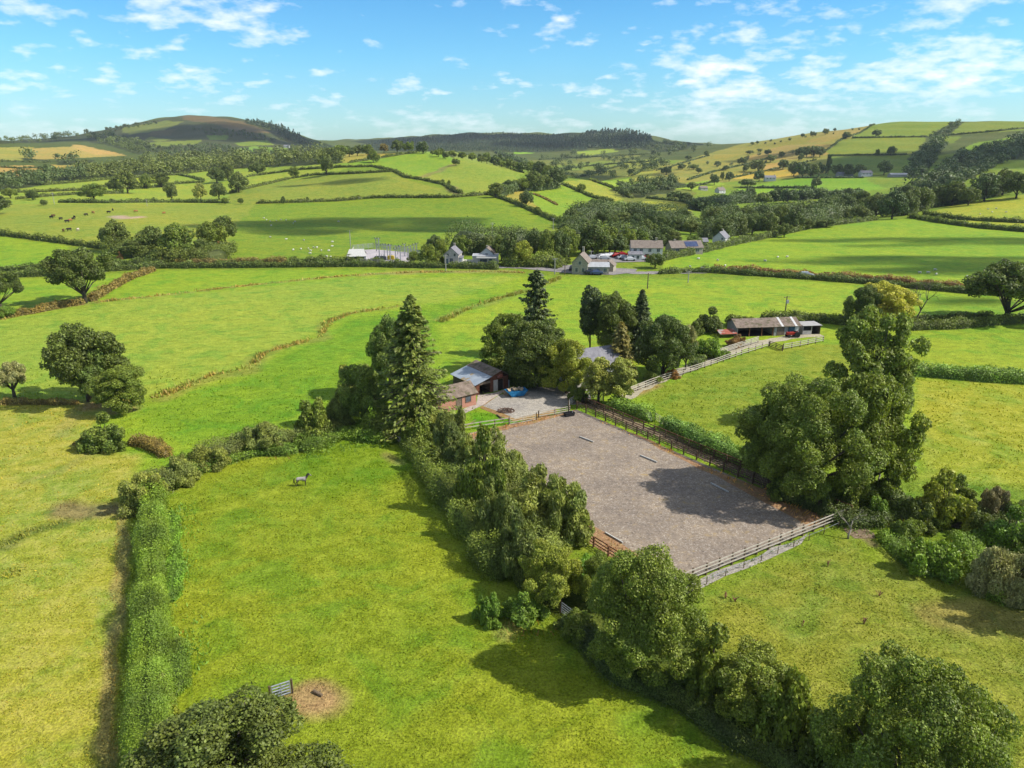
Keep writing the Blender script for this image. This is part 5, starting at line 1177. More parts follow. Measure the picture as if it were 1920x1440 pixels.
BM = {
 'wood': mat_noise('weathered_rail_wood', (196, 186, 168), (226, 218, 202), 3, rough=.9), 'post': mat_noise('fence_post_wood', (98, 80, 62), (136, 116, 92), 4, rough=.9),
 'dkwood': mat_noise('dark_brown_rail_wood', (94, 76, 60), (126, 104, 82), 4, rough=.9), 'redwood': mat_noise('reddish_rail_wood', (132, 88, 66), (160, 112, 84), 4, rough=.9),
 'steel': mat_noise('galvanised_steel', (158, 166, 174), (190, 196, 202), 3, rough=.45, metallic=.4), 'white': mat_noise('white_board', (206, 204, 198), (230, 228, 222), 3, rough=.6),
 'brownroof': mat_noise('weathered_fibre_roof', (134, 116, 104), (172, 154, 138), 1.4, c3=(116, 108, 82), sc3=.9, wave=('X', 2.2, .22)),
 'metalroof': mat_noise('pale_metal_roof', (172, 184, 198), (196, 206, 216), .6, rough=.5, c3=(184, 156, 104), sc3=.42, p3=(.60, .66), wave=('X', 2.6, .10), spec=.4),
 'boards': mat_noise('red_brown_boarding', (116, 72, 56), (158, 104, 80), 3, wave=('X', 2.0, .45)), 'boards2': mat_noise('grey_brown_boarding', (126, 110, 94), (164, 146, 128), 3, wave=('X', 2.0, .4)),
 'render': mat_noise('pale_render', (206, 198, 186), (228, 222, 212), 1.5), 'whitewash': mat_noise('whitewashed_wall', (226, 226, 222), (246, 246, 244), 1.2),
 'cream': mat_noise('cream_wall', (206, 204, 188), (226, 224, 210), 1.2), 'stone': mat_noise('pale_stone_wall', (172, 162, 142), (210, 202, 184), 2.6, bump=.4),
 'slate': mat_noise('slate_roof', (132, 130, 138), (166, 164, 170), 1.6, wave=('Y', 1.6, .16)), 'slatebrown': mat_noise('brownish_tile_roof', (138, 124, 114), (168, 154, 142), 1.6, wave=('Y', 1.8, .16)),
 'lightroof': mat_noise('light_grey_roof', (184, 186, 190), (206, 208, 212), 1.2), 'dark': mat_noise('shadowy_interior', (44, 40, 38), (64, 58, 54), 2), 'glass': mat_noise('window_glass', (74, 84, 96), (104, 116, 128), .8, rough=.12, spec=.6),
 'redsheet': mat_noise('red_sheet_roof', (166, 84, 66), (196, 120, 98), 1.2, c3=(190, 182, 178), sc3=.5, p3=(.46, .54)), 'redpaint': mat_noise('red_paint', (176, 52, 40), (200, 74, 56), 2, rough=.5),
 'bluepaint': mat_noise('blue_skip_paint', (36, 128, 190), (60, 156, 214), 1.5, rough=.5), 'bluedoor': mat_noise('blue_door_paint', (70, 104, 120), (96, 130, 146), 2),
 'rubble': mat_noise('mixed_rubble', (190, 160, 112), (228, 214, 190), 3.5, bump=.6), 'rust': mat_noise('rusty_scrap', (96, 76, 66), (132, 106, 90), 4, bump=.6),
 'black': mat_noise('black_plastic', (34, 34, 38), (56, 56, 60), 3, rough=.5), 'tyre': mat_noise('tyre_rubber', (34, 34, 34), (52, 52, 52), 4), 'concrete': mat_noise('concrete', (176, 172, 168), (206, 202, 198), 1.4),
 'conclite': mat_noise('light_concrete_building', (216, 214, 212), (238, 236, 234), 1.4), 'pole': mat_noise('creosoted_pole', (96, 84, 72), (128, 114, 98), 3), 'polegrey': mat_noise('grey_pole', (170, 168, 160), (198, 196, 188), 3),
 'insul': mat_noise('grey_switchgear', (146, 150, 156), (182, 186, 190), 3), 'yellow': mat_noise('yellow_box_paint', (216, 186, 40), (236, 208, 70), 2), 'dkgear': mat_noise('dark_transformer_paint', (76, 80, 84), (104, 108, 112), 2),
 'solar': mat_noise('solar_panel_glass', (62, 74, 110), (88, 100, 136), 1, rough=.2, spec=.6), 'log': mat_noise('old_log', (116, 98, 76), (150, 130, 104), 3), 'orange': mat_noise('orange_terracotta', (196, 110, 66), (216, 136, 92), 2),
}
def brick_mat():
    m = bpy.data.materials.new('red_brick'); m.use_nodes = True; t = m.node_tree; b = t.nodes['Principled BSDF']; b.inputs['Roughness'].default_value = .85
    tc = N(t, 'ShaderNodeTexCoord'); mp = N(t, 'ShaderNodeMapping'); t.links.new(tc.outputs['Object'], mp.inputs[0]); mp.inputs['Rotation'].default_value = (R(90), 0, 0)
    br = N(t, 'ShaderNodeTexBrick', i_Scale=3.2); t.links.new(mp.outputs[0], br.inputs['Vector'])
    br.inputs['Color1'].default_value = (*alb(196, 112, 82), 1); br.inputs['Color2'].default_value = (*alb(216, 140, 108), 1); br.inputs['Mortar'].default_value = (*alb(210, 184, 166), 1); br.inputs['Mortar Size'].default_value = .03
    t.links.new(br.outputs[0], b.inputs['Base Color']); return m
BM['brick'] = brick_mat()

# ------------------------------------------------------------------ sheets on the ground
def sheet(name, ring, mat, lift, kind='structure', sub=None, wob_m=.0):
    """ring: world xy outline (ordered); triangulated and laid on the terrain"""
    import bmesh
    pts = []
    ring = [tuple(p[:2]) for p in ring]
    for a, b in zip(ring, ring[1:]+ring[:1]):
        n = max(1, int(math.dist(a, b)/2.5))
        pts += [(a[0]+(b[0]-a[0])*k/n, a[1]+(b[1]-a[1])*k/n) for k in range(n)]
    if wob_m:
        pts = [(x+wob_m*(math.sin(x*.9+y*.4)+.6*math.sin(y*1.7+x)), y+wob_m*(math.sin(y*.8+x*.5+2)+.6*math.sin(x*1.5))) for x, y in pts]
    bm = bmesh.new(); vs = [bm.verts.new((x, y, float(zt(x, y))+lift)) for x, y in pts]
    f = bm.faces.new(vs); bmesh.ops.triangulate(bm, faces=[f]); bmesh.ops.recalc_face_normals(bm, faces=bm.faces[:])
    if bm.faces and sum(q.normal.z for q in bm.faces) < 0: bmesh.ops.reverse_faces(bm, faces=bm.faces[:])
    me = bpy.data.meshes.new(name); bm.to_mesh(me); bm.free()
    o = link(name, me, mat=mat); o['kind'] = kind
    return o
def strip(name, pts, width, mat, lift, step=6, wob_m=.15):
    P = cast_line(pts, step)[:, :2]; T = np.gradient(P, axis=0); T = unit(T); S = np.stack([T[:, 1], -T[:, 0]], 1)
    k = np.arange(len(P)); w = width/2*(1+wob_m*np.sin(k*1.3)); w2 = width/2*(1+wob_m*np.sin(k*1.7+1))
    A = P+S*w[:, None]; B = P-S*w2[:, None]
    V = np.concatenate([np.c_[A, zt(A[:, 0], A[:, 1])+lift], np.c_[P, zt(P[:, 0], P[:, 1])+lift], np.c_[B, zt(B[:, 0], B[:, 1])+lift]]); n = len(P); i = np.arange(n-1)
    Q = np.concatenate([np.stack([i+1, i, i+n, i+n+1], 1), np.stack([i+1+n, i+n, i+2*n, i+2*n+1], 1)])
    o = link(name, npmesh(name, V, Q), mat=mat); o['kind'] = 'structure'; return o
A_, B_, C_ = (np.array(at(*p)[:2]) for p in ((1299, 1088), (1573, 977), (1081, 767)))
D_ = A_+(C_-B_)
ex, ey = unit(B_-A_), unit(C_-B_); AW, AL = np.linalg.norm(B_-A_), np.linalg.norm(C_-B_)
def ar(x, y):        # arena coordinates: x across from the left side, y up from the near fence
    p = A_+ex*x+ey*y; return p
sheet('arena_surface', [ar(-1.2, .2), ar(AW-.2, .2), ar(AW-.2, AL-.2), ar(-1.2, AL-.2)], GM['arena'], .035)
sheet('dry_weed_margin', [ar(-3.5, 2), ar(-1.0, 2), ar(-.7, 10), ar(-1.0, 20), ar(-3.5, 20)], GM['rust'], .045, wob_m=.15)
sheet('dry_weed_margin', [ar(.4, AL-2.6), ar(6, AL-2.0), ar(12, AL-1.6), ar(AW-2, AL-1.4), ar(AW-.4, AL-.4), ar(.4, AL-.4)], GM['rust'], .045, wob_m=.25)
sheet('dry_weed_margin', [ar(AW-3.6, .5), ar(AW-.4, .3), ar(AW-.3, AL*.75), ar(AW-.9, AL*.7), ar(AW-1.6, AL*.4), ar(AW-2.6, 6)], GM['rust'], .045, wob_m=.3)
sheet('gravel_margin', [ar(-3.0, -1.3), ar(9, -1.2), ar(14, -.75), ar(16.5, -.2), ar(-3.0, -.2)], GM['yard'], .03, wob_m=.2)
sheet('yard', [at(u, v) for u, v in ((905, 762), (916, 752), (935, 742), (960, 733), (1000, 726), (1060, 726), (1112, 742), (1104, 757), (1070, 760), (1040, 768), (1010, 776), (965, 785), (935, 773))], GM['yard'], .03, wob_m=.2)
sheet('yard_edge', [at(u, v) for u, v in ((900, 765), (912, 752), (925, 745), (930, 748), (914, 760), (935, 772), (965, 783), (1008, 773), (1040, 766), (1048, 770), (1012, 786), (985, 788), (960, 789), (930, 777))], GM['stain'], .024, wob_m=.15)
sheet('concrete_apron', [at(u, v) for u, v in ((862, 770), (893, 757), (896, 741), (925, 737), (952, 729), (940, 738), (918, 751), (906, 760), (870, 776))], GM['concrete'], .036)
strip('track', [(1100, 752), (1120, 764), (1150, 780), (1200, 803), (1260, 826), (1330, 858), (1400, 890), (1480, 928), (1560, 963), (1600, 986), (1622, 1010)], 2.5, GM['track'], .03)
strip('drive', [(1170, 746), (1195, 730), (1240, 710), (1300, 688), (1390, 651), (1440, 640), (1490, 631), (1540, 628)], 2.6, GM['drive'], .03)
strip('road', [(-40, 516), (0, 515), (215, 503), (300, 499), (450, 497.5), (640, 497), (780, 498), (960, 501), (1060, 503)], 5.0, GM['tarmac'], .07)
strip('road', [(1060, 503), (1130, 508), (1200, 512), (1335, 510), (1462, 517.5), (1537, 522.5), (1612, 528), (1700, 535)], 5.0, GM['tarmac'], .08)
sheet('forecourt', [at(u, v) for u, v in ((968, 503), (985, 499), (1075, 497), (1090, 499), (1150, 503), (1195, 505), (1190, 511), (1150, 516), (1060, 512), (1010, 507))], GM['tarmac'], .12)
sheet('car_park', [at(u, v) for u, v in ((1098, 494), (1108, 484), (1150, 478), (1190, 479), (1225, 487), (1215, 491), (1180, 492), (1140, 493))], GM['tarmac'], .12)
sheet('substation_ground', [at(u, v) for u, v in ((646, 493), (664, 470), (700, 468), (760, 473), (792, 483), (750, 496), (700, 495))], GM['slab'], .15)
strip('farm_lane', [(1640, 412), (1610, 402), (1600, 393)], 4, GM['tarmac'], .2)

# ------------------------------------------------------------------ fences and gates
def fence(pts, label, rails=3, h=1.2, sp=2.0, rail_m='wood', post_m='post', name='rail_fence', post_r=.07, rail_h=.12, world=False, top_m=None):
    W = [Vector((*p[:2], float(zt(*p[:2])))) for p in pts] if world else [at(*p) for p in pts]
    root = empty(name, W[0], 0, label, 'fence'); o0 = W[0]
    pm = MB().box(-post_r, post_r, -post_r, post_r, -.1, h+.06).mesh('post'); pm.materials.append(BM[post_m])
    first = True
    for a, b in zip(W[:-1], W[1:]):
        n = max(1, round((b-a).length/sp)); ang = math.atan2(b.y-a.y, b.x-a.x)
        for k in range(n+1):
            if k == 0 and not first: continue
            p = a.lerp(b, k/n); p.z = zt(p.x, p.y); q = link('post', pm, root, None, p-o0); q.rotation_euler = (random.uniform(-.03, .03), random.uniform(-.03, .03), ang)
        first = False
        nrm = Vector((-math.sin(ang), math.cos(ang), 0))*(post_r+.02)
        for r_ in range(rails):
            zz = h*(.97-.80*r_/max(1, rails-.4)) if rails > 1 else h*.9
            m = MB()
            for k in range(n):
                p, q = a.lerp(b, k/n), a.lerp(b, (k+1)/n); p.z = zt(p.x, p.y); q.z = zt(q.x, q.y)
                j1, j2 = random.uniform(-.025, .025), random.uniform(-.025, .025)
                m.beam(p-o0-nrm+Vector((0, 0, zz+j1)), q-o0-nrm+Vector((0, 0, zz+j2)), .045, rail_h)
            m.build('rail', BM[top_m if top_m and r_ == 0 else rail_m], root)
    return root
def gate(a, b, label, mat='steel', h=1.1, bars=5, name='field_gate', thick=.05):
    a, b = at(*a), at(*b); root = empty(name, a, 0, label, 'gate'); d = b-a; n = d.normalized()
    for k in range(bars):
        z = .15+(h-.15)*k/(bars-1); MB().tube([Vector((0, 0, z)), d+Vector((0, 0, z))], thick*.8, 6).build('bar', BM[mat], root)
    m = MB()
    for t in (0, .5, 1): m.beam(d*t+Vector((0, 0, .1)), d*t+Vector((0, 0, h+.02)), thick, thick, up=n)
    for z in (.12, h): m.beam(Vector((0, 0, z)), d+Vector((0, 0, z)), thick*.9, thick*.9)
    m.build('frame', BM[mat], root)
    MB().beam(Vector((0, 0, .15))+n*.05, d+Vector((0, 0, h-.05))-n*.05, thick*.7, thick*.7).build('brace', BM[mat], root)
    for p, t in ((-n*.15, 0), (d+n*.15, 1)): MB().box(p.x-.06, p.x+.06, p.y-.06, p.y+.06, -.1, h+.12).build('gate_post', BM['post'], root)
    return root
fence([ar(-3.5, 0), ar(AW+.9, 0)], 'pale three rail fence closing the near end of the gravel arena', 3, 1.25, 1.75, world=True)
fence([ar(.5, -1.15), ar(8, -1.0), ar(AW-1.5, -.9)], 'low row of slim electric fence stakes outside the near arena fence', 1, .75, 2.6, 'steel', 'post', 'electric_fence', .03, .012, world=True)
fence([ar(AW+.05, .4), ar(AW+.05, AL)], 'dark four rail fence along the right side of the arena', 4, 1.25, 2.1, 'dkwood', 'dkwood', rail_h=.09, world=True)
fence([ar(AW+2.0, 0), ar(AW+2.2, AL+.6)], 'pale topped dark rail fence between grass verge and track', 3, 1.25, 2.1, 'dkwood', 'dkwood', world=True, top_m='redwood')
fence([(1362, 862), (1425, 888), (1500, 920), (1588, 957)], 'dark shaded rail fence under the sycamore on the far side of the track', 3, 1.15, 2.4, 'dkwood', 'dkwood')
fence([(868, 808), (900, 803), (955, 795)], 'low rail fence dividing the farm lawn from the arena', 2, 1.0, 2.3, 'wood', 'post')
fence([(1010, 784), (1040, 779), (1068, 774)], 'grey rail fence at the far end of the arena', 3, 1.1, 2.2, 'wood', 'post')
fence([(1066, 775), (1066, 762), (1083, 752)], 'pale corner pen rails beside the yard gate', 4, 1.25, 1.6, 'wood', 'post')
fence([(1181, 738), (1238, 716), (1321, 690), (1390, 666), (1441, 650)], 'long pale post and rail fence between the drive and the paddock', 3, 1.2, 2.2, 'wood', 'post')
fence([(1468, 656), (1500, 650), (1543, 641)], 'pale rail fence continuing the paddock line past the dark gate', 3, 1.2, 2.2, 'wood', 'post')
fence([(1338, 669), (1380, 655), (1421, 642)], 'short pale slatted fence below the bracken bank', 4, 1.3, 2.4, 'wood', 'post', rail_h=.16)
fence([(1322, 660), (1338, 669)], 'dark return panel at the lower end of the slatted fence', 3, 1.3, 2.0, 'dkwood', 'dkwood')
fence([ar(-3.55, 3), ar(-3.55, 18)], 'reddish rail fence along the weedy left edge of the arena', 3, 1.15, 2.1, 'redwood', 'redwood', world=True)
fence([(728, 812), (738, 822), (750, 833)], 'old grey post and rail scrap by the scrub bank', 2, 1.0, 1.6, 'wood', 'wood')
fence([(1660, 332+220), (1690, 556), (1725, 558)], 'thin wire fence beside the bare tree', 2, 1.0, 4, 'wood', 'wood', rail_h=.02)
gate((1086, 752), (1107, 745), 'silver metal gate between yard and track', 'steel')
gate((1112, 746), (1130, 752), 'second metal gate under the birches at the drive entrance', 'steel')
gate((1229, 788), (1243, 797), 'light gate between the two laurel hedges', 'wood', bars=4)
gate((1443, 650), (1466, 658), 'dark wooden gate in the paddock fence', 'dkwood', bars=4, thick=.09)
gate((512, 1312), (545, 1301), 'old grey metal gate beside the bare earth patch in the horse field', 'steel', h=1.15, thick=.07)
gate((1053, 1150), (1086, 1175), 'bluish metal gate half hidden by the hedge at the foot of the arena oak', 'steel', h=1.1)
gate((956, 797), (1004, 788), 'long grey gate leading from the yard into the arena', 'wood', bars=4)
def board(x0, y0, x1, y1, where):
    a, b = ar(x0, y0), ar(x1, y1); d = Vector((*(b-a), 0))
    o = MB().beam(Vector((0, 0, .12)), d+Vector((0, 0, .12)), .12, .14).build('kickboard', BM['white'], loc=(*a, .04))
    props(o, 'white board lying along the '+where, 'board', 'white boards round the arena')
def arp(u, v):
    p = np.array(at(u, v)[:2])-A_; return float(p@ex), float(p@ey)
for (a, b, w) in (((1106, 806), (1129, 816), 'far right edge of the arena'), ((1208, 841), (1236, 854), 'middle of the right arena edge'), ((1327, 894), (1357, 911), 'right arena edge under the sycamore shade'), ((1148, 996), (1178, 1016), 'rusty weed strip on the left arena edge')):
    board(*arp(*a), *arp(*b), w)
# ------------------------------------------------------------------ buildings
def gable(L, W, e, r, t=.12, ov=.25):
    """walls and roof of a gabled block: x along the ridge, walls up to eaves e, ridge r"""
    w = MB(); x, y = L/2, W/2
    ring = [(-y, 0), (y, 0), (y, e), (0, r), (-y, e)]
    vs = [(-x, a, b-.3 if b == 0 else b) for a, b in ring]+[(x, a, b-.3 if b == 0 else b) for a, b in ring]
    w.add(vs, [(4, 3, 2, 1, 0), (5, 6, 7, 8, 9), (0, 1, 6, 5), (1, 2, 7, 6), (4, 0, 5, 9), (2, 3, 8, 7), (3, 4, 9, 8)])
    f = MB(); s = (r-e)/y; dz = -ov*s
    f.slab((-x-ov, -y-ov, e+dz+.02), (x+ov, -y-ov, e+dz+.02), (x+ov, 0, r+.02), (-x-ov, 0, r+.02), t)
    f.slab((x+ov, y+ov, e+dz+.02), (-x-ov, y+ov, e+dz+.02), (-x-ov, 0, r+.02), (x+ov, 0, r+.02), t)
    return w, f
def opening(root, name, x, z, w, h, side, W, L, mat, depth=.06, frame=None):
    """a window or door on side '-y' '+y' '-x' '+x' of a block"""
    m, fr = MB(), MB()
    def put(mb, a0, a1, z0, z1, d0, d1):
        if side == '-y': mb.box(a0, a1, -W/2-d1, -W/2-d0, z0, z1)
        elif side == '+y': mb.box(a0, a1, W/2+d0, W/2+d1, z0, z1)
        elif side == '+x': mb.box(L/2+d0, L/2+d1, a0, a1, z0, z1)
        else: mb.box(-L/2-d1, -L/2-d0, a0, a1, z0, z1)
    put(m, x-w/2, x+w/2, z, z+h, -.05, .03)
    o = m.build(name, BM[mat], root)
    if frame:
        b = .09
        put(fr, x-w/2-b, x+w/2+b, z+h, z+h+b, -.05, .07); put(fr, x-w/2-b, x+w/2+b, z-b, z, -.05, .09)
        put(fr, x-w/2-b, x-w/2, z, z+h, -.05, .07); put(fr, x+w/2, x+w/2+b, z, z+h, -.05, .07)
        if w > .9 and name == 'window': put(fr, x-.03, x+.03, z, z+h, -.05, .06)
        fr.build('frame', BM[frame], o)
    return o
def house(name, label, uv, rz, L, W, e, r, wall, roof, wins=(), chim=(), cat='house', doors=()):
    P = at(*uv); root = empty(name, P, R(rz), label, cat)
    w, f = gable(L, W, e, r); w.build('wall', BM[wall], root); rf = f.build('roof', BM[roof], root)
    for (x, z, a, b, s) in wins: opening(root, 'window', x, z, a, b, s, W, L, 'glass', frame='white')
    for (x, a, b, s, m) in doors: opening(root, 'door', x, .02, a, b, s, W, L, m, frame='white')
    for (x, hh) in chim:
        MB().box(x-.35, x+.35, -.3, .3, r-.5, r+hh).box(x-.42, x+.42, -.37, .37, r+hh, r+hh+.1).build('chimney', BM['stone'], rf)
    return root
# the corrugated barn at the yard: a lean-to bay and a gabled bay side by side
def barn():
    a, b = at(892, 742), at(953, 728); d = Vector((b.x-a.x, b.y-a.y, 0)); W = d.length; ang = math.atan2(d.y, d.x)
    root = empty('barn', a, ang, 'timber barn with half pale metal and half brown corrugated roof beside the yard', 'barn'); D = 7.0; k = W/6.5
    prof = [(0, 1.9), (3.1*k, 2.75), (4.9*k, 3.4), (W, 2.35)]
    def wallbox(name, x0, x1, y0, y1, z0, z1, mat): return MB().box(x0, x1, y0, y1, z0, z1).build(name, BM[mat], root)
    MB().hexa([(0, .1, 0), (.08, .1, 0), (.08, D, 0), (0, D, 0), (0, .1, 1.85), (.08, .1, 1.87), (.08, D, 1.87), (0, D, 1.85)]).build('side_wall', BM['boards2'], root)
    MB().hexa([(W-.08, .1, 0), (W, .1, 0), (W, D, 0), (W-.08, D, 0), (W-.08, .1, 2.38), (W, .1, 2.33), (W, D, 2.33), (W-.08, D, 2.38)]).build('side_wall', BM['boards'], root)
    MB().add([(.1, D, 0), (W-.1, D, 0), (W-.1, D, 2.3), (4.9*k, D, 3.3), (3.1*k, D, 2.7), (.1, D, 1.85)], [(0, 1, 2, 3, 4, 5)]).build('back_wall', BM['boards2'], root)
    # front: left post panel, open bay, partition, white panel, dark doorway, right panel, gable boards
    wallbox('front_wall', 0, .75*k, .0, .09, 0, 1.95, 'boards')
    wallbox('lintel', .75*k, 2.9*k, .0, .09, 1.62, 2.02, 'boards2')
    MB().box(2.9*k, 3.5*k, 0, .09, 0, 2.72).build('front_wall', BM['boards'], root)
    p = wallbox('white_panel', 3.5*k, 4.4*k, 0, .08, 0, 1.95, 'render')
    dr = wallbox('doorway', 4.4*k, 5.4*k, .03, .08, 0, 1.85, 'dark'); MB().box(4.36*k, 4.42*k, -.03, .1, 0, 1.95).box(5.4*k, 5.46*k, -.03, .1, 0, 1.95).build('frame', BM['boards2'], dr)
    wallbox('front_wall', 5.46*k, W, 0, .09, 0, 2.32, 'boards')
    MB().hexa([(3.5*k, 0, 1.95), (5.46*k, 0, 1.95), (5.46*k, .09, 1.95), (3.5*k, .09, 1.95), (3.5*k, 0, 2.85), (5.46*k, 0, 2.98), (5.46*k, .09, 2.98), (3.5*k, .09, 2.85)]).add([(3.5*k, 0, 2.85), (5.46*k, 0, 2.98), (4.9*k, 0, 3.36)], [(0, 1, 2)]).build('gable_boards', BM['boards'], root)
    wallbox('sign_board', 4.3*k, 5.3*k, -.05, -.01, 2.25, 2.75, 'redsheet')
    MB().box(3.12*k, 3.2*k, .1, D-.1, 0, 2.6).build('partition', BM['boards2'], root); MB().box(.1, W-.1, .1, D-.1, .02, .05).build('floor', BM['dark'], root)
    ov = .35
    MB().slab((-ov, -ov, 1.92-.1), (3.1*k, -ov, 2.78), (3.1*k, D+ov, 2.78), (-ov, D+ov, 1.92-.1), .06).build('metal_roof', BM['metalroof'], root)
    f = MB().slab((3.0*k, -ov, 2.80), (4.9*k, -ov, 3.45), (4.9*k, D+ov, 3.45), (3.0*k, D+ov, 2.80), .06); f.slab((4.9*k, -ov, 3.45), (W+ov, -ov, 2.25), (W+ov, D+ov, 2.25), (4.9*k, D+ov, 3.45), .06)
    f.build('roof', BM['brownroof'], root)
    MB().box(W+.05, W+.45, .3, .7, 0, 1.3).build('water_tank', BM['conclite'], root)
barn()
def brick_shed():
    a = at(893, 759); ang = math.atan2(.61, .79); L, W = 7.0, 3.8
    c = Vector((a.x, a.y, 0))+Vector((-math.cos(ang), -math.sin(ang), 0))*L/2+Vector((-math.sin(ang), math.cos(ang), 0))*W/2
    root = empty('brick_outbuilding', c, ang, 'small red brick outbuilding with grey brown roof half hidden by the spruce scrub', 'outbuilding')
    w, f = gable(L, W, 2.1, 3.4); w.build('wall', BM['brick'], root); f.build('roof', BM['brownroof'], root)
    opening(root, 'window', 2.0, .9, .9, .8, '-y', W, L, 'glass', frame='boards2'); opening(root, 'door', .3, .02, .9, 1.9, '-y', W, L, 'boards2', frame='boards2')
brick_shed()
house('farmhouse', 'white farmhouse with grey slate roof hidden among the yard trees', (1106, 716), 24, 8.5, 6.5, 3.7, 6.0, 'whitewash', 'slate',
      [(-3, 2.3, 1, 1.1, '-y'), (0, 2.3, 1, 1.1, '-y'), (3, 2.3, 1, 1.1, '-y'), (-3, .6, 1.1, 1.2, '-y'), (3, .6, 1.1, 1.2, '-y'), (0, 2.5, .9, 1.1, '+x')], [(-3.8, .9)], doors=[(0, .95, 2.0, '-y', 'bluedoor')])
house('porch_annex', 'low pale annex in front of the farmhouse under the birches', (1092, 728), 24, 4, 3, 2.2, 3.1, 'render', 'slate', [(0, .9, .9, .9, '-y')], cat='annex')
def long_shed():
    a, b = at(1381, 632), at(1497, 628); L = (b-a).length; ang = math.atan2(b.y-a.y, b.x-a.x); W = 5.2; e, r = 2.15, 3.35
    root = empty('long_shed', a, ang, 'long low open fronted shed with rusty brown corrugated roof by the drive', 'shed')
    bl = BM
    MB().box(0, L, W-.12, W, -.2, e).build('back_wall', bl['boards2'], root)
    for x in (0, L-.15):
        MB().add([(x, 0, -.2), (x, W, -.2), (x, W, e), (x, W/2, r), (x, 0, e), (x+.15, 0, -.2), (x+.15, W, -.2), (x+.15, W, e), (x+.15, W/2, r), (x+.15, 0, e)],
                 [(0, 1, 2, 3, 4), (9, 8, 7, 6, 5), (0, 4, 9, 5), (1, 6, 7, 2), (4, 3, 8, 9), (3, 2, 7, 8)]).build('end_wall', bl['concrete'], root)
    MB().box(.1, L-.1, .1, W-.1, .03, .06).build('floor', bl['dark'], root)
    for x in (.20, .40, .58): MB().box(L*x-.09, L*x+.09, .0, .18, -.2, e-.02).build('post', bl['redwood'], root)
    MB().box(L*.60, L*.82, 0, .12, -.2, e-.03).build('front_wall', bl['concrete'], root)
    MB().box(L*.64, L*.76, -.05, -.01, 0, 1.9).build('sliding_door', bl['boards2'], root)
    MB().box(L*.60-.1, L*.60, .12, W-.1, 0, e-.05).build('partition', bl['concrete'], root); MB().box(L*.82, L*.82+.1, .12, W-.1, 0, e-.05).build('partition', bl['concrete'], root)
    MB().box(L*.83, L*.93, .02, .1, 0, 1.95).build('door', bl['bluedoor'], root); MB().box(L*.93, L-.15, .02, .12, 0, e-.03).build('front_wall', bl['whitewash'], root)
    ov = .35; s = (r-e)/(W/2)
    f = MB().slab((-ov, -ov, e-ov*s), (L+ov, -ov, e-ov*s), (L+ov, W/2, r), (-ov, W/2, r), .07); f.slab((L+ov, W+ov, e-ov*s), (-ov, W+ov, e-ov*s), (-ov, W/2, r), (L+ov, W/2, r), .07)
    rf = f.build('roof', bl['brownroof'], root)
    for x in (.70, .92): MB().slab((L*x, -ov-.02, e-ov*s+.09), (L*x+.5, -ov-.02, e-ov*s+.09), (L*x+.5, W/2, r+.09), (L*x, W/2, r+.09), .02).build('skylight', bl['conclite'], rf)
    MB().slab((-3.9, -.5, .8), (-.2, -.8, .9), (-.2, 1.5, 1.5), (-3.9, 1.5, 1.3), .05).build('lean_to_roof', bl['redsheet'], root)
    for x, y in ((-3.7, -.3), (-3.7, 1.3), (-.4, -.5)): MB().box(x-.06, x+.06, y-.06, y+.06, -.2, 0.8 if y < 0 else 1.3).build('post', bl['dkwood'], root)
    return root, L, ang, a
ls_, LL, LA, LP = long_shed()
def side_shed():
    root = empty('side_shed', LP+Vector((math.cos(LA)*(LL+.9), math.sin(LA)*(LL+.9), 0)), LA, 'small flat roofed grey shed with dark openings at the right end of the long shed', 'shed')
    MB().box(0, 4.0, 2.9, 3.0, -.2, 2.0).build('back_wall', BM['boards2'], root); MB().box(0, .1, 0, 2.9, -.2, 1.95).build('side_wall', BM['concrete'], root); MB().box(3.9, 4.0, 0, 2.9, -.2, 1.95).build('side_wall', BM['boards2'], root)
    MB().box(.1, 1.9, 0, .08, -.2, .9).build('front_wall', BM['concrete'], root); MB().box(1.9, 2.05, 0, .15, -.2, 1.95).build('post', BM['wood'], root); MB().box(.1, 3.9, .1, 2.9, .02, .05).build('floor', BM['dark'], root)
    MB().slab((-.2, -.3, 1.98), (4.2, -.3, 1.98), (4.2, 3.2, 2.12), (-.2, 3.2, 2.12), .07).build('roof', BM['concrete'], root)
side_shed()
# ---- village buildings
house('gabled_house', 'small grey gabled house at the left of the village wood', (850, 493), 84, 7, 4.9, 3.4, 5.6, 'render', 'slate', [(0, .9, 1, 1.2, '-x'), (-1.2, 2.8, .7, .9, '-x'), (1.2, 2.8, .7, .9, '-x')], [(2.8, .8)], doors=[(1.6, .9, 1.9, '-x', 'bluedoor')])
house('lean_annex', 'pale lean annex touching the right side of the grey gabled house', (862, 494), 0, 2.4, 4, 2.2, 2.6, 'whitewash', 'slate', cat='annex')
def flat_building():
    P = at(909, 497); root = empty('roadside_garage', P, 0, 'cream flat topped roadside building with white fascia', 'building')
    MB().box(-4.2, 4.6, 0, 6, -.3, 3.0).build('wall', BM['cream'], root); MB().box(-2.8, 4.0, -1.9, -.003, 2.5, 2.85).build('canopy', BM['white'], root)
    MB().box(-4.3, 4.7, -.1, 6.1, 3.0, 3.15).build('roof', BM['lightroof'], root); MB().box(-8, -4.2, .5, 5, -.3, 1.2).build('low_wing', BM['cream'], root)
    for x in (-2.5, 3.7): MB().box(x-.08, x+.08, -1.8, -1.64, -.3, 2.5).build('post', BM['white'], root)
    MB().box(-1.6, .8, -.05, -.002, .1, 2.0).build('window', BM['glass'], root); MB().box(1.5, 2.5, -.05, -.002, 0, 2.1).build('door', BM['bluedoor'], root)
flat_building()
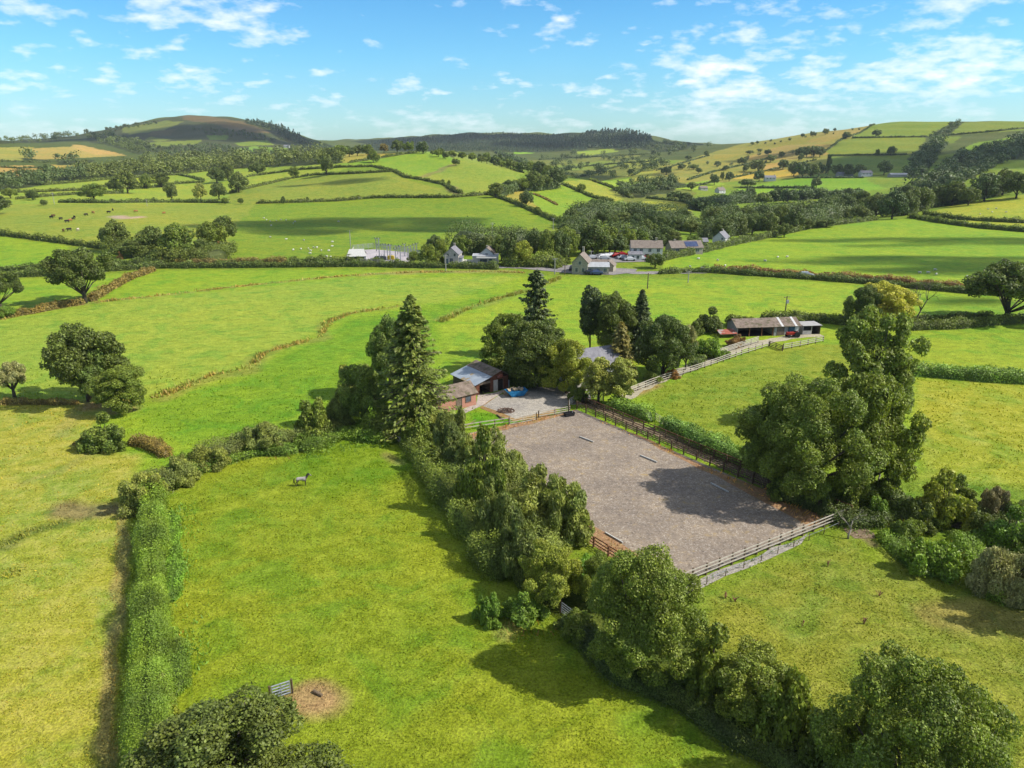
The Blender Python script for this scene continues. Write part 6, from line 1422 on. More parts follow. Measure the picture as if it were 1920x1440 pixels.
house('tiled_cottage', 'small cottage with orange edged gable behind the cream roadside building', (916, 492), 80, 6, 4.4, 3.6, 5.4, 'whitewash', 'slatebrown', [(0, 2.6, .9, .9, '-x')], [(-2, .6)])
house('chapel_house', 'pale stone house with tall chimney at the road junction', (1090, 511), 76, 7.5, 5.0, 3.7, 6.2, 'stone', 'slatebrown', [(-1.1, .8, .8, 1.2, '-x'), (1.0, .8, .8, 1.2, '-x'), (0, 3.1, .8, 1.0, '-x')], [(3.0, 1.5)])
house('junction_wing', 'long low wing with light grey roof attached beside the stone junction house', (1119, 512.5), -2, 7.2, 4.2, 2.4, 3.5, 'stone', 'lightroof', [(-2.4, .8, 1, 1.1, '-y'), (.2, .8, 1, 1.1, '-y'), (2.4, .8, 1, 1.1, '-y')], cat='annex')
house('rear_barn', 'brown roofed barn behind the stone junction house', (1123, 504), -2, 8.0, 4.5, 1.9, 3.0, 'stone', 'slatebrown', cat='barn')
house('stone_outhouse', 'small stone outhouse right of the junction wing', (1143, 508), 70, 4.0, 3.2, 2.1, 3.4, 'stone', 'slatebrown', [(0, .9, .7, .8, '-x')], cat='outbuilding')
house('white_inn', 'large white two storey building with grey roof beside the car park', (1210, 485), -3, 11.0, 6.5, 4.3, 6.5, 'whitewash', 'slatebrown', [(-4.2, 2.9, 1, 1.1, '-y'), (-2, 2.9, 1, 1.1, '-y'), (1, 2.9, 1, 1.1, '-y'), (4, 2.9, 1, 1.1, '-y'), (-4, .8, 1.2, 1.2, '-y'), (3.5, .8, 1.2, 1.2, '-y'), (-1.5, 2.8, .9, 1, '-x'), (1.2, 2.8, .9, 1, '-x')], [(3.5, .9)], cat='building', doors=[(0, 1.2, 2.1, '-y', 'dark')])
house('inn_extension', 'low white extension in front of the large white building', (1190, 488), -3, 4.6, 3.0, 2.3, 3.1, 'whitewash', 'slate', [(-.9, .8, .9, 1, '-y'), (.9, .8, .9, 1, '-y')], cat='annex')
hb = house('solar_bungalow', 'bungalow with brown roof and blue solar panels right of the white building', (1282, 474), 8, 12.5, 7.0, 2.4, 4.6, 'stone', 'slatebrown', [(-4, .8, 1.4, 1.1, '-y'), (0, .8, 1.4, 1.1, '-y'), (4, .8, 1.4, 1.1, '-y')], [(-4, .6)], doors=[(2, .9, 2, '-y', 'whitewash')])
MB().slab((-.5, -3.2, 2.80), (4.5, -3.2, 2.80), (4.5, -.7, 4.38), (-.5, -.7, 4.38), .05).build('solar_panel', BM['solar'], hb)
house('corner_cottage', 'white gabled cottage standing by the top hedge of the big right field', (1351, 459), 60, 7.5, 5.2, 3.2, 5.6, 'whitewash', 'slate', [(0, 1.0, .9, 1.0, '-x'), (-1.4, 2.6, .7, .8, '-x'), (-2, 1.0, .9, 1.0, '-y'), (1.5, 1, .9, 1, '-y')], [(1.5, .8)])
house('valley_house', 'long white house high in the valley below the right hill', (1443, 339.5), -4, 13, 7, 4.2, 6.6, 'whitewash', 'slate', [(-4, 2.6, 1.2, 1.2, '-y'), (0, 2.6, 1.2, 1.2, '-y'), (4, 2.6, 1.2, 1.2, '-y')], [(5, 1)])
house('valley_cottage', 'white cottage with brown roof among the valley trees', (1350, 362), 30, 9, 6.5, 3.0, 5.8, 'whitewash', 'slatebrown', [(-2, 1, 1, 1, '-y'), (2, 1, 1, 1, '-y')], [(2, 1)])
house('valley_cottage', 'pale low cottage left of the brown roofed valley cottage', (1318, 357), 10, 8, 6, 2.6, 4.4, 'cream', 'slatebrown', [(0, 1, 1, 1, '-y')])
house('hill_farmhouse', 'white farmhouse on the right hill', (1622, 331), 5, 14, 7, 4.4, 7, 'whitewash', 'slate', [(-4, 2.6, 1.2, 1.2, '-y'), (0, 2.6, 1.2, 1.2, '-y'), (4, 2.6, 1.2, 1.2, '-y')], [(-5, 1.2), (5, 1.2)])
house('hill_barn', 'grey roofed barn left of the white hill farmhouse', (1583, 331), 0, 18, 9, 3.0, 5.4, 'concrete', 'slate', cat='barn')
house('hill_shed', 'long low grey shed right of the white hill farmhouse', (1683, 331.5), 0, 20, 8, 2.6, 4.2, 'concrete', 'lightroof', cat='shed')
house('tree_cottage', 'tiny white cottage between dark trees above the big right field', (1627, 391), 10, 7, 5, 2.6, 4.4, 'whitewash', 'slate')
house('mountain_cottage', 'tiny pale cottage at the foot of the left mountain', (538, 277), 5, 14, 8, 4, 7, 'whitewash', 'slate')
house('fringe_cottage', 'pale cottage at the right end of the wooded strip', (562, 285), -5, 10, 7, 3.4, 5.6, 'whitewash', 'slate')
house('grey_sheds', 'grey shed behind the solar bungalow', (1308, 463), 0, 7, 5, 2.4, 3.6, 'concrete', 'slate', cat='shed')
# ---- substation
def substation():
    P = at(670, 490); root = empty('substation_building', P, R(10), 'white roofed substation hall with dark gable opening', 'building', None, (1.15, 1.15, 1.15))
    MB().box(-2.8, 2.8, -3.2, 3.2, -.3, 1.9).build('wall', BM['conclite'], root)
    MB().slab((-3, -3.4, 1.9), (3, -3.4, 1.9), (2.2, 0, 3.7), (-2.2, 0, 3.7), .08).slab((3, 3.4, 1.9), (-3, 3.4, 1.9), (-2.2, 0, 3.7), (2.2, 0, 3.7), .08).build('roof', BM['white'], root)
    MB().box(-2.2, 2.2, -3.26, -3.203, 0, 1.75).build('doorway', BM['dark'], root)
    w = empty('compound_wall', at(645, 494), 0, 'sloping pale concrete wall at the left of the substation', 'wall')
    a, b = at(645, 494), at(660, 472)
    MB().slab((0, 0, -.3), b-a+Vector((0, 0, -.3)), b-a+Vector((.6, 0, 1.9)), (1.4, 0, 1.9), .3).build('wall', BM['concrete'], w)
    def gantry(u, vb, vt, arms, label, mat='insul'):
        P = at(u, vb); H = z_from(P.y, vt)-P.z; r_ = empty('switchgear_post', P, random.uniform(0, .4), label, 'post', 'switchgear posts in the substation')
        MB().box(-.14, .14, -.14, .14, -.2, H).build('post', BM[mat], r_)
        for z in arms: MB().box(-.7, .7, -.06, .06, H*z-.06, H*z+.06).build('cross_arm', BM[mat], r_)
        for x in (-.55, .55): MB().tube([(x, 0, H*arms[0]+.06), (x, 0, H*arms[0]+.65)], .1, 6).build('insulator', BM['dkgear'], r_)
    for i, (u, vb, vt) in enumerate([(706, 472, 446), (711, 472, 446), (712, 489, 459), (721, 484, 457), (727, 482, 459), (732, 488, 458), (742, 488, 466), (751, 489, 460), (759, 481, 457), (765, 485, 461), (771, 488, 460), (777, 482, 457), (782, 480, 456), (746, 478, 462)]):
        gantry(u, vb, vt, (.92, .7) if i % 2 else (.95,), 'slim grey switchgear post, '+('leftmost' if u == 706 else ordinal(sorted([706, 711, 712, 721, 727, 732, 742, 751, 759, 765, 771, 777, 782, 746]).index(u))+' from the left')+' in the substation')
    for (u, v, lab, m) in ((718, 488, 'dark grey transformer box in the substation', 'dkgear'), (733, 487, 'yellow cabinet in the substation', 'yellow'), (709, 488, 'small dark cabinet left of the transformer', 'dkgear')):
        r_ = empty('transformer', at(u, v), 0, lab, 'transformer')
        MB().box(-.9, .9, -.7, .7, -.1, 1.5).build('tank', BM[m], r_); MB().box(-1.2, -.92, -.6, .6, .2, 1.3).box(.92, 1.2, -.6, .6, .2, 1.3).build('radiator', BM[m], r_); MB().tube([(-.4, 0, 1.5), (-.4, 0, 2.1)], .1, 6).tube([(.4, 0, 1.5), (.4, 0, 2.1)], .1, 6).build('bushing', BM['insul'], r_)
    fence([(662, 470), (700, 466), (750, 472), (790, 482)], 'grey palisade fence round the back of the substation', 5, 2.2, 2.5, 'insul', 'insul', 'palisade_fence')
    fence([(676, 495), (720, 498), (752, 498)], 'pale palisade fence along the front of the substation', 5, 1.9, 2.5, 'polegrey', 'polegrey', 'palisade_fence')
substation()
# ---- poles
def pole(u, vb, vt, label, mat='pole', arms=1, gear=False, wid=.16):
    P = at(u, vb); H = z_from(P.y, vt)-P.z; r_ = empty('telegraph_pole', P, .3, label, 'pole')
    MB().tube([(0, 0, -.3), (0, 0, H)], [wid, wid*.75], 8).build('pole', BM[mat], r_)
    for k in range(arms): MB().box(-.85, .85, -.06, .06, H-.35-.5*k, H-.23-.5*k).build('cross_arm', BM[mat], r_)
    for x in (-.75, 0, .75): MB().tube([(x, 0, H-.23), (x, 0, H-.02)], .05, 6).build('insulator', BM['insul'], r_)
    if gear: MB().box(-.3, .3, -.55, -.14, H*.60, H*.60+.8).build('transformer_box', BM['insul'], r_)
for q in [(1472, 588, 555, 'dark pole with a box in the meadow behind the long shed', 'pole', 1, True), (1214, 541, 512, 'thin pole in the meadow below the junction', 'pole'), (1059, 515, 496, 'dark short pole beside the stone junction house', 'pole'),
          (981, 500, 468, 'pale pole in front of the village wood', 'polegrey'), (1040, 514, 484, 'thin pale pole near the forecourt', 'polegrey'), (836, 507, 478, 'pale pole beside the grey gabled house', 'polegrey'),
          (923, 441, 417, 'faint twin armed pole on the sheep slope', 'polegrey', 2), (1037, 431, 409, 'faint pole on the right of the sheep slope', 'polegrey'), (102, 383, 361, 'pole in the field above the cattle at the left', 'polegrey', 2), (276, 386, 374, 'short pole at the hedge above the cattle', 'polegrey'),
          (658, 470, 432, 'tall thin mast at the left of the substation', 'polegrey', 0), (1108, 485, 470, 'short pole by the car park', 'polegrey'), (1290, 530, 508, 'pale pole at the left end of the right road hedge', 'polegrey'), (1584, 598, 575, 'slim pole in the hedge left of the golden tree', 'pole')]:
    pole(*q)
# ------------------------------------------------------------------ vehicles, animals, farm clutter
CARP = {'white': mat_noise('white_car_paint', (232, 234, 238), (240, 242, 246), .5, rough=.25, spec=.6), 'silver': mat_noise('silver_car_paint', (176, 180, 186), (190, 194, 200), .5, rough=.25, spec=.6),
        'red': mat_noise('red_car_paint', (178, 30, 34), (194, 44, 44), .5, rough=.25, spec=.6), 'dark': mat_noise('dark_car_paint', (40, 44, 54), (56, 60, 70), .5, rough=.25, spec=.6), 'blue': mat_noise('blue_car_paint', (64, 84, 128), (80, 100, 146), .5, rough=.25, spec=.6)}
def car_meshes():
    prof = [(-2.05, .35), (-2.1, .75), (-1.95, .95), (-1.55, 1.0), (-1.0, 1.42), (.55, 1.46), (1.15, 1.02), (1.95, .86), (2.1, .6), (2.05, .35)]
    b = MB(); n = len(prof); hw = lambda z: .86 if z < 1.05 else .66
    b.add([(x, -hw(z), z) for x, z in prof]+[(x, hw(z), z) for x, z in prof], [tuple(range(n)), tuple(range(2*n-1, n-1, -1))]+[(i+1, i, i+n, i+1+n) for i in range(n-1)]+[(0, n-1, 2*n-1, n)])
    g = MB()
    for s in (-1, 1):
        q = [(-1.35, s*.80, 1.04), (.98, s*.80, 1.04), (.5, s*.70, 1.38), (-.95, s*.70, 1.38)]; g.add(q, [(0, 1, 2, 3) if s < 0 else (3, 2, 1, 0)])
    g.add([(1.18, -.62, 1.05), (1.18, .62, 1.05), (.62, .6, 1.44), (.62, -.6, 1.44)], [(0, 1, 2, 3)]); g.add([(-1.58, -.62, 1.05), (-1.58, .62, 1.05), (-1.07, .6, 1.41), (-1.07, -.6, 1.41)], [(3, 2, 1, 0)])
    w = MB(); w.tube([(0, -.1, 0), (0, .1, 0)], .33, 12); l = MB().box(2.02, 2.12, -.15, .15, -.07, .07)
    return b.mesh('body'), g.mesh('windows'), w.mesh('wheel'), l.mesh('headlight')
CB, CG, CW, CL = car_meshes()
for m_, mm in ((CB, CARP['white']), (CG, BM['glass']), (CW, BM['tyre']), (CL, BM['conclite'])): m_.materials.append(mm)
def car(u, v, rz, paint, label, group='cars parked by the white inn', name='parked_car', sc=1.0):
    r_ = empty(name, at(u, v)+Vector((0, 0, .13)), R(rz), label, 'car', group, (sc,)*3)
    link('body', CB, r_, CARP[paint]); link('windows', CG, r_)
    for x in (-1.3, 1.3):
        for y in (-.8, .8): link('wheel', CW, r_, None, (x, y, .33))
    for y in (-.6, .6): link('headlight', CL, r_, None, (0, y, .68))
for q in [(1110, 486, 20, 'silver', 'silver car at the left end of the car park'), (1119, 484.5, 30, 'dark', 'dark car second from the left in the car park'), (1128, 484, 35, 'white', 'white car third from the left in the car park'), (1137, 483, 35, 'white', 'white car fourth from the left in the car park'),
          (1146, 482, 35, 'white', 'white car left of the first red car'), (1154, 482, 35, 'red', 'red car near the middle of the car park'), (1133, 488, 0, 'silver', 'silver car at the front of the car park'), (1168, 486, 10, 'white', 'white car right of the middle of the car park'), (1166, 480, 10, 'red', 'second red car nearer the white inn'),
          (1181, 489.5, 5, 'white', 'white car in front of the low white extension'), (1203, 488, 0, 'white', 'white car before the door of the white inn'), (1213, 487.5, 0, 'red', 'red car at the right corner of the white inn')]:
    car(*q)
car(1073, 507, 80, 'dark', 'black car beside the gable of the stone junction house', None); car(1106, 515, 0, 'dark', 'dark car in front of the junction wing', None); car(1118, 515.5, 0, 'blue', 'blue car right of the dark car by the junction wing', None)
car(1510, 521.5, -8, 'silver', 'silver car driving on the right road between hedges', None, 'car', 1.25)
# ---- sheep and cattle: one mesh each
def beast_mesh(name, L, H, fat, leg, woolly):
    m = MB()
    m.tube([(-L*.5, 0, H*.70), (-L*.42, 0, H*.72), (0, 0, H*.68), (L*.36, 0, H*.72), (L*.48, 0, H*.80)], [fat*.5, fat*.95, fat*1.05, fat*.95, fat*.5], 8)
    hz = .62 if not woolly else .85
    m.tube([(L*.42, 0, H*.82), (L*.56, 0, H*hz), (L*.70, 0, H*(hz-.16))], [fat*.5, fat*.42, fat*.22], 7)
    for x in (-L*.38, L*.32):
        for y in (-fat*.55, fat*.55): m.tube([(x, y, H*.6), (x+.02, y, H*.28), (x, y, 0)], [leg*1.6, leg, leg*.9], 5)
    for y in (-1, 1): m.add([(L*.53, y*fat*.35, H*(hz+.04)), (L*.51, y*fat*.75, H*(hz+.02)), (L*.56, y*fat*.4, H*(hz-.02))], [(0, 1, 2), (2, 1, 0)])
    if not woolly: m.tube([(-L*.5, 0, H*.85), (-L*.56, 0, H*.6), (-L*.55, 0, H*.35)], [.05, .035, .05], 4)
    return m.mesh(name, True)
SHEEP = beast_mesh('sheep', 1.15, .82, .30, .05, True); COW = beast_mesh('cow', 2.0, 1.42, .42, .08, False)
WOOL = mat_noise('wool', (226, 220, 206), (248, 244, 234), 4); COWM = {'black': mat_noise('black_hide', (38, 34, 32), (58, 52, 48), 2), 'tan': mat_noise('tan_hide', (168, 112, 66), (196, 140, 90), 2), 'pale': mat_noise('cream_hide', (216, 200, 172), (236, 222, 198), 2), 'brown': mat_noise('brown_hide', (88, 58, 42), (116, 80, 58), 2)}
SHEEP.materials.append(WOOL); COW.materials.append(COWM['black'])
def animal(me, u, v, label, cat, group, mat=None, k=1.0):
    o = link(me.name.split('.')[0], me, None, mat, at(u, v)); o.rotation_euler = (0, 0, random.uniform(0, 6.28)); o.scale = (k,)*3; props(o, label, cat, group)
S1 = [(1485, 630), (1500, 640), (1520, 648), (1525, 672), (1520, 738), (1610, 642), (1650, 660), (1660, 650), (1905, 650), (1610, 750), (1710, 755), (1650, 810), (1693, 805), (1735, 803), (1747, 815), (1745, 830), (1765, 797), (1783, 797), (1808, 813), (1850, 815), (1868, 790), (1870, 765), (1755, 855), (1837, 848), (1860, 850), (1555, 645), (1580, 640)]
for x, y in S1: animal(SHEEP, x/3, 200+y/3, 'white sheep grazing on the slope below the knoll', 'sheep', 'sheep on the slope below the knoll', None, .85)
S2 = [(250, 805), (292, 765), (310, 812), (388, 772), (425, 800), (625, 775), (688, 757), (735, 755), (1398, 835), (1440, 835), (1475, 820), (1480, 843), (1635, 855), (1740, 515), (1830, 530)]
for x, y in S2[:13]: animal(SHEEP, 1200+x/2.667, 200+y/2.667, 'white sheep scattered over the big right field', 'sheep', 'sheep in the big right field', None, .85)
for x, y in S2[13:]+[(1700, 540), (1780, 512), (1760, 530)]: animal(SHEEP, 1200+x/2.667, 200+y/2.667, 'white sheep in the pale field at the right edge', 'sheep', 'sheep in the pale right field', None, .85)
for x, y, c in [(290, 629, 'black'), (343, 637, 'black'), (378, 652, 'black'), (420, 627, 'black'), (414, 637, 'black'), (395, 646, 'tan'), (485, 614, 'black'), (525, 602, 'tan'), (612, 600, 'black'), (635, 586, 'black'), (358, 704, 'brown'), (390, 699, 'black'), (440, 700, 'pale'), (765, 595, 'tan'), (923, 605, 'tan'), (300, 620, 'brown')]:
    lab = {'black': 'black cow grazing in the cattle field', 'tan': 'tan cow grazing in the cattle field', 'pale': 'cream coloured cow at the near end of the cattle herd', 'brown': 'dark brown cow among the cattle herd'}[c]
    animal(COW, x/3, 200+y/3, lab, 'cow', 'cattle in the field', COWM[c], 1.0)
# ---- the horse: one skinned body, mane and tail as children
def horse():
    P = at(567, 911); root = empty('horse', P, R(8), 'grey horse with dark legs and neck standing alone in the near field', 'horse'); root.scale = (.88,)*3
    J = {'pel': (-.55, 0, 1.12, .25), 'rump': (-.74, 0, 1.14, .20), 'mid': (-.08, 0, 1.06, .27), 'chest': (.42, 0, 1.06, .26), 'nb': (.62, 0, 1.26, .17), 'nm': (.82, 0, 1.50, .12), 'poll': (.98, 0, 1.70, .095), 'muz0': (1.14, 0, 1.58, .085), 'muz': (1.30, 0, 1.42, .055)}
    E = [('pel', 'rump'), ('pel', 'mid'), ('mid', 'chest'), ('chest', 'nb'), ('nb', 'nm'), ('nm', 'poll'), ('poll', 'muz0'), ('muz0', 'muz')]
    for s, y in (('l', .16), ('r', -.16)):
        dx = .10 if s == 'l' else -.06
        J.update({'hh'+s: (-.64, y, .98, .15), 'st'+s: (-.52+dx*.4, y*1.02, .72, .10), 'hk'+s: (-.78+dx, y*1.02, .46, .060), 'hf'+s: (-.72+dx, y, .12, .045), 'ht'+s: (-.66+dx, y, .02, .06)})
        J.update({'sh'+s: (.44, y*.95, .86, .13), 'kn'+s: (.46-dx*.5, y*.95, .44, .055), 'ff'+s: (.44-dx*.5, y*.95, .12, .04), 'ft'+s: (.50-dx*.5, y*.95, .02, .055), 'e'+s: (.97, y*.42, 1.80, .028)})
        E += [('pel', 'hh'+s), ('hh'+s, 'st'+s), ('st'+s, 'hk'+s), ('hk'+s, 'hf'+s), ('hf'+s, 'ht'+s), ('chest', 'sh'+s), ('sh'+s, 'kn'+s), ('kn'+s, 'ff'+s), ('ff'+s, 'ft'+s), ('poll', 'e'+s)]
    ks = list(J); me = bpy.data.meshes.new('body'); me.from_pydata([J[k][:3] for k in ks], [(ks.index(a), ks.index(b)) for a, b in E], [])
    o = link('body', me, root); md = o.modifiers.new('skin', 'SKIN')
    for i, k in enumerate(ks): me.skin_vertices[0].data[i].radius = (J[k][3]*.86, J[k][3])
    me.skin_vertices[0].data[0].use_root = True
    sb = o.modifiers.new('sub', 'SUBSURF'); sb.levels = sb.render_levels = 2
    bpy.context.view_layer.update(); dg = bpy.context.evaluated_depsgraph_get(); nm = bpy.data.meshes.new_from_object(o.evaluated_get(dg)); o.modifiers.clear(); o.data = nm; nm.name = 'body'
    m = bpy.data.materials.new('grey_horse_coat'); m.use_nodes = True; t = m.node_tree; L = t.links.new; b = t.nodes['Principled BSDF']; b.inputs['Roughness'].default_value = .6
    tc = N(t, 'ShaderNodeTexCoord'); sp = N(t, 'ShaderNodeSeparateXYZ'); L(tc.outputs['Object'], sp.inputs[0]); nz = N(t, 'ShaderNodeTexNoise', i_Scale=4.0, i_Detail=3.0); L(tc.outputs['Object'], nz.inputs['Vector'])
    f = mth(t, 'ADD', sp.outputs[2], mth(t, 'MULTIPLY', mth(t, 'SUBTRACT', nz.outputs[0], .5), .35)); leg = ramp(t, f, [(.80, (0, 0, 0)), (1.02, (1, 1, 1))])
    nk = ramp(t, mth(t, 'ADD', mth(t, 'MULTIPLY', sp.outputs[0], .5), .2), [(.42, (0, 0, 0)), (.52, (1, 1, 1)), (.72, (1, 1, 1)), (.82, (.2, .2, .2))])
    c = mixc(t, leg.outputs[0], alb(62, 52, 48), alb(184, 176, 170)); c = mixc(t, nk.outputs[0], c, alb(72, 60, 56)); L(c, b.inputs['Base Color'])
    nm.materials.clear(); nm.materials.append(m); nm.polygons.foreach_set('use_smooth', np.full(len(nm.polygons), True))
    MB().tube([(-.90, 0, 1.18), (-1.02, 0, 1.0), (-1.04, 0, .6), (-1.0, 0, .38)], [.05, .08, .09, .03], 7).build('tail', BM['black'], root, True)
    MB().tube([(.58, 0, 1.46), (.76, 0, 1.66), (.92, 0, 1.82), (1.02, 0, 1.80)], [.04, .05, .05, .03], 6).build('mane', BM['black'], root, True)
horse()
# ---- farm clutter
def skip():
    root = empty('skip', at(968, 742), R(20), 'blue rubbish skip heaped with pale rubble in the yard', 'skip')
    m = MB(); b0, b1, w, h = 1.0, 1.75, .9, 1.05
    m.add([(-b0, -w*.8, .12), (b0, -w*.8, .12), (b0, w*.8, .12), (-b0, w*.8, .12), (-b1, -w, h), (b1, -w, h), (b1, w, h), (-b1, w, h), (-b1+.07, -w+.07, h), (b1-.07, -w+.07, h), (b1-.07, w-.07, h), (-b1+.07, w-.07, h), (-b1+.3, -w+.1, h-.3), (b1-.3, -w+.1, h-.3), (b1-.3, w-.1, h-.3), (-b1+.3, w-.1, h-.3)],
          [(3, 2, 1, 0), (0, 1, 5, 4), (1, 2, 6, 5), (2, 3, 7, 6), (3, 0, 4, 7), (4, 5, 9, 8), (5, 6, 10, 9), (6, 7, 11, 10), (7, 4, 8, 11), (8, 9, 13, 12), (9, 10, 14, 13), (10, 11, 15, 14), (11, 8, 12, 15), (12, 13, 14, 15)]).build('body', BM['bluepaint'], root)
    r_ = np.random.default_rng(5); q = MB()
    for k in range(26): x, y = r_.uniform(-1.2, 1.2), r_.uniform(-.6, .6); a = r_.uniform(0, 3); q.beam((x, y, .85+.3*(1-abs(x)/1.3)), (x+.5*math.cos(a), y+.5*math.sin(a), .95+.3*r_.random()), .2, .14)
    o = q.build('rubble', BM['rubble'], root); o['kind'] = 'stuff'
    for x in (-.8, .8): MB().box(x-.06, x+.06, -w-.12, -w+.02, .45, .6).build('lug', BM['bluepaint'], root)
    root2 = empty('rubble_heap', at(955, 739), 0, 'heap of pale timber and rubble left of the blue skip', 'heap'); q = MB()
    for k in range(34): x, y = r_.normal()*.7, r_.normal()*.5; a = r_.uniform(0, 3); q.beam((x, y, .1), (x+.6*math.cos(a), y+.6*math.sin(a), .15+.7*max(0, 1-math.hypot(x, y))), .2, .12)
    o = q.build('rubble', BM['rubble'], root2); o['kind'] = 'stuff'
skip()
r0 = empty('burnt_heap', at(949, 771), 0, 'ring of dark rusty scrap on the pale yard gravel', 'heap'); r_ = np.random.default_rng(8); q = MB()
for k in range(60):
    a = r_.uniform(0, 6.28); d = r_.uniform(.3, 1.3); q.beam((d*math.cos(a), d*math.sin(a)*.8, .03), (d*math.cos(a)+r_.normal()*.35, d*math.sin(a)*.8+r_.normal()*.3, r_.uniform(.08, .4)), .08, .06)
o = q.build('scrap', BM['rust'], r0); o['kind'] = 'stuff'
MB().tube([(1.25*math.cos(a), 1.0*math.sin(a), .09) for a in np.linspace(0, 6.3, 24)], .09, 6).build('rim', BM['rust'], r0)
t_ = empty('water_trough', at(1067, 780), R(25), 'black water trough at the far corner of the arena', 'trough')
MB().add([(-.7, -.35, 0), (.7, -.35, 0), (.7, .35, 0), (-.7, .35, 0), (-.8, -.42, .6), (.8, -.42, .6), (.8, .42, .6), (-.8, .42, .6), (-.72, -.34, .6), (.72, -.34, .6), (.72, .34, .6), (-.72, .34, .6), (-.66, -.3, .2), (.66, -.3, .2), (.66, .3, .2), (-.66, .3, .2)],
         [(3, 2, 1, 0), (0, 1, 5, 4), (1, 2, 6, 5), (2, 3, 7, 6), (3, 0, 4, 7), (4, 5, 9, 8), (5, 6, 10, 9), (6, 7, 11, 10), (7, 4, 8, 11), (8, 9, 13, 12), (9, 10, 14, 13), (10, 11, 15, 14), (11, 8, 12, 15), (12, 13, 14, 15)]).build('basin', BM['black'], t_)
MB().box(.5, .62, -.05, .05, .2, .75).build('float_box', BM['steel'], t_)
def log(u1, v1, u2, v2, rad, label, name='log'):
    a, b = at(u1, v1), at(u2, v2); m = MB(); d = b-a
    m.tube([Vector((0, 0, rad*.8)), d*.5+Vector((0, 0, rad*.95)), d+Vector((0, 0, rad*.75))], [rad, rad*.95, rad*.8], 9); m.tube([d*.6+Vector((0, 0, rad)), d*.66+Vector((.1, .12, rad*2.2))], [rad*.4, rad*.25], 6)
    o = m.build(name, BM['log'], loc=a); props(o, label, 'log')
log(588, 1298, 604, 1306, .14, 'short grey log lying on the bare earth patch'); log(932, 779, 944, 788, .13, 'long log lying on the farm lawn')
log(874, 800, 892, 788, .07, 'thin fallen branch on the farm lawn beside the grey bush', 'fallen_branch')
def tractor():
    root = empty('tractor', at(1487, 632), LA+R(180), 'small red tractor parked in front of the long shed', 'tractor')
    MB().box(-.1, 1.5, -.32, .32, .55, 1.1).hexa([(1.5, -.3, .55), (1.6, -.25, .6), (1.6, .25, .6), (1.5, .3, .55), (1.5, -.32, 1.1), (1.6, -.27, 1.0), (1.6, .27, 1.0), (1.5, .32, 1.1)]).build('bonnet', BM['redpaint'], root)
    MB().box(-1.0, -.1, -.42, .42, .5, .85).box(-.75, -.35, -.25, .25, .85, 1.0).box(-.85, -.75, -.25, .25, .9, 1.3).build('seat_deck', BM['redpaint'], root)
    for y in (-.62, .62): MB().tube([(-.55, y-.16, .62), (-.55, y+.16, .62)], .62, 16).build('rear_wheel', BM['tyre'], root); MB().tube([(1.2, y*.85-.1, .36), (1.2, y*.85+.1, .36)], .36, 14).build('front_wheel', BM['tyre'], root)
    MB().tube([(.0, 0, 1.05), (-.22, 0, 1.28)], .03, 6).build('steering_column', BM['black'], root); MB().tube([(1.1, .2, 1.1), (1.1, .2, 1.7)], .04, 6).build('exhaust', BM['black'], root)
tractor()
# straw and weeds growing along the arena edges
def arw(name, a, b, width, mat, h, n, label=None):
    P = [zxy_to_uv((*ar(*q), 0.0)) for q in (a, b)]
    tufts(name, [(float(p[0]), float(p[1])) for p in P], width, mat, h, n)
arw('arena_weeds', (AW-1.2, 1), (AW-.9, AL*.55), 1.8, 'straw', .5, 5); arw('arena_weeds', (AW-.6, AL*.5), (AW-.6, AL-2), 1.0, 'straw', .35, 5)
arw('arena_weeds', (AW-1.8, .8), (AW-1.2, 14), 3.0, 'russet', .4, 3); arw('arena_weeds', (-2.2, 2), (-2.2, 19), 2.4, 'russet', .4, 12); arw('arena_weeds', (1, AL-1.2), (AW-2, AL-.9), 1.4, 'straw', .4, 7)
arw('verge_grass', (AW+1.0, .5), (AW+1.0, AL), 1.5, 'nettle', .45, 18); arw('verge_weeds', (AW+.9, 2), (AW+.9, 12), 1.4, 'yellow', .9, 2.5)
arw('fence_foot_weeds', (-.5, -.5), (AW+.8, -.5), .9, 'bramble', .3, 6)

# ------------------------------------------------------------------ clouds overhead, high to the right of the view: they shade parts of the hills
def cloud_material():
    m = bpy.data.materials.new('cloud_vapour'); m.use_nodes = True; t = m.node_tree; L = t.links.new; b = t.nodes['Principled BSDF']; b.inputs['Base Color'].default_value = (.8, .8, .8, 1); b.inputs['Roughness'].default_value = 1
    lw = N(t, 'ShaderNodeLayerWeight', i_Blend=.5); g = N(t, 'ShaderNodeNewGeometry'); nz = N(t, 'ShaderNodeTexNoise', i_Scale=.03, i_Detail=4.0); L(g.outputs['Position'], nz.inputs['Vector'])
    f = mth(t, 'SUBTRACT', 1.0, lw.outputs['Facing']); f = mth(t, 'MULTIPLY', mth(t, 'POWER', f, 1.2), ramp(t, nz.outputs[0], [(.35, (.35, .35, .35)), (.6, (1, 1, 1))]).outputs[0])
    L(mth(t, 'MULTIPLY', f, .80), b.inputs['Alpha']); return m
M_CLOUD = cloud_material()
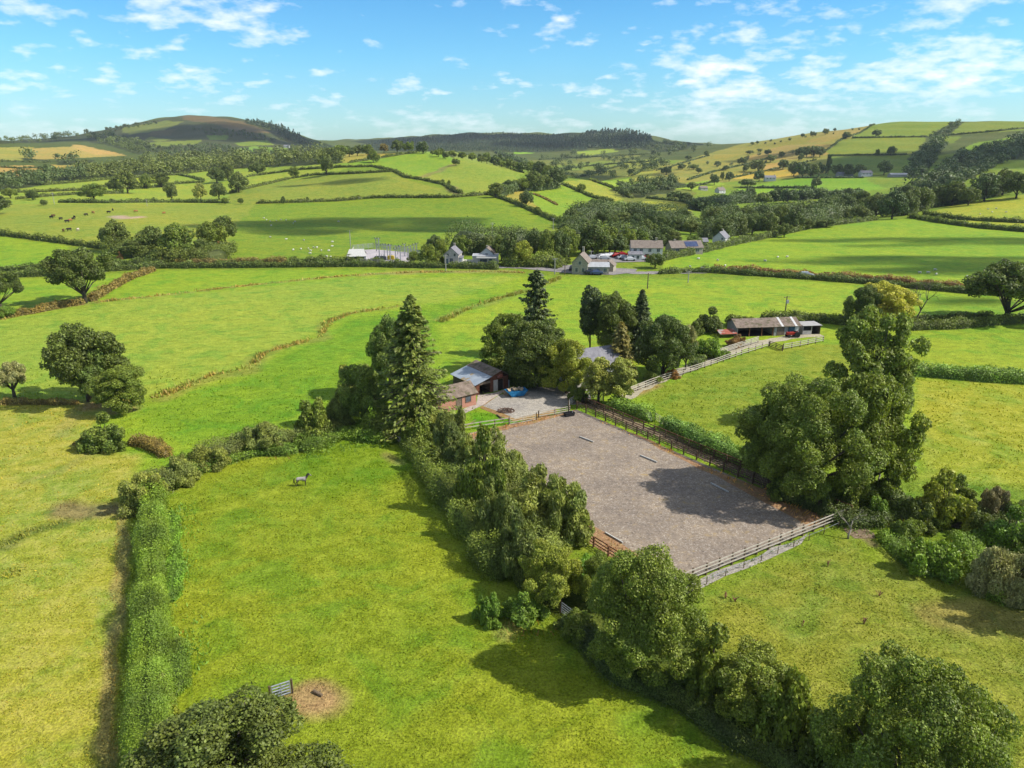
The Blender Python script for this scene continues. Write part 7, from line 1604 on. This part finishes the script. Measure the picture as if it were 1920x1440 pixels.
def shade_cloud(u, v, hw, hd, rot, height=520, n=9, seed=1):
    import bmesh
    P = at(u, v); height = max(height, .42*P.y); C = P+SUND*(height/SUND.z); r = np.random.default_rng(seed); bm = bmesh.new()
    for k in range(n):
        a = r.uniform(0, 6.28); q = r.random()**.6*.75; s = r.uniform(.3, .5)
        M = Matrix.Translation((q*math.cos(a)*hw, q*math.sin(a)*hd, r.uniform(-4, 4))) @ Matrix.Diagonal((s*hw, s*hd, s*min(hw, hd)*.35, 1))
        bmesh.ops.create_icosphere(bm, subdivisions=3, radius=1, matrix=M)
    me = bpy.data.meshes.new('cloud'); bm.to_mesh(me); bm.free(); me.polygons.foreach_set('use_smooth', np.full(len(me.polygons), True))
    o = link('cloud', me, mat=M_CLOUD, loc=C); o.rotation_euler = (0, 0, R(rot)); o['kind'] = 'structure'
for i, q in enumerate([(560, 425, 62, 36, -4), (740, 418, 70, 34, -8), (850, 432, 40, 14, -8), (600, 345, 34, 18, 0), (660, 340, 30, 16, 0), (1760, 488, 62, 16, 0), (1920, 500, 60, 24, 0), (1690, 449, 66, 9, -3), (1860, 455, 60, 14, 0), (1800, 566, 14, 7, 0),
                       (1690, 300, 150, 150, 0), (1850, 310, 140, 160, 0), (1740, 372, 90, 60, 0), (1590, 325, 70, 60, 0), (380, 246, 380, 330, 0), (240, 256, 260, 220, 0), (520, 256, 240, 240, 0), (760, 262, 420, 400, 0), (960, 256, 460, 420, 0), (1150, 262, 380, 360, 0), (1480, 288, 120, 70, 0), (1340, 395, 70, 40, 0), (1120, 330, 140, 100, 0)]):
    shade_cloud(*q, seed=50+i)
NO_GRASS += [[ar(-3.5, -.4), ar(AW+.3, -.2), ar(AW+.3, AL+.5), ar(-3.5, AL+.5)], px_ring([(895, 770), (900, 745), (935, 736), (1000, 722), (1112, 740), (1090, 760), (1010, 780), (965, 788), (925, 776)]),
             px_ring([(1095, 752), (1150, 772), (1260, 818), (1480, 918), (1610, 985), (1590, 992), (1480, 938), (1260, 834), (1150, 788)]), px_ring([(572, 1298), (600, 1294), (622, 1306), (605, 1324), (570, 1322), (556, 1312)])]
near_grass()
# ------------------------------------------------------------------ the air
def haze():
    o = MB().box(-12900, 12900, -80, 5900, -160, 330).build('haze', None)
    m = bpy.data.materials.new('air'); m.use_nodes = True; t = m.node_tree; t.nodes.clear()
    out = N(t, 'ShaderNodeOutputMaterial'); v = N(t, 'ShaderNodeVolumePrincipled', i_Density=.00004); v.inputs['Color'].default_value = (.80, .88, 1.0, 1)
    t.links.new(v.outputs[0], out.inputs['Volume']); o.data.materials.append(m); o['kind'] = 'stuff'
haze()
